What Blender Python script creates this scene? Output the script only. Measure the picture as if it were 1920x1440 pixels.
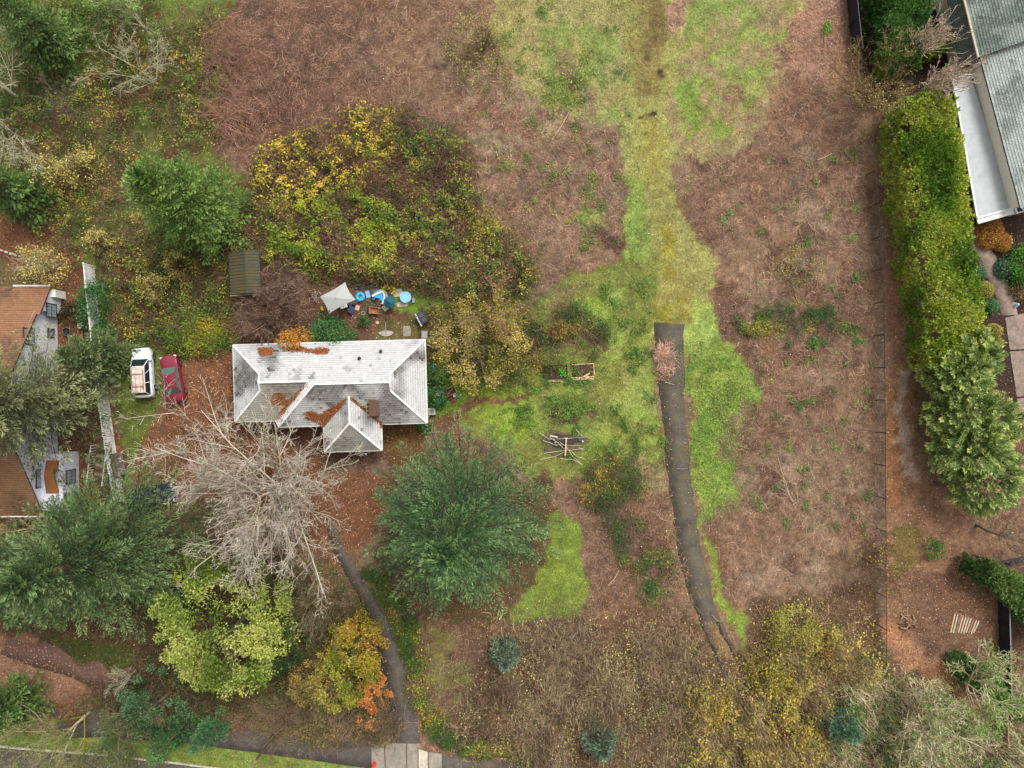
import bpy, math, random
import numpy as np

# ---------------------------------------------------------------- scene, camera, light
scene = bpy.context.scene
for o in list(bpy.data.objects):
    bpy.data.objects.remove(o, do_unlink=True)
COL = scene.collection
CAM_H = 64.0          # drone height in metres
PPM = 20.0            # photo pixels per metre on the ground

cam_data = bpy.data.cameras.new('camera')
cam_data.lens = 24.0
cam_data.sensor_width = 36.0
cam_data.clip_start = 0.5
cam_data.clip_end = 3000.0
cam = bpy.data.objects.new('camera', cam_data)
cam.location = (0.0, 0.0, CAM_H)
cam.rotation_euler = (0.0, 0.0, 0.0)
COL.objects.link(cam)
scene.camera = cam

SUN_EL = math.radians(52.0)
SUN_AZ = math.radians(34.0)      # measured from +Y (top of the photo) towards +X
world = bpy.data.worlds.new('World')
scene.world = world
world.use_nodes = True
wn = world.node_tree.nodes
wl = world.node_tree.links
bg = wn['Background']
sky = wn.new('ShaderNodeTexSky')
sky.sky_type = 'NISHITA'
sky.sun_disc = False
sky.sun_elevation = SUN_EL
sky.sun_rotation = SUN_AZ
sky.air_density = 1.0
sky.dust_density = 6.0
sky.ozone_density = 0.6
hsv = wn.new('ShaderNodeHueSaturation')      # overcast: nearly colourless sky light
hsv.inputs['Saturation'].default_value = 0.10
wl.new(sky.outputs['Color'], hsv.inputs['Color'])
wl.new(hsv.outputs['Color'], bg.inputs['Color'])
bg.inputs['Strength'].default_value = 0.15

sun_data = bpy.data.lights.new('sun', 'SUN')
sun_data.energy = 1.1
sun_data.angle = math.radians(20.0)
sun_data.color = (1.0, 0.965, 0.91)
sun = bpy.data.objects.new('sun', sun_data)
sun.rotation_euler = (math.pi / 2 - SUN_EL, 0.0, math.pi - SUN_AZ)
sun.location = (0, 0, 90)
COL.objects.link(sun)

scene.view_settings.view_transform = 'Standard'
scene.view_settings.look = 'None'
scene.view_settings.gamma = 1.0
scene.view_settings.use_curve_mapping = False
scene.view_settings.exposure = 0.42
scene.render.engine = 'CYCLES'
scene.cycles.max_bounces = 4
scene.cycles.diffuse_bounces = 2
scene.cycles.transmission_bounces = 4
scene.cycles.transparent_max_bounces = 4

rng = np.random.default_rng(11)
UP = np.array([0.0, 0.0, 1.0])


# ---------------------------------------------------------------- helpers
def W(px, py, z=0.0):
    """world point at height z that the photo shows at pixel (px, py)"""
    k = (CAM_H - z) / CAM_H / PPM
    return np.array([(px - 960.0) * k, (720.0 - py) * k, z])


def lin(c):
    c = np.asarray(c, float) / 255.0
    return np.where(c <= 0.04045, c / 12.92, ((c + 0.055) / 1.055) ** 2.4)


def nrm(v):
    return v / np.maximum(np.linalg.norm(v, axis=-1, keepdims=True), 1e-9)


def link(name, data, parent=None):
    o = bpy.data.objects.new(name, data)
    COL.objects.link(o)
    if parent is not None:
        o.parent = parent
    return o


def tag(o, label, cat=None, group=None, kind=None):
    o['label'] = label
    if cat:
        o['category'] = cat
    if group:
        o['group'] = group
    if kind:
        o['kind'] = kind
    return o


def thing(name, label, cat, loc=(0, 0, 0), rotz=0.0, group=None):
    o = link(name, None)
    o.empty_display_size = 0.3
    o.location = tuple(float(v) for v in loc)
    o.rotation_euler = (0, 0, rotz)
    return tag(o, label, cat, group)


def np_mesh(name, V, F, col=None, mat=None, smooth=False):
    V = np.ascontiguousarray(V, dtype=np.float32)
    F = np.ascontiguousarray(F, dtype=np.int32)
    me = bpy.data.meshes.new(name)
    m, k = F.shape
    me.vertices.add(len(V))
    me.vertices.foreach_set('co', V.ravel())
    me.loops.add(m * k)
    me.loops.foreach_set('vertex_index', F.ravel())
    me.polygons.add(m)
    me.polygons.foreach_set('loop_start', np.arange(0, m * k, k, dtype=np.int32))
    if smooth:
        me.polygons.foreach_set('use_smooth', np.ones(m, dtype=bool))
    me.update(calc_edges=True)
    if col is not None:
        a = me.color_attributes.new('Col', 'FLOAT_COLOR', 'POINT')
        rgba = np.ones((len(V), 4), dtype=np.float32)
        rgba[:, :3] = np.clip(col, 0, 1)
        a.data.foreach_set('color', rgba.ravel())
    if mat is not None:
        me.materials.append(mat)
    return me


class MB:
    """collects simple solids and builds them as one mesh"""
    def __init__(self):
        self.v = []
        self.f = []

    def add(self, verts, faces):
        n = len(self.v)
        self.v += [tuple(float(c) for c in p) for p in verts]
        self.f += [tuple(i + n for i in f) for f in faces]
        return self

    def box(self, c, s, rz=0.0, taper=1.0):
        hx, hy, hz = s[0] / 2, s[1] / 2, s[2] / 2
        ca, sa = math.cos(rz), math.sin(rz)
        vs = []
        for z, t in ((-hz, 1.0), (hz, taper)):
            for x, y in ((-hx, -hy), (hx, -hy), (hx, hy), (-hx, hy)):
                x, y = x * t, y * t
                vs.append((c[0] + x * ca - y * sa, c[1] + x * sa + y * ca, c[2] + z))
        return self.add(vs, [(0, 3, 2, 1), (4, 5, 6, 7), (0, 1, 5, 4), (1, 2, 6, 5), (2, 3, 7, 6), (3, 0, 4, 7)])

    def prism(self, poly, z0, z1):
        n = len(poly)
        a = sum(poly[i][0] * poly[(i + 1) % n][1] - poly[(i + 1) % n][0] * poly[i][1] for i in range(n))
        if a < 0:
            poly = poly[::-1]
        vs = [(p[0], p[1], z0) for p in poly] + [(p[0], p[1], z1) for p in poly]
        fs = [tuple(range(n - 1, -1, -1)), tuple(range(n, 2 * n))]
        fs += [(i, (i + 1) % n, n + (i + 1) % n, n + i) for i in range(n)]
        return self.add(vs, fs)

    def slab(self, poly3, t):
        """a planar polygon given a thickness t straight down"""
        n = len(poly3)
        vs = [tuple(p) for p in poly3] + [(p[0], p[1], p[2] - t) for p in poly3]
        fs = [tuple(range(n)), tuple(range(2 * n - 1, n - 1, -1))]
        fs += [(i, n + i, n + (i + 1) % n, (i + 1) % n) for i in range(n)]
        return self.add(vs, fs)

    def bar(self, a, b, w, h):
        a, b = np.asarray(a, float), np.asarray(b, float)
        d = nrm(b - a)
        s = np.cross(d, UP)
        if np.linalg.norm(s) < 1e-4:
            s = np.array([1.0, 0, 0])
        s = nrm(s)
        u = np.cross(s, d)
        vs = [p + s * i * w / 2 + u * j * h / 2 for p in (a, b) for i, j in ((-1, -1), (1, -1), (1, 1), (-1, 1))]
        return self.add(vs, [(0, 3, 2, 1), (4, 5, 6, 7), (0, 1, 5, 4), (1, 2, 6, 5), (2, 3, 7, 6), (3, 0, 4, 7)])

    def lathe(self, c, prof, n=20, sx=1.0, sy=1.0):
        vs = []
        for r, z in prof:
            for i in range(n):
                a = 2 * math.pi * i / n
                vs.append((c[0] + r * sx * math.cos(a), c[1] + r * sy * math.sin(a), c[2] + z))
        fs = []
        for j in range(len(prof) - 1):
            for i in range(n):
                k = (i + 1) % n
                fs.append((j * n + i, j * n + k, (j + 1) * n + k, (j + 1) * n + i))
        if prof[0][0] > 1e-4:
            fs.append(tuple(range(n - 1, -1, -1)))
        if prof[-1][0] > 1e-4:
            m = (len(prof) - 1) * n
            fs.append(tuple(range(m, m + n)))
        return self.add(vs, fs)

    def torus(self, c, R, r, n=24, m=8, sz=1.0):
        vs, fs = [], []
        for i in range(n):
            a = 2 * math.pi * i / n
            for j in range(m):
                b = 2 * math.pi * j / m
                q = R + r * math.cos(b)
                vs.append((c[0] + q * math.cos(a), c[1] + q * math.sin(a), c[2] + r * sz * math.sin(b)))
        for i in range(n):
            for j in range(m):
                i2, j2 = (i + 1) % n, (j + 1) % m
                fs.append((i * m + j, i2 * m + j, i2 * m + j2, i * m + j2))
        return self.add(vs, fs)

    def tube(self, pts, r, n=6, r1=None):
        pts = [np.asarray(p, float) for p in pts]
        vs, fs = [], []
        for i, p in enumerate(pts):
            d = nrm(pts[min(i + 1, len(pts) - 1)] - pts[max(i - 1, 0)])
            s = np.cross(d, UP)
            s = np.array([1.0, 0, 0]) if np.linalg.norm(s) < 1e-3 else nrm(s)
            u = np.cross(s, d)
            rr = r if r1 is None else r + (r1 - r) * i / (len(pts) - 1)
            for j in range(n):
                a = 2 * math.pi * j / n
                vs.append(p + rr * (s * math.cos(a) + u * math.sin(a)))
        for i in range(len(pts) - 1):
            for j in range(n):
                k = (j + 1) % n
                fs.append((i * n + j, i * n + k, (i + 1) * n + k, (i + 1) * n + j))
        fs.append(tuple(range(n)))
        m = (len(pts) - 1) * n
        fs.append(tuple(range(m + n - 1, m - 1, -1)))
        return self.add(vs, fs)

    def build(self, name, mat, parent=None, bevel=0.0, smooth=False):
        me = bpy.data.meshes.new(name)
        me.from_pydata(self.v, [], self.f)
        me.materials.append(mat)
        if smooth:
            me.polygons.foreach_set('use_smooth', [True] * len(me.polygons))
        me.update()
        o = link(name, me, parent)
        if bevel:
            b = o.modifiers.new('bevel', 'BEVEL')
            b.width = bevel
            b.segments = 2
            b.limit_method = 'ANGLE'
        return o


# ---------------------------------------------------------------- noise
_lat = {}


def vnoise(x, y, s, seed=0):
    """smooth value noise 0..1, feature size s metres"""
    if seed not in _lat:
        _lat[seed] = np.random.default_rng(1000 + seed).random((256, 256))
    g = _lat[seed]
    u, v = np.asarray(x) / s + 517.3, np.asarray(y) / s + 311.7
    i, j = np.floor(u).astype(int), np.floor(v).astype(int)
    fu, fv = u - i, v - j
    fu, fv = fu * fu * (3 - 2 * fu), fv * fv * (3 - 2 * fv)
    i0, i1, j0, j1 = i % 256, (i + 1) % 256, j % 256, (j + 1) % 256
    return (g[i0, j0] * (1 - fu) + g[i1, j0] * fu) * (1 - fv) + (g[i0, j1] * (1 - fu) + g[i1, j1] * fu) * fv


def fbm(x, y, s, seed=0, n=4):
    t, a, w = 0.0, 1.0, 0.0
    for k in range(n):
        t = t + a * vnoise(x, y, s / 2 ** k, seed + k)
        w += a
        a *= 0.55
    return t / w


# ---------------------------------------------------------------- materials
def new_mat(name):
    m = bpy.data.materials.new(name)
    m.use_nodes = True
    nt = m.node_tree
    return m, nt.nodes, nt.links, nt.nodes['Principled BSDF']


def ramp_noise(n, l, coord, scale, lo, hi, detail=4.0, rough=0.6):
    t = n.new('ShaderNodeTexNoise')
    t.inputs['Scale'].default_value = scale
    t.inputs['Detail'].default_value = detail
    t.inputs['Roughness'].default_value = rough
    l.new(coord, t.inputs['Vector'])
    r = n.new('ShaderNodeMapRange')
    r.inputs['From Min'].default_value = 0.3
    r.inputs['From Max'].default_value = 0.7
    r.inputs['To Min'].default_value = lo
    r.inputs['To Max'].default_value = hi
    l.new(t.outputs['Fac'], r.inputs['Value'])
    return r.outputs['Result'], t.outputs['Fac']


def mulcol(n, l, col, val):
    m = n.new('ShaderNodeMix')
    m.data_type = 'RGBA'
    m.blend_type = 'MULTIPLY'
    m.inputs[0].default_value = 1.0
    l.new(col, m.inputs[6])
    l.new(val, m.inputs[7])
    return m.outputs[2]


def solid(name, rgb, rough=0.7, metal=0.0, var=0.25, scale=6.0, bump=0.0, dirt=None, dirt_amt=0.4, dirt_scale=1.2, spec=0.4, coat=0.0):
    """plain paint / plastic / timber with mottling and optional dirt patches; rgb is sRGB 0..255"""
    m, n, l, b = new_mat(name)
    c = lin(rgb)
    tc = n.new('ShaderNodeTexCoord')
    base = n.new('ShaderNodeRGB')
    base.outputs[0].default_value = (*c, 1)
    v, f = ramp_noise(n, l, tc.outputs['Object'], scale, 1 - var, 1 + var)
    out = mulcol(n, l, base.outputs[0], v)
    if dirt is not None:
        dv, df = ramp_noise(n, l, tc.outputs['Object'], dirt_scale, -0.35, dirt_amt * 2)
        mx = n.new('ShaderNodeMix')
        mx.data_type = 'RGBA'
        mx.clamp_factor = True
        l.new(dv, mx.inputs[0])
        l.new(out, mx.inputs[6])
        mx.inputs[7].default_value = (*lin(dirt), 1)
        out = mx.outputs[2]
    l.new(out, b.inputs['Base Color'])
    b.inputs['Roughness'].default_value = rough
    b.inputs['Metallic'].default_value = metal
    b.inputs['Specular IOR Level'].default_value = spec
    b.inputs['Coat Weight'].default_value = coat
    b.inputs['Coat Roughness'].default_value = 0.08
    if bump:
        bp = n.new('ShaderNodeBump')
        bp.inputs['Strength'].default_value = bump
        bp.inputs['Distance'].default_value = 0.03
        l.new(f, bp.inputs['Height'])
        l.new(bp.outputs['Normal'], b.inputs['Normal'])
    return m


def leaf_material(name, transl=0.25, rough=0.55, spec=0.3):
    m, n, l, b = new_mat(name)
    at = n.new('ShaderNodeAttribute')
    at.attribute_name = 'Col'
    l.new(at.outputs['Color'], b.inputs['Base Color'])
    b.inputs['Roughness'].default_value = rough
    b.inputs['Specular IOR Level'].default_value = spec
    if transl > 0:
        tr = n.new('ShaderNodeBsdfTranslucent')
        l.new(at.outputs['Color'], tr.inputs['Color'])
        mx = n.new('ShaderNodeMixShader')
        mx.inputs[0].default_value = transl
        l.new(b.outputs[0], mx.inputs[1])
        l.new(tr.outputs[0], mx.inputs[2])
        l.new(mx.outputs[0], n['Material Output'].inputs['Surface'])
    return m


M_LEAF = leaf_material('foliage')
M_BARK = leaf_material('bark', 0.0, 0.85, 0.15)
M_LITTER = leaf_material('leaf_litter', 0.1, 0.75, 0.2)


def rhombs(P, D, U, L, Wd, fold=0.0):
    """leaf-shaped quads: root P, direction D, face normal about U, length L, width Wd"""
    D = nrm(D)
    S = nrm(np.cross(D, U))
    L = np.broadcast_to(L, len(P))[:, None]
    Wd = np.broadcast_to(Wd, len(P))[:, None]
    mid = P + D * L * 0.45
    if fold:
        mid = mid - UP * Wd * fold
    V = np.stack([P, mid + S * Wd / 2, P + D * L, mid - S * Wd / 2], axis=1).reshape(-1, 3)
    F = np.arange(len(P) * 4).reshape(-1, 4)
    return V, F


def pick(pal, n, r=None, jitter=0.18):
    """n albedo colours drawn from a palette [(sRGB, weight), ...]"""
    r = r or rng
    cols = np.array([lin(c) for c, w in pal])
    ws = np.array([w for c, w in pal], float)
    i = r.choice(len(pal), n, p=ws / ws.sum())
    c = cols[i]
    c = c * np.exp(r.normal(0, jitter, (n, 1))) * np.exp(r.normal(0, jitter * 0.35, (n, 3)))
    return c


def tubes(P, R, sides=3):
    """P (N,K,3) polylines, R (N,K) radii -> one quad mesh"""
    N, K, _ = P.shape
    T = np.empty_like(P)
    T[:, 1:-1] = P[:, 2:] - P[:, :-2]
    T[:, 0] = P[:, 1] - P[:, 0]
    T[:, -1] = P[:, -1] - P[:, -2]
    T = nrm(T)
    ref = np.where(np.abs(T[..., 2:3]) > 0.9, np.array([1.0, 0, 0]), UP)
    S = nrm(np.cross(T, ref))
    B = np.cross(S, T)
    a = np.arange(sides) * 2 * math.pi / sides + 0.5
    V = P[:, :, None] + R[:, :, None, None] * (S[:, :, None] * np.cos(a)[:, None] + B[:, :, None] * np.sin(a)[:, None])
    V = V.reshape(-1, 3)
    base = (np.arange(N) * K * sides)[:, None, None] + (np.arange(K - 1) * sides)[None, :, None]
    j = np.arange(sides)[None, None, :]
    k = (j + 1) % sides
    F = np.stack(np.broadcast_arrays(base + j, base + k, base + sides + k, base + sides + j), axis=-1).reshape(-1, 4)
    return V, F


def grow(P, R, n, lenf, spread, r, K=4, tmin=0.2, tmax=1.0, up=0.15, wob=0.12, rfac=0.6, rmin=0.012, curve=0.06, taper=0.35, flat=0.0):
    """n children on every parent polyline"""
    N, Kp, _ = P.shape
    idx = np.repeat(np.arange(N), n)
    M = len(idx)
    t = r.uniform(tmin, tmax, M)
    f = t * (Kp - 1)
    i = np.minimum(f.astype(int), Kp - 2)
    u = (f - i)[:, None]
    a, b = P[idx, i], P[idx, i + 1]
    pos = a * (1 - u) + b * u
    pd = nrm(b - a)
    pr = R[idx, i] * (1 - u[:, 0]) + R[idx, i + 1] * u[:, 0]
    plen = np.linalg.norm(np.diff(P, axis=1), axis=2).sum(1)[idx]
    q = r.normal(0, 1, (M, 3))
    q[:, 2] *= 1 - flat
    perp = nrm(q - pd * (q * pd).sum(1, keepdims=True))
    ang = np.radians(r.uniform(spread[0], spread[1], M))[:, None]
    d = nrm(pd * np.cos(ang) + perp * np.sin(ang) + UP * up)
    L = plen * r.uniform(lenf[0], lenf[1], M) * (1.15 - 0.65 * t)
    C = np.empty((M, K, 3))
    C[:, 0] = pos
    for k in range(1, K):
        d = nrm(d + r.normal(0, wob, (M, 3)) + UP * curve)
        C[:, k] = C[:, k - 1] + d * (L / (K - 1))[:, None]
    r0 = np.maximum(pr * rfac, rmin)
    RR = r0[:, None] * np.linspace(1, taper, K)[None, :]
    return C, np.maximum(RR, rmin * 0.7)


def bark_part(name, parts, pal, root, r, sides=3, jitter=0.12):
    Vs, Fs, Cs, off = [], [], [], 0
    for P, R in parts:
        s = 7 if len(P) == 1 else sides
        V, F = tubes(P, R, s)
        c = np.repeat(pick(pal, len(P), r, jitter), P.shape[1] * s, axis=0)
        Vs.append(V); Fs.append(F + off); Cs.append(c)
        off += len(V)
    me = np_mesh(name, np.concatenate(Vs), np.concatenate(Fs), np.concatenate(Cs), M_BARK)
    o = link(name, me, root)
    if len(parts) > 1 or len(parts[0][0]) > 1:
        o['kind'] = 'stuff'
    return o


def leaf_part(name, P, D, U, L, Wd, C, root, mat=None, fold=0.0):
    V, F = rhombs(P, D, U, L, Wd, fold)
    me = np_mesh(name, V, F, np.repeat(C, 4, axis=0), mat or M_LEAF)
    return link(name, me, root)

# ================================================================ GROUND
RW, RH = 960, 720                        # zone raster, 2 photo pixels (0.1 m) per cell
gx, gy = np.meshgrid((np.arange(RW) + 0.5) * 2, (np.arange(RH) + 0.5) * 2)
wx_, wy_ = (gx - 960) / PPM, (720 - gy) / PPM
# ragged edges: look the polygons up through a warp that belongs to the ground
warp_x = gx + (fbm(wx_, wy_, 3.0, 20) - 0.5) * 46 + (vnoise(wx_, wy_, 0.35, 25) - 0.5) * 16
warp_y = gy + (fbm(wx_, wy_, 3.0, 30) - 0.5) * 46 + (vnoise(wx_, wy_, 0.35, 35) - 0.5) * 16


def inside(poly, X, Y):
    r = np.zeros(X.shape, bool)
    n = len(poly)
    for i in range(n):
        x0, y0 = poly[i]
        x1, y1 = poly[(i + 1) % n]
        if y0 == y1:
            continue
        r ^= ((Y < y0) != (Y < y1)) & (X < (x1 - x0) * (Y - y0) / (y1 - y0) + x0)
    return r


def blur(a, k):
    if k < 1:
        return a
    for ax in (0, 1):
        p = np.concatenate([np.repeat(np.take(a, [0], ax), k, ax), a, np.repeat(np.take(a, [-1], ax), k, ax)], ax)
        c = np.cumsum(p, ax)
        z = np.zeros_like(np.take(c, [0], ax))
        c = np.concatenate([z, c], ax)
        m = a.shape[ax]
        a = (np.take(c, range(2 * k + 1, 2 * k + 1 + m), ax) - np.take(c, range(0, m), ax)) / (2 * k + 1)
    return a


def mask_of(poly, feather=10, sharp=False):
    X, Y = (gx, gy) if sharp else (warp_x, warp_y)
    a = inside(poly, X, Y).astype(float)
    return blur(blur(a, int(feather / 4)), int(feather / 4))


EDGE = np.clip((fbm(wx_, wy_, 0.7, 36, 3) - 0.5) * 1.9 + 0.5, 0, 1)
Gcol = np.zeros((RH, RW, 3)); Gcol[:] = lin((128, 97, 79))
Ggrass = np.zeros((RH, RW)); Gcane = np.full((RH, RW), 0.8); Gleaf = np.full((RH, RW), 0.5)


def paint(poly, rgb, grass=0.0, cane=0.3, leaf=0.4, feather=14, op=1.0, patch=None, sharp=False):
    m = mask_of(poly, feather, sharp) * op
    if patch is not None:                # broken-up cover: (threshold, feature size, seed)
        th, s, seed = patch
        m = m * np.clip((fbm(wx_, wy_, s, seed, 6) - th) * 3.2 + 0.5, 0, 1) * 0.85
    if not sharp:
        m = np.clip((m + (EDGE - 0.5) * 1.1 * np.minimum(1, 4 * m * (1 - m)) - 0.5) * 2.2 + 0.5, 0, 1) * op if op == 1.0 else m * (0.4 + 1.2 * EDGE)
        m = np.clip(m, 0, 1)
    Gcol[:] = Gcol * (1 - m[..., None]) + lin(rgb) * m[..., None]
    for arr, v in ((Ggrass, grass), (Gcane, cane), (Gleaf, leaf)):
        arr[:] = arr * (1 - m) + v * m


ALL = [(-50, -50), (1970, -50), (1970, 1490), (-50, 1490)]
# the wide brown field of cut brambles, with paler and redder stretches
paint(ALL, (150, 126, 104), 0, 0.9, 0.5, patch=(0.55, 7.0, 40), op=0.7)
paint(ALL, (112, 80, 62), 0, 0.8, 0.6, patch=(0.55, 4.0, 44))
paint(ALL, (120, 112, 72), 0.4, 0.4, 0.4, patch=(0.64, 3.0, 48), op=0.8)
RIGHT = [(1290, 260), (1480, 140), (1600, 110), (1640, 400), (1660, 760), (1665, 1100), (1500, 1150), (1400, 1150), (1330, 960), (1400, 760), (1330, 600)]
paint(RIGHT, (140, 106, 86), 0, 1.0, 0.5, op=0.8)
paint(RIGHT, (166, 140, 116), 0, 1.0, 0.4, patch=(0.56, 5.0, 52), op=0.7)
paint(RIGHT, (110, 80, 64), 0, 0.9, 0.5, patch=(0.58, 2.5, 56))
# cut brown clearing, upper left
CLEAR = [(425, -20), (850, -20), (870, 200), (885, 330), (945, 470), (990, 540), (760, 330), (640, 230), (500, 300), (470, 330), (395, 230)]
paint(CLEAR, (116, 84, 68), 0, 0.9, 0.5)
paint(CLEAR, (98, 70, 56), 0, 0.9, 0.5, patch=(0.52, 4.0, 60))
paint(CLEAR, (136, 100, 80), 0, 0.8, 0.5, patch=(0.62, 2.5, 62))
paint([(640, 0), (900, 0), (900, 330), (760, 220)], (136, 110, 90), 0.05, 0.9, 0.4, feather=120, op=0.8)
# woodland floor, upper left
WOODS = [(-20, -20), (430, -20), (425, 180), (395, 260), (470, 350), (480, 480), (440, 660), (-20, 660)]
paint(WOODS, (100, 100, 60), 0.6, 0.3, 0.7)
paint(WOODS, (98, 118, 56), 0.9, 0.1, 0.3, patch=(0.46, 4.0, 64))
paint(WOODS, (104, 64, 42), 0.1, 0.2, 1.4, patch=(0.6, 3.0, 66))
paint([(-20, -20), (240, -20), (200, 150), (-20, 260)], (94, 110, 52), 1.0, 0.1, 0.3)
paint([(290, 60), (430, 30), (420, 260), (330, 280)], (92, 96, 52), 0.7, 0.3, 0.6)
paint([(-20, 380), (70, 385), (130, 450), (150, 500), (-20, 470)], (134, 88, 62), 0.1, 0.1, 1.6)
# pale dry grass, top centre
TAN = [(850, -20), (1190, -20), (1185, 230), (1165, 360), (1180, 480), (1010, 520), (900, 400), (870, 200)]
paint(TAN, (152, 132, 108), 0.35, 0.7, 0.4)
paint(TAN, (136, 100, 80), 0, 0.9, 0.5, patch=(0.53, 4.0, 68))
paint([(880, 290), (1180, 240), (1200, 480), (1030, 560), (930, 440)], (128, 96, 78), 0, 1.0, 0.5, op=0.85)
paint([(880, 290), (1180, 240), (1200, 480), (1030, 560), (930, 440)], (150, 118, 96), 0, 1.0, 0.4, patch=(0.52, 3, 70))
paint([(940, -20), (1170, -20), (1175, 90), (1190, 240), (1100, 230), (980, 180), (920, 60)], (148, 146, 100), 1.0, 0.2, 0.3)
paint([(1000, 10), (1160, 60), (1170, 240), (1010, 170)], (126, 146, 82), 1.0, 0.1, 0.2, patch=(0.5, 2.0, 72))
paint([(1010, 70), (1040, 90), (1140, 210), (1120, 220), (1060, 160)], (130, 102, 84), 0.2, 0.5, 0.3, op=0.8)
paint([(1090, 385), (1140, 390), (1140, 425), (1100, 425)], (134, 148, 82), 1, 0.1, 0.2)
paint([(1100, 430), (1190, 440), (1190, 480), (1130, 470)], (92, 70, 60), 0, 1, 0.4)
# grass right of the old track
paint([(1200, -20), (1600, -20), (1560, 60), (1480, 120), (1420, 270), (1330, 300), (1260, 300), (1230, 140)], (150, 138, 100), 0.8, 0.3, 0.3)
paint([(1240, 0), (1500, 0), (1450, 120), (1380, 260), (1290, 270), (1230, 170)], (128, 148, 80), 1.0, 0.1, 0.2, patch=(0.47, 2.5, 74))
paint([(1260, 150), (1400, 120), (1370, 240), (1290, 270)], (116, 146, 66), 1.2, 0.1, 0.2, patch=(0.47, 1.8, 76))
paint([(1340, 120), (1520, 60), (1600, 90), (1600, 300), (1400, 260)], (140, 104, 84), 0, 0.8, 0.7, patch=(0.47, 3.0, 78))
# old mossy track and its grassy verges
paint([(1165, -20), (1300, -20), (1255, 200), (1275, 400), (1345, 480), (1340, 640), (1215, 640), (1160, 560), (1180, 420), (1165, 300)], (144, 150, 92), 1.0, 0.1, 0.3)
paint([(1170, 340), (1212, 340), (1222, 560), (1150, 540), (1180, 450)], (124, 152, 72), 1.2, 0, 0.1)
paint([(1180, -20), (1262, -20), (1245, 120), (1222, 205), (1200, 205), (1182, 100)], (130, 120, 66), 0.5, 0.1, 0.3, feather=36)
paint([(1205, -20), (1250, 0), (1240, 110), (1215, 120)], (112, 98, 58), 0.2, 0.1, 0.4, op=0.7)
paint([(1222, 300), (1262, 300), (1274, 480), (1310, 590), (1302, 612), (1226, 606), (1226, 470)], (140, 136, 78), 0.8, 0.1, 0.3, feather=40, op=0.75)
paint([(1236, 405), (1252, 405), (1258, 470), (1262, 560), (1244, 540)], (142, 138, 50), 0.5, 0, 0.1)
paint([(1225, 560), (1290, 560), (1296, 606), (1226, 606)], (136, 130, 46), 0.5, 0, 0.1, op=0.8)
paint([(1200, 200), (1240, 230), (1250, 340), (1205, 340)], (140, 138, 72), 0.6, 0.1, 0.3)
for p in ([(1164, 218), (1186, 202), (1196, 194), (1190, 208), (1170, 220)], [(1193, 222), (1214, 218), (1236, 202), (1230, 216), (1200, 232)],
          [(1236, 122), (1247, 126), (1245, 138), (1237, 134)], [(1213, 98), (1222, 100), (1220, 112), (1212, 110)]):
    paint(p, (70, 56, 46), 0.05, 0, 0.2, feather=4)
paint([(1262, -20), (1292, -20), (1280, 60), (1254, 80), (1246, 60)], (176, 140, 116), 0.0, 0.9, 0.4)
# meadow between house and old asphalt
paint([(1005, 560), (1140, 500), (1235, 480), (1238, 860), (1180, 890), (1130, 880), (1010, 900), (840, 775), (880, 700), (990, 680)], (116, 128, 62), 1.0, 0.05, 0.3)
paint([(1020, 600), (1235, 500), (1238, 860), (1080, 870), (960, 740)], (126, 150, 64), 1.2, 0.0, 0.2, patch=(0.47, 3.0, 80))
paint([(1040, 540), (1110, 540), (1130, 650), (1020, 660)], (120, 112, 74), 0.5, 0.4, 0.5, patch=(0.45, 2.0, 82))
paint([(1095, 560), (1140, 545), (1130, 590), (1105, 590)], (138, 164, 56), 1.2, 0, 0.1)
paint([(1140, 650), (1232, 620), (1236, 800), (1140, 800)], (136, 152, 80), 1.0, 0, 0.2, patch=(0.5, 2, 84))
paint([(905, 690), (1000, 690), (1010, 800), (960, 840), (880, 770)], (124, 152, 40), 1.1, 0, 0.2, patch=(0.42, 2, 86))
paint([(1035, 758), (1075, 752), (1085, 790), (1050, 800), (1035, 785)], (104, 76, 58), 0.2, 0.1, 0.4, feather=6)
paint([(1105, 765), (1125, 765), (1122, 785), (1105, 782)], (106, 78, 62), 0.2, 0.1, 0.4, feather=6)
paint([(1130, 880), (1180, 860), (1240, 860), (1256, 940), (1160, 940)], (142, 128, 88), 0.5, 0.5, 0.3)
paint([(1060, 900), (1250, 930), (1290, 1120), (1150, 1130), (1090, 1050)], (122, 92, 74), 0.05, 0.9, 0.5)
# bright grass east of the old asphalt
paint([(1286, 625), (1340, 640), (1410, 690), (1425, 735), (1360, 790), (1345, 868), (1392, 878), (1384, 932), (1330, 958), (1332, 1000), (1312, 996), (1294, 860), (1284, 740)], (122, 150, 58), 1.3, 0.0, 0.15, feather=8)
BG = [(1286, 625), (1340, 640), (1410, 690), (1425, 735), (1360, 790), (1345, 868), (1392, 878), (1384, 932), (1330, 958), (1332, 1000), (1312, 996), (1294, 860), (1284, 740)]
paint(BG, (150, 160, 86), 0.9, 0.1, 0.3, patch=(0.55, 1.4, 92), op=0.8)
paint(BG, (96, 124, 52), 1.2, 0.0, 0.2, patch=(0.58, 1.0, 96), op=0.8)
paint([(1290, 560), (1345, 580), (1345, 650), (1286, 640)], (142, 168, 80), 1.0, 0.1, 0.2)
paint([(1380, 690), (1450, 700), (1430, 770), (1370, 790)], (126, 158, 72), 1.0, 0.2, 0.2, patch=(0.48, 1.5, 88))
paint([(1312, 1000), (1326, 1000), (1352, 1080), (1402, 1180), (1416, 1250), (1398, 1250), (1352, 1130)], (122, 146, 54), 1.2, 0.0, 0.2, feather=5)
paint([(1290, 1130), (1306, 1140), (1345, 1230), (1378, 1290), (1350, 1290), (1318, 1230)], (122, 144, 54), 1.1, 0.0, 0.2, feather=8)
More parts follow.
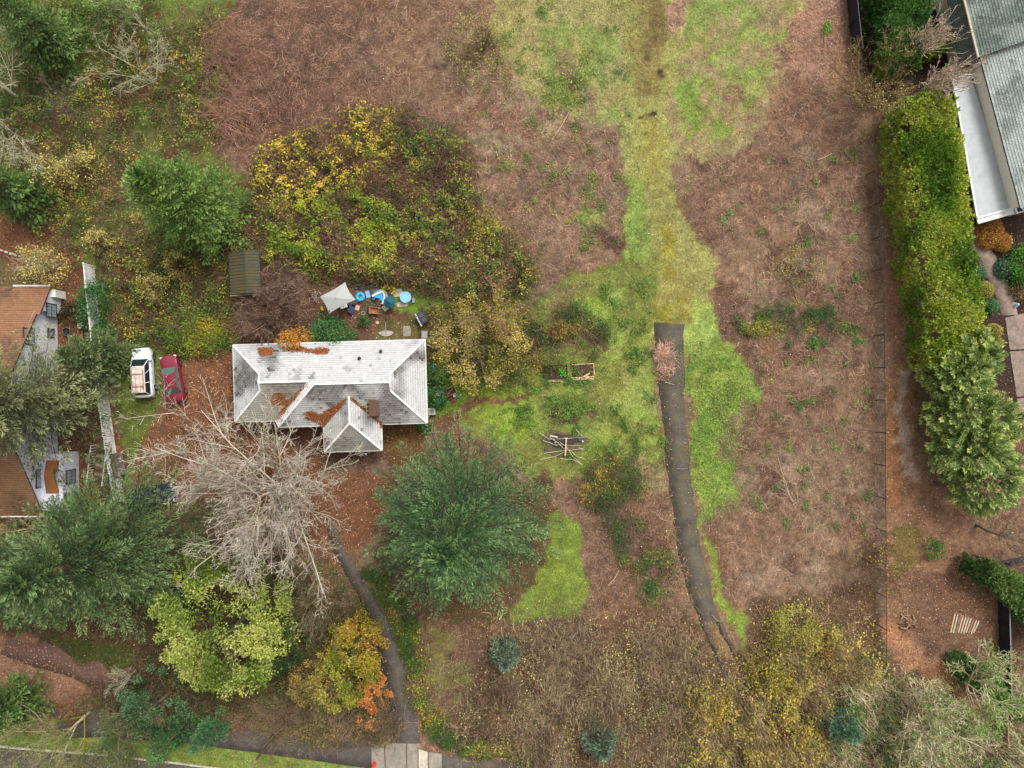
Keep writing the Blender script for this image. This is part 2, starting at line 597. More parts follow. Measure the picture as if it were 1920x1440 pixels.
# under and below the big fir
paint([(690, 1010), (1040, 880), (1060, 1100), (950, 1170), (760, 1190)], (92, 76, 50), 0.3, 0.4, 0.7)
paint([(1035, 950), (1085, 985), (1088, 1080), (1105, 1095), (1085, 1150), (1010, 1170), (950, 1165), (1005, 1090)], (114, 138, 50), 1.2, 0, 0.2, feather=8)
paint([(770, 1160), (960, 1170), (1290, 1140), (1400, 1290), (1720, 1460), (960, 1460), (800, 1400)], (110, 84, 64), 0.05, 0.8, 0.7)
paint([(780, 1160), (880, 1180), (900, 1330), (810, 1380)], (116, 112, 66), 0.7, 0.3, 0.5, patch=(0.5, 2.0, 90))
paint([(1400, 1130), (1660, 1080), (1670, 1240), (1760, 1460), (1380, 1460)], (104, 80, 58), 0.1, 0.6, 0.8)
# yards
paint([(425, 545), (820, 560), (900, 690), (830, 800), (740, 860), (440, 850), (430, 640)], (98, 70, 54), 0.05, 0.2, 0.8)
paint([(700, 600), (800, 580), (815, 640), (690, 636)], (102, 92, 54), 0.6, 0.2, 0.6)
paint([(720, 545), (860, 545), (870, 575), (760, 582)], (104, 132, 40), 1.1, 0, 0.2, feather=6)
paint([(250, 745), (330, 655), (440, 645), (440, 800), (640, 880), (760, 880), (720, 960), (630, 1060), (350, 920), (235, 900)], (122, 80, 54), 0, 0.1, 2.0)
paint([(215, 635), (300, 630), (345, 655), (300, 770), (258, 880), (222, 900)], (92, 112, 44), 1.0, 0.05, 0.3)
paint([(250, 480), (450, 490), (470, 640), (350, 672), (240, 640)], (88, 86, 42), 0.8, 0.1, 0.7)
paint([(380, 520), (450, 500), (455, 640), (390, 640)], (112, 92, 48), 0.5, 0.1, 0.9)
paint([(806, 690), (905, 690), (900, 760), (810, 800)], (104, 140, 36), 1.2, 0, 0.2)
paint([(805, 800), (895, 745), (1000, 732), (1005, 744), (905, 762), (815, 822)], (116, 86, 56), 0.1, 0.1, 0.4, feather=5)
paint([(720, 796), (800, 796), (800, 860), (730, 880)], (112, 80, 44), 0.3, 0.1, 1.0)
# strip east of the wire fence
paint([(1625, 300), (1680, 300), (1700, 480), (1712, 720), (1730, 900), (1810, 970), (1920, 1010), (1920, 1130), (1872, 1135), (1872, 1330), (1770, 1300), (1660, 1210), (1650, 760)], (138, 102, 78), 0, 0.3, 1.2)
paint([(1658, 720), (1690, 720), (1700, 950), (1700, 980), (1660, 960)], (148, 100, 62), 0, 0.1, 1.4, feather=8)
paint([(1682, 690), (1700, 690), (1722, 920), (1700, 910)], (164, 140, 124), 0, 0.2, 0.8, feather=6)
paint([(1640, 330), (1658, 330), (1660, 1150), (1644, 1150)], (122, 100, 84), 0, 0.4, 0.5, feather=6, sharp=True)
paint([(1690, 1070), (1850, 1060), (1866, 1240), (1740, 1240)], (112, 84, 68), 0.0, 0.1, 1.4)
paint([(1672, 1000), (1720, 1000), (1720, 1080), (1680, 1080)], (112, 98, 54), 0.4, 0.1, 0.8)
paint([(1660, 1155), (1690, 1165), (1750, 1240), (1860, 1300), (1866, 1370), (1780, 1300), (1668, 1230)], (166, 116, 82), 0, 0.1, 1.4, feather=10)
paint([(1480, 20), (1590, -20), (1605, 110), (1560, 170), (1480, 140)], (150, 112, 94), 0.1, 0.4, 1.3)
# planted beds by the grey-roofed house
paint([(1600, -20), (1940, -20), (1940, 770), (1885, 745), (1800, 690), (1760, 400), (1640, 200)], (66, 50, 44), 0, 0.1, 0.5, feather=6)
# yard of the lilac-grey house
paint([(-20, 470), (160, 500), (186, 640), (232, 940), (110, 1010), (-20, 1010)], (112, 72, 52), 0.05, 0.1, 1.4, feather=6)
paint([(-20, 482), (60, 500), (70, 520), (60, 545), (-20, 545)], (108, 94, 62), 0.7, 0.0, 0.4, feather=6)
paint([(-20, 1000), (400, 1000), (600, 1150), (560, 1340), (-20, 1340)], (92, 72, 50), 0.2, 0.2, 0.9)
paint([(-20, 1180), (60, 1200), (190, 1290), (180, 1340), (90, 1330), (-20, 1290)], (146, 108, 86), 0, 0.1, 2.0)
paint([(70, 1188), (130, 1196), (250, 1216), (240, 1252), (214, 1260), (184, 1238), (148, 1246), (122, 1214)], (74, 84, 40), 1.0, 0, 0.3, feather=3, sharp=True)
# leaf drifts along the paved edges
for p in ([(1218, 640), (1232, 640), (1246, 770), (1252, 880), (1268, 990), (1290, 1090), (1318, 1165), (1300, 1165), (1268, 1060), (1246, 960), (1232, 800)],
          [(1280, 730), (1292, 730), (1300, 880), (1316, 1000), (1340, 1090), (1330, 1100), (1306, 1010), (1288, 880)]):
    paint(p, (132, 108, 84), 0.3, 0.3, 2.2, feather=4)
paint([(1322, 1160), (1340, 1160), (1386, 1290), (1366, 1290)], (136, 112, 82), 0.4, 0.3, 1.5, feather=4)
def strip(pts, w):
    q = np.array(pts, float)
    t = np.gradient(q, axis=0)
    n_ = np.stack([-t[:, 1], t[:, 0]], 1) / np.linalg.norm(t, axis=1, keepdims=True)
    return [tuple(p) for p in q + n_ * w] + [tuple(p) for p in (q - n_ * w)[::-1]]


for pts, w in (([(684, 1090), (716, 1140), (744, 1200), (768, 1270), (782, 1340), (789, 1396), (830, 1408), (900, 1419), (1010, 1429)], 5),
               ([(706, 1200), (722, 1270), (733, 1340), (731, 1390), (690, 1391), (600, 1383), (500, 1371)], 4)):
    paint(strip(pts, w), (150, 110, 88), 0.0, 0.1, 4.0, feather=2, sharp=True)
# verge between footpath and street
paint([(-20, 1370), (430, 1400), (700, 1432), (680, 1470), (-20, 1470)], (116, 140, 60), 1.0, 0.0, 0.5, feather=4, sharp=True)
paint([(560, 1120), (700, 1120), (740, 1290), (720, 1380), (480, 1370), (500, 1200)], (98, 84, 52), 0.4, 0.3, 1.0)
paint([(640, 1050), (700, 1090), (760, 1180), (790, 1350), (960, 1430), (1000, 1440), (820, 1400), (770, 1300)], (96, 106, 48), 0.8, 0.1, 0.5)

tex = 0.62 + 0.76 * fbm(wx_, wy_, 0.8, 100, 3)
Gcol *= tex[..., None]
hue = (fbm(wx_, wy_, 2.6, 110, 4) - 0.5) * 0.5
Gcol *= np.stack([1 + hue * 0.5, np.ones_like(hue), 1 - hue * 0.6], -1)
lum = (Gcol * np.array([0.3, 0.59, 0.11])).sum(-1, keepdims=True)
red = np.clip((Gcol[..., :1] - Gcol[..., 1:2]) / np.maximum(Gcol[..., :1], 1e-4) * 4, 0, 1)      # browns only
Gcol = lum + (Gcol - lum) * (1 - 0.16 * red)
Gcol = Gcol * np.array([1.0, 0.985, 0.9]) * (1 - 0.10 * np.clip(Gcane, 0, 1))[..., None]
gm = np.clip(Ggrass, 0, 1)[..., None]
lum = (Gcol * np.array([0.3, 0.59, 0.11])).sum(-1, keepdims=True)
Gcol = Gcol * (1 - gm) + gm * (lum + (Gcol - lum) * 0.86) * np.array([1.0, 0.93, 0.74])


def sample(arr, px, py):
    i = np.clip((np.asarray(py) / 2).astype(int), 0, RH - 1)
    j = np.clip((np.asarray(px) / 2).astype(int), 0, RW - 1)
    return arr[i, j]


def axis_coords(half, step, far):
    inner = np.arange(-half, half + 1e-6, step)
    outer = np.array([2.0, 6, 15, 40, 100, 250, 600]) + half
    return np.concatenate([-outer[::-1], inner, outer])


xs, ys = axis_coords(48.4, 0.26, 600), axis_coords(36.4, 0.26, 600)
GX, GY = np.meshgrid(xs, ys)
gpx, gpy = GX * PPM + 960, 720 - GY * PPM
gcol = sample(Gcol, np.clip(gpx, 0, 1919), np.clip(gpy, 0, 1439))
nxs, nys = len(xs), len(ys)
gi = np.arange(nxs * nys).reshape(nys, nxs)
GF = np.stack([gi[:-1, :-1], gi[:-1, 1:], gi[1:, 1:], gi[1:, :-1]], -1).reshape(-1, 4)
GV = np.stack([GX.ravel(), GY.ravel(), np.zeros(GX.size)], 1)


def ground_material():
    m, n, l, b = new_mat('ground')
    at = n.new('ShaderNodeAttribute'); at.attribute_name = 'Col'
    tc = n.new('ShaderNodeTexCoord')
    v1, f1 = ramp_noise(n, l, tc.outputs['Object'], 3.4, 0.42, 1.5, 7.0, 0.85)
    v2, f2 = ramp_noise(n, l, tc.outputs['Object'], 1.6, 0.78, 1.2, 5.0)
    mp = n.new('ShaderNodeMapping')
    mp.inputs['Scale'].default_value = (1.0, 0.8, 1.0)
    mp.inputs['Rotation'].default_value = (0, 0, 0.7)
    l.new(tc.outputs['Object'], mp.inputs['Vector'])
    v3, f3 = ramp_noise(n, l, mp.outputs['Vector'], 6.5, 0.6, 1.4, 5.0, 0.75)
    c = mulcol(n, l, at.outputs['Color'], v1)
    c = mulcol(n, l, c, v2)
    c = mulcol(n, l, c, v3)
    l.new(c, b.inputs['Base Color'])
    b.inputs['Roughness'].default_value = 0.95
    b.inputs['Specular IOR Level'].default_value = 0.1
    bp = n.new('ShaderNodeBump')
    bp.inputs['Strength'].default_value = 0.8
    bp.inputs['Distance'].default_value = 0.12
    l.new(f1, bp.inputs['Height'])
    l.new(bp.outputs['Normal'], b.inputs['Normal'])
    return m


ground = link('ground', np_mesh('ground', GV, GF, gcol.reshape(-1, 3), ground_material()))
tag(ground, 'brown field of cut brambles with green grassy patches', kind='structure')


# ---------------------------------------------------------------- sealed surfaces
def asphalt(name, rgb, moss=None, moss_amt=0.3, moss_scale=0.5, litter=(150, 110, 84), litter_th=0.66):
    m, n, l, b = new_mat(name)
    tc = n.new('ShaderNodeTexCoord')
    base = n.new('ShaderNodeRGB'); base.outputs[0].default_value = (*lin(rgb), 1)
    v, f = ramp_noise(n, l, tc.outputs['Object'], 3.2, 0.5, 1.5, 7.0, 0.85)
    v2, f2 = ramp_noise(n, l, tc.outputs['Object'], 0.7, 0.75, 1.25, 5.0)
    c = mulcol(n, l, mulcol(n, l, base.outputs[0], v), v2)
    if moss is not None:
        mv, mf = ramp_noise(n, l, tc.outputs['Object'], moss_scale, -0.6, moss_amt * 2, 6.0, 0.7)
        mx = n.new('ShaderNodeMix'); mx.data_type = 'RGBA'; mx.clamp_factor = True
        l.new(mv, mx.inputs[0]); l.new(c, mx.inputs[6])
        mx.inputs[7].default_value = (*lin(moss), 1)
        c = mx.outputs[2]
    l.new(c, b.inputs['Base Color'])
    b.inputs['Roughness'].default_value = 0.8
    b.inputs['Specular IOR Level'].default_value = 0.35
    bp = n.new('ShaderNodeBump'); bp.inputs['Strength'].default_value = 0.4; bp.inputs['Distance'].default_value = 0.02
    l.new(f, bp.inputs['Height']); l.new(bp.outputs['Normal'], b.inputs['Normal'])
    return m


M_ASPH_OLD = asphalt('old_asphalt', (80, 74, 68), (96, 88, 52), 0.5, 1.1)
M_ASPH = asphalt('asphalt', (84, 78, 71), (102, 84, 70), 0.3, 0.8)
M_CONC = asphalt('concrete', (142, 134, 122), (120, 112, 96), 0.4, 0.8)
M_CONC_PALE = asphalt('pale_concrete', (192, 184, 166), (160, 150, 132), 0.4, 1.2)
M_TRACK = asphalt('bare_track', (78, 66, 58), (104, 82, 66), 0.4, 1.0)
M_WALK = asphalt('garden_concrete', (138, 120, 108), (110, 94, 84), 0.4, 0.9)


def ribbon(name, left, right, z, mat, label, steps=8, rag=0.12, parent=None, thick=0.06):
    """a paved strip between two edge polylines (photo pixels), with frayed edges"""
    def dense(pts):
        out = []
        for a, b in zip(pts[:-1], pts[1:]):
            for k in range(steps):
                t = k / steps
                out.append((a[0] + (b[0] - a[0]) * t, a[1] + (b[1] - a[1]) * t))
        out.append(pts[-1])
        q = np.array(out)
        w = np.stack([(q[:, 0] - 960) / PPM, (720 - q[:, 1]) / PPM], 1)
        w += (np.stack([vnoise(w[:, 0], w[:, 1], 0.6, 7), vnoise(w[:, 0], w[:, 1], 0.6, 8)], 1) - 0.5) * rag * 2
        return w
    A, B = dense(left), dense(right)
    n = len(A)
    V = np.concatenate([np.c_[A, np.full(n, z)], np.c_[B, np.full(n, z)], np.c_[A, np.full(n, z - thick)], np.c_[B, np.full(n, z - thick)]])
    i = np.arange(n - 1)
    F = np.concatenate([np.stack([i, n + i, n + i + 1, i + 1], 1),
                        np.stack([2 * n + i, i, i + 1, 2 * n + i + 1], 1),
                        np.stack([n + i, 3 * n + i, 3 * n + i + 1, n + i + 1], 1)])
    o = link(name, np_mesh(name, V, F, None, mat), parent)
    if parent is None:
        tag(o, label, kind='structure')
    return o


ribbon('old_driveway', [(1228, 607), (1230, 690), (1240, 760), (1247, 860), (1262, 960), (1272, 1040), (1290, 1110), (1310, 1165)],
       [(1281, 609), (1283, 690), (1284, 770), (1292, 860), (1304, 960), (1318, 1040), (1334, 1110), (1352, 1165)], 0.02, M_ASPH_OLD,
       'abandoned strip of mossy asphalt across the field', rag=0.16)
ribbon('wheel_track', [(1312, 1165), (1330, 1205), (1350, 1250), (1366, 1290)], [(1325, 1165), (1341, 1205), (1359, 1250), (1373, 1290)], 0.016, M_TRACK,
       'left bare wheel track below the old asphalt', rag=0.1)
ribbon('wheel_track', [(1341, 1165), (1363, 1205), (1383, 1245), (1398, 1290)], [(1352, 1165), (1373, 1205), (1393, 1245), (1407, 1290)], 0.016, M_TRACK,
       'right bare wheel track below the old asphalt', rag=0.14)
ribbon('driveway', [(610, 975), (622, 1030), (655, 1090), (684, 1140), (706, 1200), (722, 1270), (734, 1340), (732, 1396)],
       [(622, 975), (648, 1030), (684, 1090), (716, 1140), (744, 1200), (768, 1270), (782, 1340), (788, 1396)], 0.02, M_ASPH,
       'dark asphalt driveway curving from the street to the house', rag=0.1)
ribbon('footpath', [(95, 1330), (180, 1334), (340, 1350), (500, 1374), (600, 1386), (696, 1394)],
       [(112, 1384), (180, 1382), (340, 1392), (500, 1414), (600, 1428), (696, 1442)], 0.02, M_ASPH, 'asphalt footpath left of the concrete driveway apron', rag=0.06)
ribbon('footpath', [(828, 1412), (900, 1422), (1010, 1432), (1150, 1444), (1400, 1470)], [(828, 1466), (900, 1470), (1010, 1480), (1150, 1490), (1400, 1520)], 0.02, M_ASPH,
       'asphalt footpath right of the concrete driveway apron', rag=0.06)
ribbon('street', [(-300, 1366), (20, 1404), (200, 1418), (340, 1434), (500, 1456), (1000, 1510), (2300, 1640)], [(-300, 1560), (20, 1600), (200, 1620), (340, 1640), (500, 1660), (1000, 1700), (2300, 1830)], 0.012, M_ASPH,
       'asphalt street along the bottom edge', rag=0.02)
# street kerb
kb = []
kp = [(-60, 1392), (20, 1402), (200, 1416), (340, 1432), (500, 1454), (640, 1468)]
kerb_root = link('kerb', None); tag(kerb_root, 'pale concrete kerb between verge and street', kind='structure')
for a, b in zip(kp[:-1], kp[1:]):
    for k in range(3):
        p = W(a[0] + (b[0] - a[0]) * k / 3, a[1] + (b[1] - a[1]) * k / 3, 0.06)
        q = W(a[0] + (b[0] - a[0]) * (k + 1) / 3, a[1] + (b[1] - a[1]) * (k + 1) / 3, 0.06)
        q = q - nrm(q - p) * 0.02
        MB().bar(p, q, 0.15, 0.14).build('kerbstone', M_CONC_PALE, kerb_root, 0.015)
# concrete apron: separate slabs with joints
apron = link('driveway_apron', None); tag(apron, 'pale concrete driveway apron of six slabs at the street', kind='structure')
for i, (poly, mt) in enumerate([([(697, 1396), (720, 1393), (722, 1470), (697, 1470)], M_CONC),
                                ([(722, 1393), (761, 1394), (762, 1470), (724, 1470)], M_CONC),
                                ([(763, 1394), (787, 1394), (790, 1402), (783, 1402), (783, 1470), (764, 1470)], M_CONC),
                                ([(785, 1404), (802, 1410), (803, 1470), (785, 1470)], M_CONC_PALE),
                                ([(804, 1410), (828, 1413), (829, 1470), (805, 1470)], M_CONC)]):
    MB().prism([tuple(W(*p)[:2]) for p in poly], -0.02, 0.05).build('slab', mt, apron, 0.012)
# garden walk by the right-hand house
ribbon('garden_walk', [(1786, 360), (1800, 410), (1815, 455), (1836, 495), (1855, 530), (1868, 560), (1878, 592)],
       [(1800, 360), (1815, 400), (1838, 440), (1866, 480), (1888, 530), (1900, 560), (1908, 590)], 0.05, M_WALK, 'curved concrete garden walk beside the hedge', rag=0.0, thick=0.08)
patio = link('patio', None); tag(patio, 'concrete patio slabs beyond the garden walk', kind='structure')
for poly in ([(1884, 596), (1960, 578), (1965, 652), (1893, 656)], [(1893, 659), (1965, 655), (1970, 740), (1906, 744)], [(1906, 747), (1970, 743), (1975, 800), (1915, 800)]):
    MB().prism([tuple(W(*p)[:2]) for p in poly], -0.02, 0.05).build('slab', M_WALK, patio, 0.012)
# curving bark path bottom left
ribbon('bark_path', [(15, 1195), (60, 1206), (110, 1212), (146, 1248), (184, 1240), (214, 1262), (250, 1246)],
       [(0, 1225), (60, 1250), (130, 1268), (160, 1282), (196, 1290), (225, 1290), (270, 1270)], 0.012, solid('bark_path', (104, 80, 68), 0.95, var=0.35, scale=8), 'brown bark path winding below the conifer on the left', rag=0.12)

# ================================================================ VEGETATION GENERATORS
BARK_GREY = [((112, 100, 84), 3), ((92, 84, 68), 2), ((128, 120, 98), 1)]
BARK_PALE = [((190, 172, 148), 3), ((160, 146, 122), 2), ((150, 146, 112), 2)]
BARK_BROWN = [((104, 80, 62), 3), ((84, 64, 50), 2), ((130, 104, 82), 1)]
BARK_LICHEN = [((186, 180, 150), 3), ((158, 158, 124), 2), ((140, 128, 104), 1)]
BARK_PINK = [((216, 194, 174), 3), ((190, 160, 144), 2), ((206, 198, 168), 2)]


def trunk_line(h, r0, r, lean=(0, 0), K=6):
    z = np.linspace(-0.1, h, K)
    P = np.zeros((1, K, 3))
    P[0, :, 2] = z
    P[0, :, 0] = lean[0] * (z / h) + np.r_[0, r.normal(0, h * 0.008, K - 1)]
    P[0, :, 1] = lean[1] * (z / h) + np.r_[0, r.normal(0, h * 0.008, K - 1)]
    R = (r0 * np.linspace(1, 0.12, K))[None, :]
    return P, R


def fronds(A, m, latf, latmin, ang, spL, spW, ns, pal3, r, droop=0.06, tipw=1.0, tjit=0.4, both=True):
    """sprays along frond axes A (N,K,3): returns root, dir, normal, length, width, colour of every spray.
    pal3 = (inner, middle, tip) sRGB; the young growth at the tips is paler"""
    N, K, _ = A.shape
    L = np.linalg.norm(np.diff(A, axis=1), axis=2).sum(1)
    t = np.linspace(0.12, 1.0, m)
    sides = np.array([-1, 1])
    T, S, Q = np.meshgrid(t, sides, np.arange(ns), indexing='ij')
    T, S, Q = T.ravel(), S.ravel(), Q.ravel()
    J = len(T)
    tt = np.clip(T[None, :] + r.normal(0, 0.03, (N, J)), 0.02, 1.0)
    f = tt * (K - 1)
    i = np.minimum(f.astype(int), K - 2)
    u = (f - i)[..., None]
    n_ = np.arange(N)[:, None]
    a, b = A[n_, i], A[n_, i + 1]
    pos = a * (1 - u) + b * u
    ad = nrm(b - a)
    side = nrm(np.cross(ad, UP))
    an = np.radians(r.normal(ang, 9, (N, J)))[..., None]
    ld = nrm(ad * np.cos(an) + side * np.sin(an) * S[None, :, None] + r.normal(0, 0.10, (N, J, 3)))
    ll = (latf * L[:, None] * (1.02 - tt) + latmin) * r.uniform(0.7, 1.2, (N, J))
    q = (Q[None, :] + r.uniform(0.1, 0.9, (N, J))) / ns
    pos = pos + UP * 0.03 + ld * (ll * q)[..., None] - UP * (droop * ll * q ** 2)[..., None]
    sd = nrm(ld + ad * 0.35 + r.normal(0, tjit * 0.5, (N, J, 3)))
    un = nrm(UP + r.normal(0, 0.35, (N, J, 3)))
    sl = spL * r.uniform(0.7, 1.25, (N, J))
    sw = spW * r.uniform(0.7, 1.25, (N, J))
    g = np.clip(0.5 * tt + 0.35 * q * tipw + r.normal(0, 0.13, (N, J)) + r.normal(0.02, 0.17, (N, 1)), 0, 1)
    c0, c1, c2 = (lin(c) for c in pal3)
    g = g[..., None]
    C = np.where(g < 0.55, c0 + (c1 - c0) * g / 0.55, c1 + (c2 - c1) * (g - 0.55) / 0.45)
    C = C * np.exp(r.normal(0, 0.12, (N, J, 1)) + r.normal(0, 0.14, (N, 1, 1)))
    fl = lambda x: x.reshape(-1, *x.shape[2:])
    return fl(pos), fl(sd), fl(un), fl(sl), fl(sw), fl(C)


def conifer(name, label, px, py, h, R, pal3, nb=240, m=11, ns=4, z0=1.2, sp=(0.42, 0.15), elev=(-8, 45), latf=0.34, power=0.8, seed=0, r0=0.35, lean=(0, 0), group=None, bark=BARK_BROWN, flat=1.0):
    r = np.random.default_rng(500 + seed)
    root = thing(name, label, 'tree' if h > 4 else 'shrub', W(px, py), 0, group)
    TP, TR = trunk_line(h * 0.98, r0, r, lean)
    u = r.random(nb) ** 1.25
    u = np.sort(u)
    z = z0 + (h - z0) * u
    az = np.arange(nb) * 2.39996 + r.normal(0, 0.25, nb)
    L = R * np.maximum(1 - u, 0.02) ** power * r.uniform(0.68, 1.1, nb) + 0.25
    el = np.radians(elev[0] + (elev[1] - elev[0]) * u ** 1.5 + r.normal(0, 6, nb))
    K = 5
    A = np.zeros((nb, K, 3))
    A[:, 0, 2] = z
    A[:, 0, 0] = lean[0] * z / h
    A[:, 0, 1] = lean[1] * z / h
    d = np.stack([np.cos(az) * np.cos(el), np.sin(az) * np.cos(el), np.sin(el)], 1)
    for k in range(1, K):
        d = nrm(d + r.normal(0, 0.06, (nb, 3)) + UP * (0.05 if k > 2 else -0.05) * flat)
        A[:, k] = A[:, k - 1] + d * (L / (K - 1))[:, None]
    BR = np.maximum(0.012, 0.010 * L[:, None] * np.linspace(1, 0.2, K)[None, :])
    bark_part('trunk', [(TP, TR)], bark, root, r)
    bark_part('branches', [(A - UP * 0.06, BR)], [((70, 58, 46), 1), ((88, 74, 58), 1)], root, r)
    # long branches carry more sprays than short ones
    lo = L > np.median(L)
    out = [fronds(A[lo], m, latf, 0.22, 52, sp[0], sp[1], ns, pal3, r), fronds(A[~lo], max(4, m // 2), latf, 0.2, 52, sp[0], sp[1], max(2, ns - 1), pal3, r)]
    P, D, U, SL, SW, C = (np.concatenate(x) for x in zip(*out))
    leaf_part('crown', P, D, U, SL, SW, C, root)
    return root


def lumps(D, r, n=14, amp=0.3, k=6.0):
    c = nrm(r.normal(0, 1, (n, 3)) + UP * 0.3)
    a = r.uniform(-0.6, 1.0, n)
    return 1 + amp * (np.exp(k * (D @ c.T - 1)) * a).sum(1)


def dome_leaves(n, rx, ry, h, z0, r, pal, leaf, inner=0.25, amp=0.3, up=0.6, fill=1.0, tuft=0.0):
    """leaves through the outer part of a lumpy dome crown"""
    D = nrm(r.normal(0, 1, (n, 3)) * np.array([1, 1, 0.9]) + UP * 0.25)
    D[:, 2] = np.abs(D[:, 2]) * 1.0 - 0.15 * (r.random(n) < 0.35)
    q = lumps(D, r, 16, amp) * (1 - inner * r.random(n) ** 1.6)
    P = D * q[:, None] * np.array([rx, ry, h - z0])
    P[:, 2] = np.maximum(P[:, 2] + z0, 0.06)
    if amp > 0.2:                        # leaves gather in clumps at branch ends
        k = max(8, n // 45)
        c = P[r.integers(0, n, k)]
        rad = 0.17 * (rx + ry) / 2 + 0.06
        P = c[r.integers(0, k, n)] + r.normal(0, 1, (n, 3)) * np.array([rad, rad, rad * 0.7])
        P[:, 2] = np.maximum(P[:, 2], 0.05)
    U = nrm(D * 0.7 + UP * up + r.normal(0, 0.5, (n, 3)))
    dd = r.normal(0, 1, (n, 3))
    dd = nrm(dd - U * (dd * U).sum(1, keepdims=True))
    L = leaf * r.uniform(0.65, 1.35, n)
    return P, dd, U, L, L * r.uniform(0.5, 0.8, n), pick(pal, n, r)


def clump_colours(P, pal, r, size=1.2, seed=0, jitter=0.15):
    """palette entries gather in patches, as leaves on one branch turn together"""
    n = len(P)
    cols = np.array([lin(c) for c, w in pal])
    ws = np.cumsum(np.array([w for c, w in pal], float))
    ws /= ws[-1]
    v = vnoise(P[:, 0] + P[:, 2] * 0.6, P[:, 1] - P[:, 2] * 0.4, size, 60 + seed % 40)
    v = np.argsort(np.argsort(v + r.normal(0, 0.14, n))) / max(n - 1, 1)
    i = np.searchsorted(ws, v * 0.9999)
    return cols[np.minimum(i, len(pal) - 1)] * np.exp(r.normal(0, jitter, (n, 1)))


def shrub(name, label, cat, px, py, h, rx, ry, pal, n, leaf=0.13, seed=0, z0=None, stems=7, twigs=0, bark=BARK_BROWN, inner=0.3, amp=0.3, clump=0.0, tuft=0.0, group=None, twig_r=0.012):
    """bush or small tree: real stems and twigs, leaves through the outer crown"""
    r = np.random.default_rng(900 + seed)
    root = thing(name, label, cat, W(px, py), r.uniform(-0.3, 0.3), group)
    z0 = 0.15 * h if z0 is None else z0
    K = 4
    az = r.uniform(0, 6.283, stems)
    rad = r.uniform(0.25, 0.8, stems)
    S = np.zeros((stems, K, 3))
    end = np.stack([np.cos(az) * rad * rx, np.sin(az) * rad * ry, h * (0.55 + 0.4 * (1 - rad))], 1)
    for k, t in enumerate(np.linspace(0, 1, K)):
        S[:, k] = end * np.array([t ** 1.3, t ** 1.3, t]) + r.normal(0, 0.04 * h * t, (stems, 3))
    S[:, 0, 2] = -0.05
    R = np.maximum(0.02, 0.014 * h * np.linspace(1, 0.4, K)[None, :].repeat(stems, 0))
    if twigs:
        C1, R1 = grow(S, R, twigs, (0.35, 0.7), (25, 65), r, 4, 0.25, 1.0, 0.1, 0.15, 0.6, twig_r)
        C2, R2 = grow(C1, R1, 4, (0.3, 0.65), (25, 70), r, 3, 0.2, 1.0, 0.05, 0.2, 0.6, twig_r)
        bark_part('stems', [(S, R)], bark, root, r, 4)
        bark_part('twigs', [(C1, R1), (C2, R2)], bark, root, r)
    else:
        bark_part('stems', [(S, R)], bark, root, r, 4)
    if n:
        P, D, U, L, Wd, C = dome_leaves(n, rx, ry, h, z0, r, pal, leaf, inner, amp, tuft=tuft)
        if clump:
            C = clump_colours(P + np.array([px, py, 0]), pal, r, clump, seed)
        leaf_part('foliage', P, D, U, L, Wd, C, root)
    return root


def bare_tree(name, label, px, py, h, spread, seed, n=(9, 8, 7, 4), bark=BARK_PALE, r0=0.22, lean=(0, 0), up=0.2, wob=0.12, first=0.15, trunk_h=0.5, ang=(35, 75), twig_r=0.013, pal=None, nleaf=0, leaf=0.12, curve=0.06, group=None, cat='tree', lens=((0.8, 1.2), (0.38, 0.7), (0.32, 0.62), (0.35, 0.7)), clump=1.0, tuft=0.12):
    """leafless or nearly leafless tree grown limb by limb"""
    r = np.random.default_rng(1300 + seed)
    root = thing(name, label, cat, W(px, py), 0, group)
    TP, TR = trunk_line(h * trunk_h, r0, r, (lean[0] * trunk_h, lean[1] * trunk_h))
    l0 = spread / (h * trunk_h)
    B1, R1 = grow(TP, TR, n[0], (l0 * lens[0][0], l0 * lens[0][1]), ang, r, 6, first, 1.0, up, wob * 0.7, 0.55, 0.03, curve)
    hz = np.array([lean[0], lean[1], 0.0]) / max(h, 0.1)
    for k in range(1, 6):
        B1[:, k] += hz * (k / 5.0) ** 1.2 * h * 0.4
    parts = [(B1, R1)]
    P, R = B1, R1
    for lv in range(1, len(n)):
        P, R = grow(P, R, n[lv], lens[lv], (25, 65), r, (4 if lv < len(n) - 2 else 3) if lv < len(n) - 1 else 2, 0.12, 1.0, up * 0.5, wob, 0.6, twig_r, curve)
        P[..., 2] = np.maximum(P[..., 2], 0.05)
        parts.append((P, R))
    bark_part('trunk', [(TP, TR)], bark, root, r)
    bark_part('limbs', parts[:2], bark, root, r, 4)
    bark_part('twigs', parts[2:], bark, root, r)
    if nleaf:
        i = r.integers(0, len(P), nleaf)
        t = r.uniform(0.2, 1.0, (nleaf, 1))
        q = P[i, 0] * (1 - t) + P[i, -1] * t + r.normal(0, tuft, (nleaf, 3))
        q[:, 2] = np.maximum(q[:, 2], 0.05)
        U = nrm(UP + r.normal(0, 0.6, (nleaf, 3)))
        dd = r.normal(0, 1, (nleaf, 3))
        dd = nrm(dd - U * (dd * U).sum(1, keepdims=True))
        L = leaf * r.uniform(0.6, 1.4, nleaf)
        C = clump_colours(q, pal, r, clump, seed)
        leaf_part('foliage', q, dd, U, L, L * r.uniform(0.45, 0.75, nleaf), C, root)
    return root


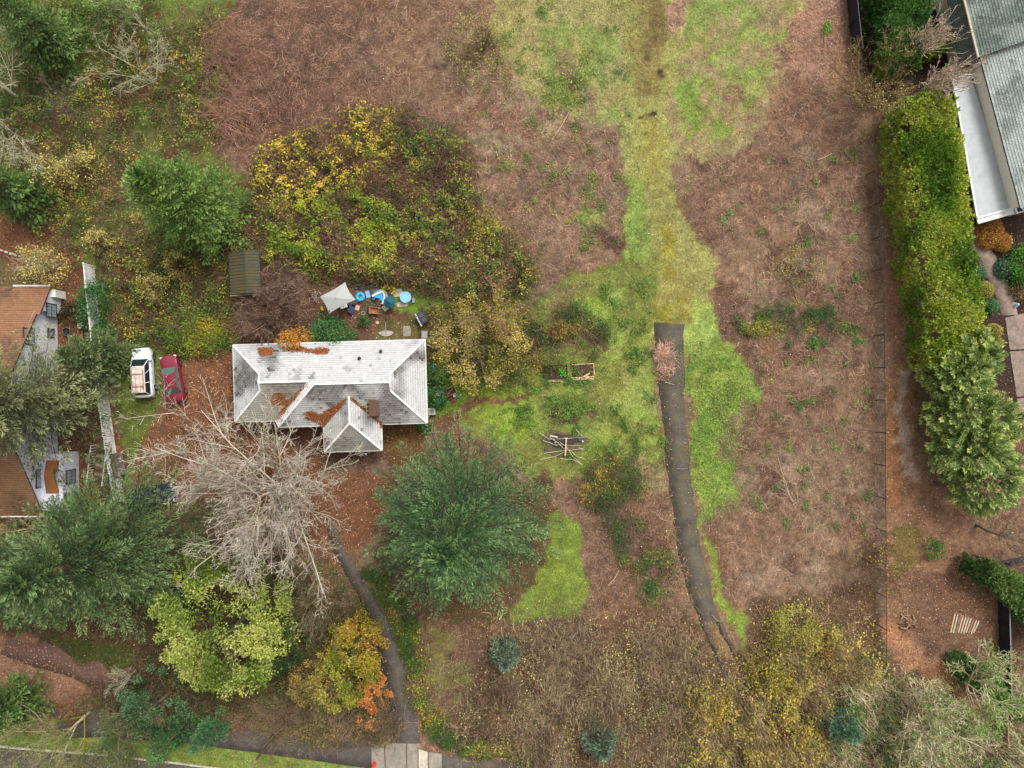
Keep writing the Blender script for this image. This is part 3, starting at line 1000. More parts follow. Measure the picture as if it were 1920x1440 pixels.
def ribbons(A, wd):
    """thin strips along polylines A (N,K,3), facing mostly upwards"""
    N, K, _ = A.shape
    d = A[:, -1] - A[:, 0]
    s = nrm(np.cross(d, UP) + 1e-6)
    V = np.empty((N, K, 2, 3))
    V[:, :, 0] = A + (s * wd[:, None] / 2)[:, None]
    V[:, :, 1] = A - (s * wd[:, None] / 2)[:, None]
    b = (np.arange(N) * K * 2)[:, None, None] + (np.arange(K - 1) * 2)[None, :, None] + np.array([0, 1, 3, 2])
    return V.reshape(-1, 3), b.reshape(-1, 4)


# ================================================================ GROUND COVER (nobody could count it)
def scatter_points(n, weight, r, margin=0):
    """n photo-pixel positions with density proportional to a zone raster"""
    w = np.maximum(np.nan_to_num(weight.ravel()), 0)
    cs = np.cumsum(w)
    i = np.searchsorted(cs, r.random(n) * cs[-1])
    i = np.minimum(i, RW * RH - 1)
    return (i % RW) * 2 + r.random(n) * 2, (i // RW) * 2 + r.random(n) * 2


def to_world(px, py):
    return np.stack([(px - 960) / PPM, (720 - py) / PPM, np.zeros(len(px))], 1)


PAVED = np.zeros((RH, RW), bool)
for poly in ([(1300, 1100), (1342, 1100), (1356, 1165), (1410, 1292), (1396, 1292), (1340, 1175), (1326, 1175), (1376, 1292), (1362, 1292), (1308, 1165)],
             [(1226, 603), (1284, 605), (1286, 760), (1296, 880), (1322, 1040), (1342, 1110), (1300, 1110), (1262, 960), (1240, 770)],
             [(630, 1040), (656, 1040), (720, 1140), (770, 1270), (788, 1396), (732, 1396), (722, 1270), (700, 1190), (655, 1090)],
             [(95, 1330), (340, 1350), (700, 1394), (700, 1440), (480, 1412), (110, 1384)], [(696, 1390), (830, 1410), (1020, 1430), (1020, 1440), (696, 1440)],
             [(1800, 400), (1840, 440), (1890, 530), (1910, 590), (1975, 800), (1910, 780), (1878, 592), (1836, 495)],
             [(436, 640), (800, 632), (804, 796), (720, 800), (718, 848), (606, 848), (604, 800), (440, 794)]):
    PAVED |= inside(poly, gx, gy)

rs = np.random.default_rng(77)


def make_canes(n, size):
    w = np.where(PAVED, 0.02, 1.0) * np.clip(Gcane, 0, 2) ** 2.2 * (0.25 + 1.5 * np.clip(fbm(wx_, wy_, 1.6, 120) - 0.25, 0, 1))
    long_ = size > 0.2
    px, py = scatter_points(n, w, rs)
    P = to_world(px, py)
    flow = 6.283 * 1.5 * vnoise(P[:, 0], P[:, 1], 5.0, 130) + rs.normal(0, 0.9, n)
    d = np.stack([np.cos(flow), np.sin(flow), np.zeros(n)], 1)
    s = np.stack([-d[:, 1], d[:, 0], np.zeros(n)], 1)
    L = rs.gamma(3.0, size * (0.75 if size > 0.2 else 1.0), n) + 0.12
    arch = rs.uniform(0.03, 0.22, n) * np.minimum(L, 1.2)
    bend = rs.normal(0, 0.25, n) * L
    wd = rs.uniform(0.012, 0.02, n) if size > 0.25 else rs.uniform(0.006, 0.014, n) if size > 0.2 else rs.uniform(0.010, 0.024, n)
    ts = (0.0, 0.5, 1.0) if long_ else (0.0, 1.0)
    nv = 2 * len(ts)
    V = np.empty((n, nv, 3))
    for k, t in enumerate(ts):
        c = P + d * (L * (t - 0.5))[:, None] + s * (bend * (t - 0.5) ** 2 * 4 - bend)[:, None]
        c[:, 2] = 0.02 + arch * (1 - (2 * t - 1) ** 2) + 0.03 * rs.random(n)
        V[:, 2 * k] = c + s * wd[:, None]
        V[:, 2 * k + 1] = c - s * wd[:, None]
    b = (np.arange(n) * nv)[:, None]
    F = np.concatenate([b + np.array([0, 1, 3, 2]), b + np.array([2, 3, 5, 4])]) if long_ else b + np.array([0, 1, 3, 2])
    g = sample(Gcol, px, py)
    if size > 0.25:
        c = pick([((206, 180, 154), 3), ((180, 148, 122), 3), ((96, 70, 56), 2)], n, rs, 0.12)
    elif long_:
        c = pick([((190, 160, 134), 3), ((160, 126, 100), 3), ((112, 82, 64), 3), ((70, 52, 44), 2)], n, rs, 0.12)
    else:
        c = pick([((176, 142, 116), 3), ((140, 106, 84), 3), ((100, 72, 58), 3), ((76, 56, 46), 3)], n, rs, 0.12)
    c = c * 0.55 + g * 0.48
    # stems of one plant weather alike: patches of paler and darker canes
    c = c * np.exp((vnoise(P[:, 0], P[:, 1], 0.45, 160) - 0.5) * 1.0)[:, None]
    me = np_mesh('dead_bramble_canes', V.reshape(-1, 3), F, np.repeat(c, nv, 0), M_LITTER)
    tag(link('dead_bramble_canes', me), 'thick pale bramble stalks scattered through the field' if size > 0.25 else 'long dry brown bramble canes lying all over the field' if long_ else 'short broken bramble canes strewn over the field', 'brambles', kind='stuff')


def make_litter(n):
    w = np.where(PAVED, 0.3, 1.0) * (Gleaf + 0.1) * (0.5 + fbm(wx_, wy_, 1.2, 140))
    px, py = scatter_points(n, w, rs)
    P = to_world(px, py)
    P[:, 2] = 0.03 + 0.05 * rs.random(n) ** 2
    gl = sample(Gleaf, px, py)
    U = nrm(UP + rs.normal(0, 0.35, (n, 3)))
    d = rs.normal(0, 1, (n, 3))
    d = nrm(d - U * (d * U).sum(1, keepdims=True))
    L = rs.uniform(0.06, 0.12, n) + 0.05 * np.clip(gl, 0, 1.2) * rs.random(n)
    c = pick([((148, 100, 72), 4), ((170, 118, 86), 3), ((118, 80, 60), 4), ((200, 158, 124), 1.6), ((206, 174, 104), 0.5), ((222, 200, 180), 0.4)], n, rs, 0.16)
    V, F = rhombs(P, d, U, L, L * 0.7)
    me = np_mesh('fallen_leaves', V, F, np.repeat(c, 4, 0), M_LITTER)
    tag(link('fallen_leaves', me), 'fallen brown and orange leaves strewn over the ground', 'leaves', kind='stuff')


def make_grass(n):
    w = np.where(PAVED, 0.0, 1.0) * np.clip(Ggrass, 0, 2) ** 1.2 * (0.35 + 1.2 * fbm(wx_, wy_, 0.8, 150))
    px, py = scatter_points(n, w, rs)
    P = to_world(px, py)
    g = sample(Gcol, px, py)
    az = rs.uniform(0, 6.283, n)
    d = np.stack([np.cos(az), np.sin(az), rs.uniform(0.15, 0.9, n)], 1)
    L = rs.uniform(0.09, 0.22, n)
    U = nrm(UP + rs.normal(0, 0.3, (n, 3)))
    V, F = rhombs(P, d, U, L, rs.uniform(0.025, 0.055, n))
    c = g * np.exp(rs.normal(0.12, 0.34, (n, 1)))
    lm = (c * np.array([0.3, 0.59, 0.11])).sum(1, keepdims=True)
    c = lm + (c - lm) * 0.95
    dry = rs.random(n) < 0.10
    c[dry] = pick([((196, 182, 130), 1), ((170, 150, 100), 1)], dry.sum(), rs)
    me = np_mesh('grass', V, F, np.repeat(c, 4, 0), M_LEAF)
    tag(link('grass', me), 'rough green and straw-coloured grass in the open patches', 'grass', kind='stuff')


def thicket(name, label, poly, h, n, pal, leaf=0.13, canes=0, seed=0, dens=(0.5, 1.6), size=1.5, zlo=0.25, cat='brambles', stem_pal=None, edge=26, min_d=0.15, sharp=False, gap=0.0, cane_len=1.0, up=0.5, bumps=0.75):
    """low tangled cover: leaves and arching stems over a lumpy mound inside a polygon"""
    r = np.random.default_rng(2000 + seed)
    m = mask_of(poly, edge, sharp)
    lump = fbm(wx_, wy_, size * 1.6, 200 + seed % 30, 3)
    d = m * np.clip((fbm(wx_, wy_, size, 210 + seed % 30, 3) - gap) * dens[1] / 0.5, min_d if gap == 0 else 0.02, 3)
    height = h * np.clip(m * 1.5, 0, 1) ** 0.6 * (1 - bumps + bumps * 2 * lump)
    objs = []
    if canes:
        px, py = scatter_points(canes, m * (0.15 + np.clip((fbm(wx_, wy_, 2.2, 230 + seed % 20, 3) - 0.3) * 3, 0, 2)) + 1e-9, r)
        P = to_world(px, py)
        hh = sample(height, px, py)
        az = r.uniform(0, 6.283, canes)
        L = r.uniform(0.5, 1.5, canes) * cane_len
        K = 3
        A = np.zeros((canes, K, 3))
        for k, t in enumerate(np.linspace(0, 1, K)):
            A[:, k, 0] = P[:, 0] + np.cos(az) * L * t
            A[:, k, 1] = P[:, 1] + np.sin(az) * L * t
            A[:, k, 2] = np.maximum(hh * (0.3 + 0.75 * math.sin(math.pi * (0.15 + 0.7 * t))) * r.uniform(0.7, 1.2, canes), 0.03)
            A[:, k, :2] += r.normal(0, 0.05, (canes, 2))
        V, F = ribbons(A, r.uniform(0.014, 0.03, canes))
        sp = stem_pal or [((118, 84, 68), 3), ((92, 64, 52), 3), ((150, 116, 94), 1)]
        C = np.repeat(pick(sp, canes, r) * np.exp((vnoise(P[:, 0], P[:, 1], 0.7, 240 + seed % 10) - 0.5) * 1.1)[:, None], K * 2, 0)
        objs.append((V, F, C))
    px, py = scatter_points(n, d + 1e-9, r)
    P = to_world(px, py)
    hh = sample(height, px, py)
    P[:, 2] = np.maximum(hh * (zlo + (1 - zlo) * r.random(n) ** 0.6), 0.04)
    P += r.normal(0, 0.04, (n, 3)) * np.array([1, 1, 0.5])
    P[:, 2] = np.maximum(P[:, 2], 0.03)
    U = nrm(UP * up * 2 + r.normal(0, 0.5, (n, 3)))
    dd = r.normal(0, 1, (n, 3))
    dd = nrm(dd - U * (dd * U).sum(1, keepdims=True))
    L = leaf * r.uniform(0.6, 1.4, n)
    C = clump_colours(P, pal, r, size, seed)
    V, F = rhombs(P, dd, U, L, L * r.uniform(0.55, 0.85, n))
    objs.append((V, F, np.repeat(C, 4, 0)))
    off, Vs, Fs, Cs = 0, [], [], []
    for V, F, C in objs:
        Vs.append(V); Fs.append(F + off); Cs.append(C); off += len(V)
    me = np_mesh(name, np.concatenate(Vs), np.concatenate(Fs), np.concatenate(Cs), M_LEAF)
    return tag(link(name, me), label, cat, kind='stuff')


make_canes(60000, 0.11)
make_canes(30000, 0.205)
make_canes(1000, 0.27)
make_litter(82000)
make_grass(84000)

# ================================================================ TREES
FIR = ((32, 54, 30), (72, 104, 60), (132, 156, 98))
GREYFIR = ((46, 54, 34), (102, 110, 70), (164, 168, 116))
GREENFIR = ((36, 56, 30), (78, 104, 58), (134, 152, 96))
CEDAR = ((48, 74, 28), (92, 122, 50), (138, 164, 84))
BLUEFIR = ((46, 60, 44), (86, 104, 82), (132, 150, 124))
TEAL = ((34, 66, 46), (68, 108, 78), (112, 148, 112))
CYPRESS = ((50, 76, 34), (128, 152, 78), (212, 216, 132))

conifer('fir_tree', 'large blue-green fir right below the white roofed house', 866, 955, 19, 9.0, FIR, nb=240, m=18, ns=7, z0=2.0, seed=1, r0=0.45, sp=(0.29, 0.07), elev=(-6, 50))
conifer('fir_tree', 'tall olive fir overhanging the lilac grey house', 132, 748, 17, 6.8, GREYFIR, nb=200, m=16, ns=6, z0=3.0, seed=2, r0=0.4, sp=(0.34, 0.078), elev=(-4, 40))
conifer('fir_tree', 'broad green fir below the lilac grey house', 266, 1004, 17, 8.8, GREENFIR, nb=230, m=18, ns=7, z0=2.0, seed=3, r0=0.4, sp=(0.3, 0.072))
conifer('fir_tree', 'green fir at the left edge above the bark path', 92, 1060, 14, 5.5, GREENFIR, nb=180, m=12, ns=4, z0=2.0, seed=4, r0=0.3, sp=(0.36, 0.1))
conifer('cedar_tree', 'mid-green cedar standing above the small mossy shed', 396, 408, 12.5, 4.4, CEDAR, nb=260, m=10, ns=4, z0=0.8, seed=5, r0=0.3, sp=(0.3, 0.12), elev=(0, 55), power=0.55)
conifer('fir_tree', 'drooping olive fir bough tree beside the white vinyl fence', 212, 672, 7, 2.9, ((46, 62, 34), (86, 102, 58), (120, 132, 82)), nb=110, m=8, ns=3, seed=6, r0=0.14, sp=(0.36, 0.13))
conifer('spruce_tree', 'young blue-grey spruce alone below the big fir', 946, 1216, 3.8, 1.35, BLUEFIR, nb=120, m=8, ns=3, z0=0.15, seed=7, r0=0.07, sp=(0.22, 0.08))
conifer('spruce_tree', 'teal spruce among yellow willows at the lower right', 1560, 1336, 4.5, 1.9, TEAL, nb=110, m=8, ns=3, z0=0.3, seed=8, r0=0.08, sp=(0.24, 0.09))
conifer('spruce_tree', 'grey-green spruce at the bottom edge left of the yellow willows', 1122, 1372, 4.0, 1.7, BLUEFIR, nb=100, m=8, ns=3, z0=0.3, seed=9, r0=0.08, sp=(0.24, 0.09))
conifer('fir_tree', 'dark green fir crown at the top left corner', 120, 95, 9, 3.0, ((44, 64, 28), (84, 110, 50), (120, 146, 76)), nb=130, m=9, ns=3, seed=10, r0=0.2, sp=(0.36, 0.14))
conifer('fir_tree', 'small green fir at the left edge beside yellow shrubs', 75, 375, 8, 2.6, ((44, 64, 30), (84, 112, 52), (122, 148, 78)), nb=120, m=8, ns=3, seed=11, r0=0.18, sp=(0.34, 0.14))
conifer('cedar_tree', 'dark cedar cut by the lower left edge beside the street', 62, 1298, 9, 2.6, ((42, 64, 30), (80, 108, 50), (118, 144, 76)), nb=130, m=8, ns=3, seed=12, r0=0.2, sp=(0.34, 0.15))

# bare trees
BARK_CREAM = [((216, 200, 168), 3), ((190, 176, 138), 2), ((160, 144, 110), 1)]
bare_tree('bare_tree', 'large leafless pale tree in front of the white roofed house', 560, 900, 13, 11.0, 21, n=(34, 10, 9, 3), r0=0.3, up=0.02, first=0.15, trunk_h=0.55, lean=(-1.8, -0.6), ang=(45, 85), twig_r=0.019, wob=0.09, lens=((0.6, 1.2), (0.3, 0.55), (0.3, 0.55), (0.35, 0.6)), bark=[((206, 194, 178), 3), ((178, 168, 148), 3), ((158, 152, 126), 2), ((134, 120, 106), 1)])
bare_tree('bare_tree', 'leafless lichen-grey tree at the left edge, upper corner', 40, 185, 8, 5.5, 22, n=(8, 7, 6, 3), bark=BARK_LICHEN, r0=0.16, lean=(-0.5, 0.5), twig_r=0.02)
bare_tree('bare_tree', 'leafless lichen-grey tree at the left edge above the yellow shrubs', 50, 265, 8, 5.0, 23, n=(8, 7, 6, 3), bark=BARK_LICHEN, r0=0.15, lean=(0.5, 0.3), twig_r=0.02)
bare_tree('bare_tree', 'pale leafless tree with ivy patch in the upper left woods', 285, 70, 8, 4.5, 24, n=(7, 7, 6, 3), bark=BARK_LICHEN, r0=0.14, lean=(-1.5, 2.5), pal=[((120, 156, 66), 1), ((150, 176, 90), 1)], nleaf=3600, leaf=0.15, tuft=0.1, twig_r=0.018)
bare_tree('bare_tree', 'pale arching leafless tree above the mid-green cedar', 300, 160, 7, 4.2, 25, n=(7, 7, 6, 3), bark=BARK_LICHEN, r0=0.12, lean=(-1.5, 0.8), curve=-0.05, twig_r=0.018)
bare_tree('bare_tree', 'thin grey leafless tree left of the mid-green cedar', 150, 215, 7, 3.6, 26, n=(6, 6, 6, 2), bark=BARK_GREY, r0=0.1)
bare_tree('bare_tree', 'leafless vase-shaped tree against the dark lower roof', 1672, 122, 8.5, 5.2, 27, n=(15, 6, 4, 2), twig_r=0.022, bark=BARK_PINK, r0=0.12, trunk_h=0.25, ang=(10, 42), up=0.75, first=0.3, lean=(2.0, 1.2), wob=0.06, lens=((0.9, 1.3), (0.3, 0.6), (0.3, 0.5), (0.3, 0.5)))
bare_tree('bare_tree', 'leafless vase-shaped tree against the white flat roof', 1692, 192, 8.5, 5.2, 28, n=(17, 6, 4, 2), twig_r=0.022, bark=BARK_PINK, r0=0.12, trunk_h=0.25, ang=(10, 42), up=0.75, first=0.3, lean=(2.2, 0.8), wob=0.06, lens=((0.9, 1.3), (0.3, 0.6), (0.3, 0.5), (0.3, 0.5)))
bare_tree('bare_tree', 'leafless grey tree spreading over the gap below the cypress', 1830, 985, 7, 5.0, 29, n=(9, 7, 6, 3), bark=BARK_GREY, r0=0.12, up=0.08, lean=(0.5, -0.8), twig_r=0.011)
bare_tree('bare_tree', 'tangled brown bare tree at the end of the wire fence', 1620, 1048, 5, 4.4, 30, n=(10, 7, 7, 4), bark=BARK_BROWN, r0=0.12, up=0.1, trunk_h=0.4, twig_r=0.011, pal=[((184, 172, 60), 1), ((122, 132, 58), 1)], nleaf=350, leaf=0.13)
bare_tree('bare_tree', 'brown twiggy tree overhanging the black fence end at top right', 1625, 195, 6, 5.2, 31, n=(11, 8, 7, 4), bark=[((128, 104, 76), 3), ((104, 82, 60), 2), ((150, 136, 84), 1)], r0=0.14, up=0.05, trunk_h=0.45, twig_r=0.011, pal=[((176, 170, 90), 1), ((196, 188, 120), 1)], nleaf=900, leaf=0.11)
bare_tree('bare_tree', 'brown leafless bush tree between shed and orange vine', 530, 588, 5, 4.0, 32, n=(16, 9, 8, 3), bark=[((116, 92, 78), 3), ((150, 126, 104), 2), ((92, 70, 58), 2)], r0=0.1, up=0.08, trunk_h=0.4, twig_r=0.016, lean=(-0.6, 0.6))
bare_tree('bare_tree', 'olive leafless tree leaning over the driveway bend', 604, 1106, 7, 4.2, 33, n=(10, 7, 7, 4), bark=[((132, 118, 88), 2), ((108, 98, 70), 2), ((146, 136, 100), 1)], r0=0.12, up=0.1, lean=(0.8, -0.5), twig_r=0.012)
bare_tree('bare_tree', 'bare pale tree with ivy over the wooden fence, lower right', 1790, 1268, 8, 5.0, 34, n=(9, 7, 6, 3), bark=BARK_CREAM, r0=0.16, up=0.1, pal=[((92, 132, 52), 1), ((128, 160, 76), 1)], nleaf=3000, leaf=0.16, tuft=0.25, twig_r=0.024)
bare_tree('bare_tree', 'bare pale tree with ivy in the lower right corner', 1690, 1310, 8, 5.5, 35, n=(10, 7, 6, 4), bark=BARK_CREAM, r0=0.16, up=0.1, pal=[((96, 128, 56), 1), ((134, 156, 80), 1), ((78, 110, 48), 1)], nleaf=3000, leaf=0.16, tuft=0.3, twig_r=0.024)
bare_tree('bare_tree', 'mossy bare tree over the street in the lower left corner', 168, 1335, 8, 5.5, 36, n=(10, 7, 6, 4), bark=[((150, 140, 96), 2), ((176, 168, 130), 2), ((120, 120, 46), 1)], r0=0.18, up=0.12, lean=(-1.5, -2.0), pal=[((88, 112, 52), 1), ((120, 132, 70), 1)], nleaf=2200, leaf=0.13, tuft=0.2)
bare_tree('bare_tree', 'twiggy grey-green tree above the footpath', 268, 1330, 7, 4.6, 37, n=(10, 8, 6, 4), bark=[((130, 120, 90), 2), ((110, 96, 76), 2), ((150, 144, 108), 1)], r0=0.16, up=0.1, lean=(-0.6, -1.2), pal=[((70, 100, 52), 1), ((104, 122, 66), 1)], nleaf=4200, leaf=0.14, tuft=0.22)
bare_tree('bare_tree', 'pale bare tree over the left-hand neighbour roof edge', 92, 985, 6, 3.8, 38, n=(8, 6, 6, 3), bark=[((196, 176, 138), 2), ((170, 150, 110), 2)], r0=0.12, up=0.1, lean=(-1.5, 0.3), pal=[((170, 136, 60), 1), ((122, 120, 50), 1)], nleaf=900, leaf=0.11)
bare_tree('bare_tree', 'brown bare bush on the slope below the spruce', 930, 1305, 3.0, 3.0, 39, n=(12, 8, 6, 3), bark=[((128, 102, 82), 3), ((104, 82, 66), 2)], r0=0.06, up=0.05, trunk_h=0.3, twig_r=0.010, first=0.0)
bare_tree('bare_tree', 'twiggy brown bush over the footpath left of the apron', 556, 1340, 4, 3.6, 40, n=(12, 8, 7, 3), bark=[((122, 104, 80), 3), ((150, 130, 104), 2), ((96, 80, 62), 2)], r0=0.07, up=0.05, trunk_h=0.3, twig_r=0.011, first=0.0)
bare_tree('bare_tree', 'small pale bare sapling by the bark path', 254, 1258, 4, 2.4, 41, n=(8, 7, 5, 2), bark=BARK_LICHEN, r0=0.06, trunk_h=0.35)
bare_tree('bare_tree', 'fallen pale branch spray lying in the field near the fence', 1486, 946, 0.8, 1.9, 42, n=(6, 5, 4), bark=BARK_PALE, r0=0.05, up=0.0, trunk_h=0.35, first=0.2, ang=(70, 88), lean=(1.2, 0.8), curve=0.0, twig_r=0.012, cat='branch')

# big leafy trees
def leafy_tree(name, label, px, py, h, R, pal, nleaf, seed, leaf=0.2, n=(9, 7, 5), bark=BARK_GREY, clumps=150, clr=0.85, z0f=0.25, squash=0.62, group=None):
    """crown built from leaf clumps carried on real limbs"""
    r = np.random.default_rng(1700 + seed)
    root = thing(name, label, 'tree', W(px, py), 0, group)
    TP, TR = trunk_line(h * 0.7, 0.03 * h, r)
    B1, R1 = grow(TP, TR, n[0], (R / (h * 0.7) * 0.7, R / (h * 0.7) * 1.0), (35, 75), r, 5, 0.25, 1.0, 0.2, 0.1, 0.5, 0.03)
    B2, R2 = grow(B1, R1, n[1], (0.4, 0.7), (25, 60), r, 4, 0.2, 1.0, 0.1, 0.12, 0.6, 0.02)
    bark_part('trunk', [(TP, TR)], bark, root, r)
    bark_part('limbs', [(B1, R1), (B2, R2)], bark, root, r)
    D = nrm(r.normal(0, 1, (clumps, 3)))
    D[:, 2] = np.abs(D[:, 2]) - 0.12
    q = lumps(D, r, 12, 0.28) * r.uniform(0.72, 1.0, clumps)
    Cc = D * q[:, None] * np.array([R, R, h * squash]) + UP * h * z0f
    Cc[:, 2] = np.minimum(np.maximum(Cc[:, 2], 0.5), h)
    i = r.integers(0, clumps, nleaf)
    d = nrm(r.normal(0, 1, (nleaf, 3)) + UP * 0.35)
    cr = clr * r.uniform(0.55, 1.2, clumps)
    P = Cc[i] + d * (cr[i] * r.random(nleaf) ** 0.45)[:, None] * np.array([1, 1, 0.6])
    P[:, 2] = np.maximum(P[:, 2], 0.1)
    U = nrm(d * 0.6 + UP * 0.9 + r.normal(0, 0.4, (nleaf, 3)))
    dd = nrm(d + r.normal(0, 0.6, (nleaf, 3)))
    L = leaf * r.uniform(0.6, 1.35, nleaf)
    C = clump_colours(P + np.array([px, py, 0]), pal, r, 2.2, seed)
    leaf_part('crown', P, dd, U, L, L * r.uniform(0.5, 0.8, nleaf), C, root)
    return root


leafy_tree('maple_tree', 'rounded yellow-green maple beside the driveway', 466, 1152, 10, 6.2, [((92, 112, 36), 2), ((132, 150, 62), 3), ((168, 178, 86), 3), ((190, 190, 104), 1.5)], 26000, 51, 0.19, clumps=190, clr=0.8)
leafy_tree('yellow_tree', 'yellow-leaved tree at the right end of the white roof', 898, 646, 6, 4.2, [((100, 100, 46), 2), ((150, 138, 60), 3), ((184, 164, 72), 2.5), ((176, 158, 128), 1.6), ((210, 184, 84), 1.2)], 7500, 52, 0.16, clumps=90, clr=0.7)
bare_tree('yellow_tree', 'pale twiggy half-bare tree behind the yellow-leaved tree', 915, 612, 6, 4.0, 53, n=(9, 7, 6, 3), bark=[((150, 130, 108), 2), ((176, 156, 130), 1)], r0=0.1, up=0.15, pal=[((176, 156, 66), 2), ((124, 118, 56), 1), ((150, 110, 70), 1)], nleaf=2600, leaf=0.15, tuft=0.2)
leafy_tree('yellow_tree', 'golden yellow tree on the left of the driveway', 676, 1198, 5, 2.6, [((104, 104, 34), 2), ((166, 150, 48), 3), ((200, 170, 56), 2), ((150, 104, 54), 0.8)], 6500, 54, 0.16, clumps=60, clr=0.6)
leafy_tree('yellow_tree', 'lime and yellow tree below the golden tree by the driveway', 656, 1252, 5, 2.8, [((110, 124, 42), 2), ((164, 166, 62), 3), ((190, 176, 76), 2)], 6500, 55, 0.15, clumps=60, clr=0.6)
leafy_tree('yellow_tree', 'pale yellow tree between green maple and driveway', 596, 1265, 5, 2.4, [((120, 112, 56), 2), ((172, 156, 76), 3), ((140, 100, 64), 1)], 4200, 56, 0.15, clumps=46, clr=0.55)
leafy_tree('orange_tree', 'small orange maple leaning over the driveway', 706, 1284, 4, 1.5, [((196, 124, 62), 2), ((214, 148, 84), 2), ((176, 104, 52), 1)], 2600, 57, 0.14, clumps=26, clr=0.42)
leafy_tree('orange_tree', 'tiny orange maple near the footpath corner', 694, 1340, 2.5, 1.1, [((190, 118, 64), 2), ((206, 140, 90), 2), ((120, 110, 60), 1)], 900, 58, 0.13, clumps=16, clr=0.35)
leafy_tree('evergreen_tree', 'dark ivy-covered trunk crossing the footpath', 352, 1352, 7, 1.2, [((46, 84, 44), 2), ((70, 112, 58), 2), ((96, 134, 78), 1)], 4200, 59, 0.15, clumps=40, clr=0.5, squash=0.9, z0f=0.05)
leafy_tree('evergreen_tree', 'green ivy-covered trunk nearest the street light pole', 412, 1352, 6, 1.1, [((56, 100, 58), 2), ((88, 130, 84), 2), ((116, 150, 100), 1)], 4200, 60, 0.15, clumps=40, clr=0.45, squash=0.9, z0f=0.05)
leafy_tree('evergreen_tree', 'dark green tree between maple and footpath', 318, 1298, 6, 2.6, [((50, 78, 44), 2), ((80, 110, 66), 2), ((110, 140, 96), 1.4)], 6500, 61, 0.15, clumps=60, clr=0.55)
leafy_tree('evergreen_tree', 'dark green tree behind the yellow trees by the driveway', 540, 1190, 6, 2.6, [((44, 66, 32), 2), ((70, 92, 44), 2), ((96, 116, 60), 1)], 5500, 62, 0.15, clumps=50, clr=0.6)

# ---------------------------------------------------------------- cypress screen on the right
def cypress(px, py, h, R, seed, label):
    r = np.random.default_rng(2600 + seed)
    root = thing('cypress_tree', label, 'tree', W(px, py), 0, 'cypress trees screening the right-hand house')
    TP, TR = trunk_line(h * 0.95, 0.16, r)
    bark_part('trunk', [(TP, TR)], BARK_BROWN, root, r)
    nb = 250
    D = nrm(r.normal(0, 1, (nb, 3)))
    D[:, 2] = np.abs(D[:, 2]) * 0.9 - 0.2
    D = nrm(D)
    P = D * np.array([R, R, h * 0.62]) * (lumps(D, r, 10, 0.25) * r.uniform(0.7, 0.95, nb))[:, None] + UP * h * 0.38
    P[:, 2] = np.clip(P[:, 2], 0.25, h)
    d = nrm(D * np.array([1, 1, 0.5]) + UP * 0.35 + r.normal(0, 0.25, (nb, 3)))
    L = r.uniform(0.7, 1.35, nb)
    K = 4
    A = np.zeros((nb, K, 3))
    A[:, 0] = P - d * (L * 0.4)[:, None]
    for k in range(1, K):
        A[:, k] = A[:, k - 1] + d * (L / (K - 1))[:, None]
        d = nrm(d - UP * 0.10 + r.normal(0, 0.08, (nb, 3)))
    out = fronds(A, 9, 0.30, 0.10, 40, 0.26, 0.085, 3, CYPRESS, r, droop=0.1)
    P, D, U, SL, SW, C = out
    P[:, 2] = np.maximum(P[:, 2], 0.08)
    leaf_part('crown', P, D, U, SL, SW, C, root)


for k, (x, y, h, R, s) in enumerate([(1755, 700, 6.0, 2.5, 'topmost cypress beside the yellow-green hedge'), (1782, 668, 5.5, 2.2, 'upper cypress close to the patio slabs'),
                                     (1768, 765, 6.5, 2.7, 'second cypress down along the fence, left of the patio'), (1800, 790, 6.2, 2.4, 'middle cypress nearest the right edge'),
                                     (1775, 835, 6.5, 2.7, 'second-lowest cypress on the fence side'), (1800, 890, 6.0, 2.6, 'lowest cypress, above the leafless grey tree')]):
    cypress(x, y, h, R, k, s)


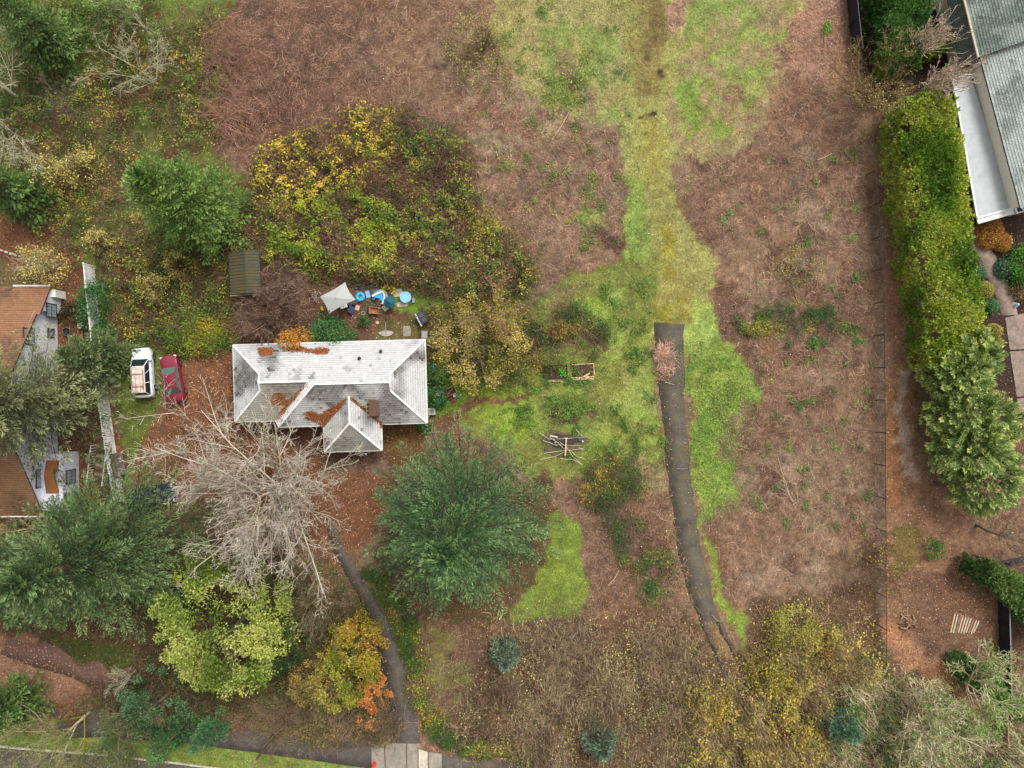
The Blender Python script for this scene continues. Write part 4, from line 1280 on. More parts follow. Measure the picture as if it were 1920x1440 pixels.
# ---------------------------------------------------------------- hedges
def hedge(name, label, poly, h, n, pal, seed, leaf=0.16, size=1.6, lump=0.5, clump_r=0.28, per=22, cat='hedge', bark=BARK_BROWN):
    """clump-covered hedge on a ground polygon (photo pixels), sides as well as top"""
    r = np.random.default_rng(2800 + seed)
    cx, cy = np.mean(np.array(poly, float), 0)
    root = thing(name, label, cat, W(cx, cy))
    c0 = W(cx, cy)
    P2 = np.array([W(*p)[:2] for p in poly]) - c0[:2]
    nc = n // per
    lo, hi = P2.min(0), P2.max(0)
    pts = []
    while sum(len(p) for p in pts) < nc:
        q = lo + r.random((nc * 3, 2)) * (hi - lo)
        pts.append(q[inside([tuple(p) for p in P2], q[:, 0], q[:, 1])])
    q = np.concatenate(pts)[:nc]
    # distance to the outline gives rounded shoulders
    dmin = np.full(nc, 9.0)
    outd = np.zeros((nc, 2))
    m = len(P2)
    for i in range(m):
        a, b = P2[i], P2[(i + 1) % m]
        ab = b - a
        t = np.clip(((q - a) @ ab) / (ab @ ab), 0, 1)
        v = q - (a + t[:, None] * ab)
        dd = np.linalg.norm(v, axis=1)
        sel = dd < dmin
        dmin[sel] = dd[sel]
        outd[sel] = -v[sel] / np.maximum(dd[sel], 1e-6)[:, None]
    lift = lump * (fbm(q[:, 0] + cx, q[:, 1] + cy, size, 300 + seed, 3) - 0.5) * 2
    sh = np.clip(dmin / 0.9, 0, 1)
    ztop = (h + lift) * (0.78 + 0.22 * np.sqrt(np.maximum(sh * (2 - sh), 0)))
    z = np.where(dmin < 0.3, ztop * r.uniform(0.5, 1.0, nc), ztop - 0.25 * r.random(nc))
    C3 = np.c_[q, np.maximum(z, 0.2)]
    N3 = nrm(np.c_[outd * (1 - sh)[:, None], 0.25 + sh])
    # the faces of the hedge
    for i in range(m):
        a, b = P2[i], P2[(i + 1) % m]
        L_ = np.linalg.norm(b - a)
        k_ = int(L_ * h * 4)
        t = r.random(k_)
        o2 = np.array([b[1] - a[1], a[0] - b[0]]) / L_
        mid_ = (a + b) / 2 + o2 * 0.1
        if inside([tuple(p) for p in P2], np.array([mid_[0]]), np.array([mid_[1]]))[0]:
            o2 = -o2
        pp = a + (b - a) * t[:, None] + o2 * (r.normal(0, 0.12, k_) - 0.1)[:, None]
        zz = h * r.uniform(0.04, 0.92, k_)
        C3 = np.concatenate([C3, np.c_[pp, zz]])
        N3 = np.concatenate([N3, np.tile(nrm(np.array([o2[0], o2[1], 0.35])), (k_, 1))])
    nc_all = len(C3)
    i = np.repeat(np.arange(nc_all), per)
    k = len(i)
    d = nrm(r.normal(0, 1, (k, 3)) + N3[i] * 1.1)
    P = C3[i] + d * (clump_r * r.uniform(0.3, 1.0, k))[:, None]
    P[:, 2] = np.maximum(P[:, 2], 0.05)
    U = nrm(N3[i] + UP * 0.5 + r.normal(0, 0.45, (k, 3)))
    L = leaf * r.uniform(0.6, 1.35, k)
    C = clump_colours(P + np.array([cx, cy, 0]), pal, r, size * 1.6, seed)
    leaf_part('foliage', P, d, U, L, L * r.uniform(0.5, 0.8, k), C, root)
    ns = 14
    j = r.integers(0, nc, ns)
    S = np.zeros((ns, 3, 3))
    S[:, :, :2] = q[j][:, None, :]
    S[:, 1, 2] = ztop[j] * 0.4
    S[:, 2, 2] = ztop[j] * 0.75
    S[:, 2, :2] += r.normal(0, 0.15, (ns, 2))
    bark_part('stems', [(S, np.full((ns, 3), 0.04))], bark, root, r, 5)
    return root


YG = [((84, 116, 36), 2), ((120, 150, 46), 3), ((154, 170, 58), 3), ((188, 190, 70), 1.6), ((146, 164, 88), 1)]
hedge('hedge', 'long yellow-green hedge along the right-hand house garden', [(1648, 222), (1700, 205), (1738, 215), (1756, 330), (1770, 470), (1792, 600), (1796, 690), (1706, 690), (1692, 600), (1672, 470), (1652, 330)], 4.3, 44000, YG, 1, leaf=0.2, lump=0.55)
hedge('hedge', 'dark laurel bushes behind the black fence at the top', [(1614, -30), (1680, -30), (1720, 10), (1700, 90), (1690, 150), (1640, 150), (1626, 90)], 3.2, 15000, [((50, 92, 34), 2), ((80, 120, 50), 3), ((116, 148, 70), 2), ((146, 160, 60), 0.7)], 2, leaf=0.2)
hedge('hedge', 'clipped laurel bush at the right edge beside the black fence', [(1790, 1048), (1830, 1042), (1880, 1075), (1930, 1080), (1930, 1190), (1890, 1150), (1850, 1095), (1800, 1070)], 2.6, 15000, [((56, 88, 36), 2), ((90, 122, 54), 3), ((122, 148, 78), 2)], 3, leaf=0.19)
hedge('hedge', 'low green shrub mass below the timber boards', [(1770, 1225), (1800, 1225), (1850, 1250), (1870, 1290), (1930, 1330), (1900, 1340), (1840, 1290), (1790, 1265)], 1.6, 9000, [((56, 100, 40), 2), ((92, 138, 58), 3), ((128, 166, 78), 2)], 4, leaf=0.18)
hedge('hedge', 'green bush by the dark opening at the top right', [(1722, 70), (1752, 80), (1748, 112), (1720, 120)], 2.4, 3200, [((62, 96, 34), 2), ((110, 138, 54), 2), ((160, 156, 52), 1)], 5, leaf=0.18)

# ================================================================ SHRUBS AND BRAMBLE COVER
BRAM = [((60, 44, 32), 1.2), ((70, 92, 36), 2.2), ((110, 132, 48), 2.6), ((162, 164, 52), 2.0), ((206, 180, 62), 1.4), ((120, 84, 62), 1.0)]
thicket('bramble_thicket', 'big mound of yellowing brambles behind the white roofed house',
        [(490, 300), (540, 275), (640, 235), (670, 205), (740, 205), (870, 260), (880, 350), (940, 440), (1000, 490), (985, 550), (880, 556), (740, 528), (600, 512), (510, 512), (480, 470)], 1.5, 24000, BRAM, 0.17, 14000, 1, size=1.0, dens=(0.5, 2.2), gap=0.30)
thicket('bramble_thicket', 'bright yellow bramble leaves at the upper left of the mound', [(490, 300), (540, 275), (640, 235), (670, 205), (735, 205), (740, 290), (640, 370), (520, 400), (485, 400)], 1.7, 5000, [((110, 118, 46), 1), ((186, 170, 60), 2), ((214, 186, 72), 2)], 0.18, 0, 31, size=0.6, gap=0.36, dens=(.5, 3), zlo=.6)
thicket('bramble_thicket', 'green bramble leaves over the right half of the mound', [(740, 240), (870, 280), (885, 360), (945, 450), (1000, 495), (985, 555), (860, 556), (760, 500), (720, 380)], 1.5, 11000, [((70, 92, 40), 2), ((112, 128, 54), 3), ((160, 160, 64), 1.4), ((150, 110, 76), .6)], 0.18, 0, 33, size=0.8, gap=0.40, dens=(.5, 3), zlo=.5)
thicket('bramble_thicket', 'dense lime bramble heart of the mound behind the house',
        [(500, 400), (600, 350), (720, 370), (760, 450), (740, 520), (600, 510), (510, 495)], 1.8, 11000, [((92, 116, 38), 2), ((134, 150, 46), 3), ((172, 176, 58), 2)], 0.18, 0, 2, size=1.0, dens=(0.5, 2.4), zlo=0.5, gap=0.36)
thicket('bramble_thicket', 'green bramble edge in front of the toys in the yard',
        [(560, 490), (760, 495), (950, 470), (1000, 520), (940, 560), (860, 560), (780, 536), (700, 522), (570, 518)], 1.3, 11000, [((58, 84, 36), 3), ((92, 122, 50), 3), ((146, 156, 62), 1.4), ((176, 136, 84), 0.6)], 0.18, 1500, 3, size=0.9, zlo=0.3, gap=0.3)
WB = [((80, 66, 48), 1.2), ((80, 106, 48), 2.8), ((116, 140, 60), 2.6), ((160, 160, 66), 1.4), ((206, 178, 74), 0.8), ((156, 104, 66), 0.4)]
thicket('undergrowth', 'leafy undergrowth with yellow leaves in the upper left woods',
        [(-10, 240), (150, 150), (290, 60), (420, 20), (425, 190), (400, 270), (300, 300), (470, 400), (470, 500), (400, 640), (350, 660), (250, 640), (210, 520), (120, 470), (-10, 400)], 0.9, 26000, WB, 0.17, 5000, 4, size=0.9, gap=0.3, dens=(.5, 2.0))
thicket('undergrowth', 'low green undergrowth in the top left corner', [(-10, -10), (300, -10), (220, 140), (-10, 260)], 0.6, 14000, [((74, 100, 42), 3), ((102, 126, 54), 3), ((134, 150, 70), 1), ((140, 96, 60), 0.4)], 0.16, 1500, 5)
thicket('undergrowth', 'sparse weeds between the cars and the wooded slope', [(200, 500), (440, 500), (455, 650), (340, 660), (215, 640)], 0.35, 7000, [((70, 92, 36), 3), ((104, 112, 46), 2), ((150, 124, 60), 1)], 0.13, 200, 6)
thicket('undergrowth', 'yellow-green brambles by the left end of the white roof', [(310, 610), (400, 590), (430, 640), (400, 665), (330, 655)], 1.1, 5200, [((74, 104, 36), 2), ((120, 140, 44), 2), ((170, 160, 52), 1)], 0.15, 200, 7)
thicket('bramble_thicket', 'green bramble clump between garden debris and old asphalt', [(1090, 880), (1140, 850), (1185, 880), (1200, 925), (1150, 950), (1100, 930)], 0.8, 5200, [((56, 84, 36), 3), ((88, 116, 50), 3), ((190, 156, 56), 1)], 0.13, 300, 8)
thicket('bramble_thicket', 'scattered green brambles left of the old asphalt bend', [(1130, 960), (1180, 940), (1250, 1030), (1260, 1090), (1220, 1120), (1160, 1060)], 0.5, 5200, [((60, 92, 44), 3), ((96, 124, 60), 2), ((160, 150, 60), 0.6), ((110, 80, 60), 1)], 0.13, 400, 9, gap=0.42, dens=(.5, 3))
thicket('bramble_thicket', 'green bramble streak across the brown field on the right', [(1380, 590), (1440, 575), (1510, 560), (1580, 590), (1620, 605), (1560, 620), (1440, 625), (1390, 615)], 0.5, 5200, [((62, 92, 44), 3), ((100, 124, 56), 2), ((180, 160, 60), 0.7)], 0.13, 400, 10, gap=0.36, dens=(.5, 2.5), edge=16)
thicket('weeds', 'small green weeds dotted over the right-hand brown field', [(1330, 330), (1600, 250), (1640, 700), (1640, 1000), (1420, 1000), (1400, 760), (1440, 640)], 0.25, 5200, [((84, 124, 56), 3), ((120, 150, 76), 2)], 0.13, 0, 11, gap=0.66, dens=(.5, 6), size=0.9)
thicket('weeds', 'green weeds scattered over the top centre of the field', [(880, 0), (1180, 0), (1200, 500), (1000, 480), (900, 300)], 0.22, 6500, [((96, 128, 58), 3), ((130, 150, 76), 2), ((170, 164, 84), 1)], 0.13, 0, 12, gap=0.58, dens=(.5, 5), size=1.0)
thicket('weeds', 'lush weeds and nettles in the meadow by the raised beds', [(990, 560), (1230, 520), (1236, 860), (1100, 870), (960, 800), (940, 700)], 0.3, 11000, [((80, 112, 46), 3), ((116, 146, 62), 3), ((100, 106, 56), 1)], 0.14, 0, 13, gap=0.5, dens=(.5, 4), size=0.9)
thicket('bramble_thicket', 'dark yellow-flecked brambles above the raised beds', [(985, 600), (1060, 570), (1130, 610), (1120, 660), (1040, 680), (980, 670)], 0.9, 7000, [((62, 80, 36), 3), ((96, 112, 46), 2), ((180, 150, 56), 0.9), ((96, 72, 56), 1.2)], 0.13, 500, 14, gap=0.38, dens=(.5, 2.5))
thicket('bramble_thicket', 'yellow-green brambles around the yellow tree by the house', [(800, 580), (860, 570), (990, 560), (1010, 640), (1000, 700), (930, 720), (850, 720), (810, 660)], 1.0, 11000, [((70, 88, 36), 3), ((110, 124, 46), 3), ((176, 156, 56), 1), ((120, 96, 70), 1)], 0.14, 600, 15)
thicket('verge_plants', 'leafy strip with yellow flowers right of the driveway', [(690, 1060), (735, 1090), (790, 1190), (800, 1320), (860, 1380), (990, 1400), (1000, 1425), (830, 1402), (786, 1360), (768, 1260), (740, 1170)], 0.7, 11000, [((62, 92, 36), 3), ((98, 124, 48), 3), ((196, 178, 54), 0.8), ((120, 108, 66), 1)], 0.14, 500, 16, edge=14)
TW = [((126, 108, 78), 2), ((160, 148, 94), 2), ((200, 190, 124), 1.4), ((128, 136, 70), 1)]
thicket('twig_thicket', 'wide grey-brown twiggy thicket along the bottom centre', [(960, 1180), (1110, 1170), (1290, 1190), (1360, 1300), (1330, 1440), (980, 1440), (850, 1330), (930, 1290)], 1.6, 8000, TW, 0.15, 12000, 17, size=1.5, edge=90, stem_pal=[((146, 126, 98), 3), ((116, 98, 76), 3), ((172, 156, 118), 2), ((90, 72, 60), 2)], cane_len=0.8)
thicket('twig_thicket', 'yellow-leaved willow scrub at the bottom right of the field', [(1290, 1290), (1400, 1270), (1490, 1150), (1600, 1180), (1640, 1260), (1560, 1300), (1520, 1440), (1290, 1440)], 2.2, 17000, [((112, 96, 64), 1.2), ((150, 140, 66), 2), ((186, 172, 82), 2.8), ((214, 190, 92), 1.6), ((124, 134, 66), 1)], 0.18, 5500, 18, size=1.0, edge=60, gap=0.3, dens=(.5, 2.2), stem_pal=[((140, 116, 88), 3), ((106, 88, 66), 2), ((176, 158, 112), 1.5)])
thicket('twig_thicket', 'ivy and pale twigs filling the lower right corner', [(1560, 1290), (1640, 1260), (1700, 1280), (1780, 1310), (1870, 1370), (1930, 1380), (1930, 1450), (1520, 1450)], 1.8, 15000, [((66, 92, 44), 2), ((102, 128, 60), 2.5), ((140, 156, 86), 1.2), ((110, 88, 66), 1)], 0.18, 4500, 19, size=1.1, edge=50, gap=0.3, dens=(.5, 2.2), stem_pal=[((212, 194, 158), 2), ((180, 164, 128), 2), ((130, 112, 88), 1)])
thicket('undergrowth', 'dark evergreen undergrowth under the maple and firs', [(300, 1060), (600, 1040), (690, 1120), (700, 1200), (560, 1230), (520, 1340), (280, 1330), (250, 1240)], 1.0, 13000, [((48, 70, 34), 3), ((72, 98, 46), 3), ((110, 124, 60), 1), ((140, 100, 60), .6)], 0.16, 1500, 20)
thicket('undergrowth', 'mixed scrub between the yellow trees and the footpath', [(470, 1270), (730, 1270), (735, 1385), (620, 1385), (480, 1365)], 1.1, 9000, [((86, 82, 50), 2), ((126, 120, 64), 2), ((170, 150, 78), 1), ((84, 108, 50), 1)], 0.14, 2500, 21, stem_pal=[((136, 112, 88), 2), ((108, 90, 70), 2)])
thicket('undergrowth', 'scrub along the footpath in the lower left', [(200, 1280), (350, 1290), (480, 1340), (480, 1372), (340, 1350), (200, 1335), (110, 1332)], 0.8, 6500, [((80, 92, 52), 2), ((112, 112, 66), 2), ((150, 104, 70), .8)], 0.14, 900, 22)
thicket('weeds', 'bright weeds poking through the grass east of the old asphalt', [(1286, 640), (1420, 700), (1400, 800), (1390, 930), (1320, 990)], 0.16, 5000, [((98, 140, 54), 3), ((134, 168, 74), 3), ((90, 112, 60), 1)], 0.13, 0, 23)
thicket('twig_thicket', 'pale dry twigs heaped on the old asphalt', [(1230, 660), (1258, 650), (1262, 690), (1250, 715), (1230, 715)], 0.35, 300, [((176, 136, 112), 1)], 0.1, 700, 24, edge=8, stem_pal=[((196, 160, 136), 2), ((160, 120, 98), 2)], cane_len=0.6)
thicket('bramble_thicket', 'straggling brown canes at the edge of the upper clearing', [(410, 60), (470, 60), (470, 200), (430, 260), (395, 200)], 1.1, 1200, [((110, 100, 60), 1), ((140, 116, 90), 1)], 0.11, 1400, 25, stem_pal=[((160, 120, 98), 2), ((126, 92, 76), 2)], cane_len=1.4)

thicket('twig_thicket', 'tangle of dead brown twigs between the shed and the back wall', [(476, 520), (560, 515), (580, 560), (575, 600), (540, 640), (480, 640), (466, 590)], 1.6, 900, [((120, 96, 76), 1), ((96, 72, 58), 1)], 0.13, 3800, 32, stem_pal=[((128, 102, 84), 3), ((160, 134, 110), 1.5), ((92, 68, 56), 3)])

# individual bushes: name, label, cat, px, py, h, rx, ry, palette, leaves, leaf size, options
DKG = [((40, 78, 40), 2), ((62, 108, 54), 3), ((92, 136, 72), 2)]
MIDG = [((54, 88, 38), 2), ((86, 124, 54), 3), ((120, 150, 74), 1.5)]
YEL = [((150, 136, 64), 2), ((190, 174, 92), 3), ((212, 198, 126), 2), ((114, 110, 62), 1.4)]
ORG = [((180, 118, 46), 3), ((206, 150, 66), 3), ((150, 92, 44), 2), ((204, 170, 78), 1.5)]
LIME = [((120, 150, 40), 2), ((150, 176, 56), 2), ((90, 120, 40), 1)]
GOLD = [((150, 140, 60), 2), ((176, 164, 76), 3), ((128, 132, 60), 1)]
SH = [
    ('round_bush', 'rounded dark green bush touching the white roof edge', 'bush', 627, 630, 2.9, 1.75, 1.45, DKG, 5200, .15, {}),
    ('orange_vine', 'orange autumn vine spilling onto the white roof', 'vine', 560, 646, 3.3, 1.7, 0.9, ORG, 3000, .15, dict(twigs=4)),
    ('dark_bush', 'dark evergreen bush growing on the white vinyl fence', 'bush', 186, 574, 2.2, 1.3, 1.7, DKG, 3600, .14, {}),
    ('dark_bush', 'dark bush below the fence by the white bucket', 'bush', 200, 622, 1.5, 0.7, 0.8, DKG, 1200, .14, {}),
    ('yellow_shrub', 'pale yellow shrub reaching over the lilac house gutter', 'shrub', 100, 505, 4.0, 2.2, 1.7, YEL, 1900, .16, dict(twigs=7, bark=BARK_PALE, clump=1.0)),
    ('yellow_shrub', 'pale yellow shrub left of the mid-green cedar', 'shrub', 175, 330, 3.6, 1.6, 1.4, YEL, 1700, .15, dict(twigs=5, clump=1.0)),
    ('yellow_shrub', 'slender pale yellow shrub near the left edge', 'shrub', 120, 335, 3.6, 0.9, 1.6, YEL, 1300, .15, dict(twigs=5)),
    ('yellow_shrub', 'yellow shrub below the cedar on the wooded slope', 'shrub', 205, 460, 3.0, 0.9, 1.1, YEL, 1000, .14, dict(twigs=4)),
    ('yellow_shrub', 'yellow shrub above the two parked cars', 'shrub', 298, 542, 2.6, 1.2, 1.2, YEL, 1100, .14, dict(twigs=6, clump=.8)),
    ('yellow_shrub', 'thin yellow shrub between cedar and shed', 'shrub', 345, 498, 2.4, 1.0, 1.2, YEL, 800, .14, dict(twigs=5)),
    ('lime_bush', 'small lime bush below the mossy shed', 'bush', 468, 586, 1.2, 0.8, 1.0, LIME, 1200, .14, {}),
    ('garden_bush', 'green bush against the right wall of the white roofed house', 'bush', 820, 700, 1.9, 0.9, 1.1, MIDG, 2000, .14, {}),
    ('garden_bush', 'dark green bush beside the white plastic chairs', 'bush', 816, 742, 1.6, 0.85, 1.1, DKG, 1900, .14, {}),
    ('garden_bush', 'small dark bush in the leaf litter behind the house', 'bush', 684, 603, 0.9, 0.42, 0.45, DKG, 500, .11, {}),
    ('garden_bush', 'low dark bush at the lower right house corner', 'bush', 796, 802, 0.9, 0.6, 0.4, DKG, 600, .12, {}),
    ('gold_shrub', 'larger orange-gold shrub beside the heat pump', 'shrub', 1848, 440, 1.4, 1.2, 1.5, ORG, 3000, .12, dict(amp=.2)),
    ('gold_shrub', 'smaller orange-gold shrub right of the heat pump', 'shrub', 1874, 455, 1.2, 0.85, 0.95, ORG, 1700, .12, dict(amp=.2)),
    ('garden_bush', 'glossy green bush at the right edge below the gold shrubs', 'bush', 1906, 500, 1.8, 1.1, 1.7, [((60, 120, 34), 2), ((96, 156, 52), 3), ((50, 90, 36), 2)], 3200, .14, {}),
    ('garden_bush', 'blue-green bush right of the garden walk', 'bush', 1876, 505, 0.9, 0.75, 0.9, [((60, 92, 66), 2), ((88, 122, 88), 2)], 1300, .12, dict(amp=.15)),
    ('garden_bush', 'round green bush by the hedge, upper of the walk side', 'bush', 1830, 514, 1.0, 0.75, 0.75, [((64, 100, 66), 2), ((92, 130, 86), 2)], 1100, .11, dict(amp=.12)),
    ('garden_bush', 'clipped golden ball bush, upper one by the hedge', 'bush', 1842, 545, 1.1, 0.75, 0.85, GOLD, 1800, .09, dict(amp=.06, inner=.12)),
    ('garden_bush', 'round blue-green bush between the golden balls', 'bush', 1854, 574, 0.9, 0.62, 0.68, [((56, 104, 60), 2), ((86, 138, 84), 2)], 1000, .11, dict(amp=.12)),
    ('garden_bush', 'clipped golden ball bush, lower one by the hedge', 'bush', 1858, 622, 1.1, 0.7, 0.75, GOLD, 1600, .09, dict(amp=.06, inner=.12)),
    ('garden_bush', 'small amber bush above the topmost cypress', 'bush', 1862, 645, 0.9, 0.75, 0.55, [((170, 140, 44), 2), ((140, 130, 50), 2)], 1200, .1, dict(amp=.1)),
    ('garden_bush', 'dry brown grass clump between hedge and white flat roof', 'bush', 1782, 345, 0.8, 0.6, 1.0, [((120, 104, 66), 2), ((146, 130, 90), 2)], 700, .14, {}),
    ('garden_bush', 'low brown shrub right of the garden walk at the edge', 'bush', 1908, 545, 0.8, 0.7, 0.9, [((110, 90, 56), 2), ((140, 116, 70), 2)], 700, .13, {}),
    ('field_bush', 'yellow-green twiggy bush at the top of the field', 'bush', 905, 92, 1.8, 2.8, 3.0, [((150, 150, 76), 2), ((176, 172, 100), 2), ((100, 100, 60), 1)], 1900, .13, dict(twigs=16, stems=12, bark=[((130, 116, 80), 2), ((106, 92, 66), 2)])),
    ('field_bush', 'low yellow-green bush left of the mossy track', 'bush', 1066, 168, 0.8, 1.8, 1.4, [((140, 156, 70), 2), ((176, 180, 90), 2), ((92, 140, 66), 1)], 1500, .13, dict(twigs=5)),
    ('field_bush', 'faint yellow bush in the brown field near the fence', 'bush', 1492, 498, 0.9, 2.0, 1.8, [((186, 172, 84), 2), ((150, 136, 84), 2)], 550, .12, dict(twigs=10, stems=10, bark=BARK_PALE)),
    ('yellow_willow', 'yellow willow shrub at the end of the wheel tracks', 'shrub', 1330, 1322, 2.5, 2.2, 1.8, [((196, 170, 70), 2), ((166, 148, 60), 2), ((120, 110, 54), 1)], 3000, .16, dict(twigs=7, clump=.9)),
    ('yellow_willow', 'lime-yellow willow left of the leaf-strewn arc path', 'shrub', 1478, 1172, 2.5, 2.2, 1.7, [((160, 160, 66), 3), ((186, 180, 90), 2), ((116, 116, 56), 1)], 2600, .15, dict(twigs=8, clump=.9)),
    ('yellow_willow', 'yellow and green willow right of the wheel tracks', 'shrub', 1432, 1262, 2.5, 2.0, 1.9, [((150, 140, 50), 3), ((186, 170, 64), 2), ((100, 104, 44), 1)], 2900, .15, dict(twigs=8, clump=.9)),
    ('yellow_willow', 'brownish gold willow in the lower right scrub', 'shrub', 1560, 1232, 2.6, 2.1, 1.9, [((176, 146, 56), 2), ((140, 118, 60), 3), ((200, 170, 80), 1)], 1900, .15, dict(twigs=9, clump=.9)),
    ('orange_shrub', 'orange-leaved shrub at the bottom edge near the teal spruce', 'shrub', 1478, 1372, 2.2, 1.7, 1.6, [((206, 140, 80), 2), ((200, 164, 84), 2), ((150, 110, 66), 2)], 1700, .14, dict(twigs=7, clump=.8)),
    ('field_bush', 'small green sapling bush beside the bare grey tree', 'bush', 1742, 1030, 0.9, 0.75, 0.9, MIDG, 700, .14, {}),
    ('field_bush', 'lone bright green weed clump near the top of the fence', 'bush', 1553, 52, 0.4, 0.4, 0.5, [((130, 180, 66), 1), ((100, 150, 54), 1)], 260, .14, {}),
    ('field_bush', 'bright green weed clump in the right-hand field', 'bush', 1524, 644, 0.4, 0.4, 0.6, [((100, 150, 76), 1), ((80, 124, 60), 1)], 320, .14, {}),
    ('garden_plant', 'flowering yellow plant behind the blue toy slide', 'plant', 733, 543, 0.7, 0.75, 0.25, [((226, 200, 40), 3), ((120, 130, 40), 1), ((220, 150, 40), .4)], 260, .13, {}),
    ('garden_plant', 'dark patio shrub near the brown hydrangea bed of the lilac house', 'plant', 138, 588, 0.9, 1.1, 0.8, [((60, 62, 30), 2), ((96, 84, 40), 2), ((60, 40, 34), 2)], 1300, .13, {}),
    ('garden_plant', 'grassy orange-brown plant clump by the deck stairs', 'plant', 172, 938, 0.8, 1.0, 1.0, [((140, 110, 60), 2), ((120, 120, 50), 1), ((170, 130, 80), 1)], 900, .18, {}),
    ('garden_plant', 'pale dried stems of a perennial left of the canopy', 'plant', 594, 556, 0.6, 0.4, 0.6, [((206, 196, 176), 2), ((120, 104, 80), 2)], 200, .12, dict(twigs=3, bark=BARK_PALE)),
]
for k, (nm, lb, ct, px, py, h, rx, ry, pal, n, lf, kw) in enumerate(SH):
    shrub(nm, lb, ct, px, py, h, rx, ry, pal, n, lf, seed=k, **kw)

# ================================================================ BUILDINGS
def clip_poly(sub, clip):
    """Sutherland-Hodgman, clip is convex and counter-clockwise"""
    out = sub
    n = len(clip)
    for i in range(n):
        ax, ay = clip[i]
        bx, by = clip[(i + 1) % n]
        inp, out = out, []
        if not inp:
            return []
        for j in range(len(inp)):
            p, q = inp[j], inp[(j + 1) % len(inp)]
            sp = (bx - ax) * (p[1] - ay) - (by - ay) * (p[0] - ax)
            sq = (bx - ax) * (q[1] - ay) - (by - ay) * (q[0] - ax)
            if sp >= 0:
                out.append(p)
            if (sp >= 0) != (sq >= 0):
                t = sp / (sp - sq)
                out.append((p[0] + (q[0] - p[0]) * t, p[1] + (q[1] - p[1]) * t))
    return out


def tile_material(name, rough=0.7, scale=9.0, lo=0.72, hi=1.2, spec=0.3):
    m, n, l, b = new_mat(name)
    at = n.new('ShaderNodeAttribute'); at.attribute_name = 'Col'
    tc = n.new('ShaderNodeTexCoord')
    v, f = ramp_noise(n, l, tc.outputs['Object'], scale, lo, hi, 6.0, 0.7)
    l.new(mulcol(n, l, at.outputs['Color'], v), b.inputs['Base Color'])
    b.inputs['Roughness'].default_value = rough
    b.inputs['Specular IOR Level'].default_value = spec
    return m


M_TILE = tile_material('roof_tile')
rt = np.random.default_rng(4242)


def tiled_plane(name, poly3, course, tw, t, colour, parent, mat=None, wobble=0.0, lap=0.5):
    """overlapping tiles, each with its own thickness, clipped to a planar convex polygon"""
    P = np.array(poly3, float)
    nn = np.cross(P[1] - P[0], P[2] - P[0])
    nn = nrm(nn)
    if nn[2] < 0:
        nn = -nn
        P = P[::-1]
    down = nrm(-UP + nn * nn[2])
    along = np.cross(nn, down)
    along = along if abs(along).sum() > 0 else np.array([1.0, 0, 0])
    o = P[0]
    uv = [((p - o) @ along, (p - o) @ (-down)) for p in P]
    a = sum(uv[i][0] * uv[(i + 1) % len(uv)][1] - uv[(i + 1) % len(uv)][0] * uv[i][1] for i in range(len(uv)))
    if a < 0:
        uv = uv[::-1]
    us, vs = [p[0] for p in uv], [p[1] for p in uv]
    V, F, C = [], [], []
    row = 0
    v = min(vs)
    while v < max(vs):
        u = min(us) - tw * (0.5 if row % 2 else 0.0)
        while u < max(us):
            g = 0.006
            cell = [(u + g, v), (u + tw - g, v), (u + tw - g, v + course), (u + g, v + course)]
            c = clip_poly(cell, uv)
            if len(c) >= 3:
                base = len(V)
                ctr = None
                top, bot = [], []
                lift = rt.uniform(0, wobble)
                for (x, y) in c:
                    q = o + along * x - down * y
                    f = 1 - (y - v) / course
                    top.append(q + nn * (0.006 + t * f + lift))
                    bot.append(q - nn * 0.01)
                k = len(c)
                V += top + bot
                F.append(tuple(range(base, base + k)))
                for i in range(k):
                    j = (i + 1) % k
                    F.append((base + i, base + k + i, base + k + j, base + j))
                ctr = np.mean(top, 0)
                cc_ = colour(ctr)              # lap shade painted into the tile colour, darkest below the course above
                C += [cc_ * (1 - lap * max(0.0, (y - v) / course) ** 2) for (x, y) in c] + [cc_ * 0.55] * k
            u += tw
        v += course
        row += 1
    me = bpy.data.meshes.new(name)
    me.from_pydata([tuple(p) for p in V], [], F)
    at = me.color_attributes.new('Col', 'FLOAT_COLOR', 'POINT')
    rgba = np.ones((len(V), 4), np.float32)
    rgba[:, :3] = np.clip(np.array(C), 0, 1)
    at.data.foreach_set('color', rgba.ravel())
    me.materials.append(mat or M_TILE)
    me.update()
    ob = link(name, me, parent)
    ob['kind'] = 'stuff'
    return ob


M_WHITE = solid('white_trim', (226, 224, 220), 0.55, var=0.08, dirt=(150, 144, 132), dirt_amt=0.25)
M_STUCCO = solid('cream_wall', (196, 186, 168), 0.85, var=0.1)
M_LILAC = solid('lilac_siding', (212, 212, 222), 0.7, var=0.06, scale=3)
M_DARKFRAME = solid('dark_window_frame', (58, 58, 62), 0.5, var=0.1)
M_BRICK = solid('brown_brick', (116, 92, 80), 0.9, var=0.3, scale=12, bump=0.4)
M_BLACK = solid('black_paint', (34, 34, 38), 0.6, var=0.2)
M_BLACKFENCE = solid('black_fence', (36, 37, 44), 0.75, var=0.25, scale=3, dirt=(70, 68, 70), dirt_amt=0.12)
M_STEEL = solid('grey_metal', (150, 150, 150), 0.45, 0.6, var=0.15)
M_CREAM = solid('cream_siding', (234, 226, 212), 0.6, var=0.05)
M_MEMBRANE = solid('white_membrane', (176, 179, 181), 0.7, var=0.08, scale=2, dirt=(148, 150, 148), dirt_amt=0.22, dirt_scale=0.8)
M_WOOD = solid('weathered_wood', (150, 124, 100), 0.85, var=0.25, scale=10)
M_WOOD2 = solid('pale_wood', (206, 172, 138), 0.8, var=0.2, scale=9)
M_DARKWOOD = solid('dark_wood', (92, 66, 52), 0.85, var=0.25, scale=9)


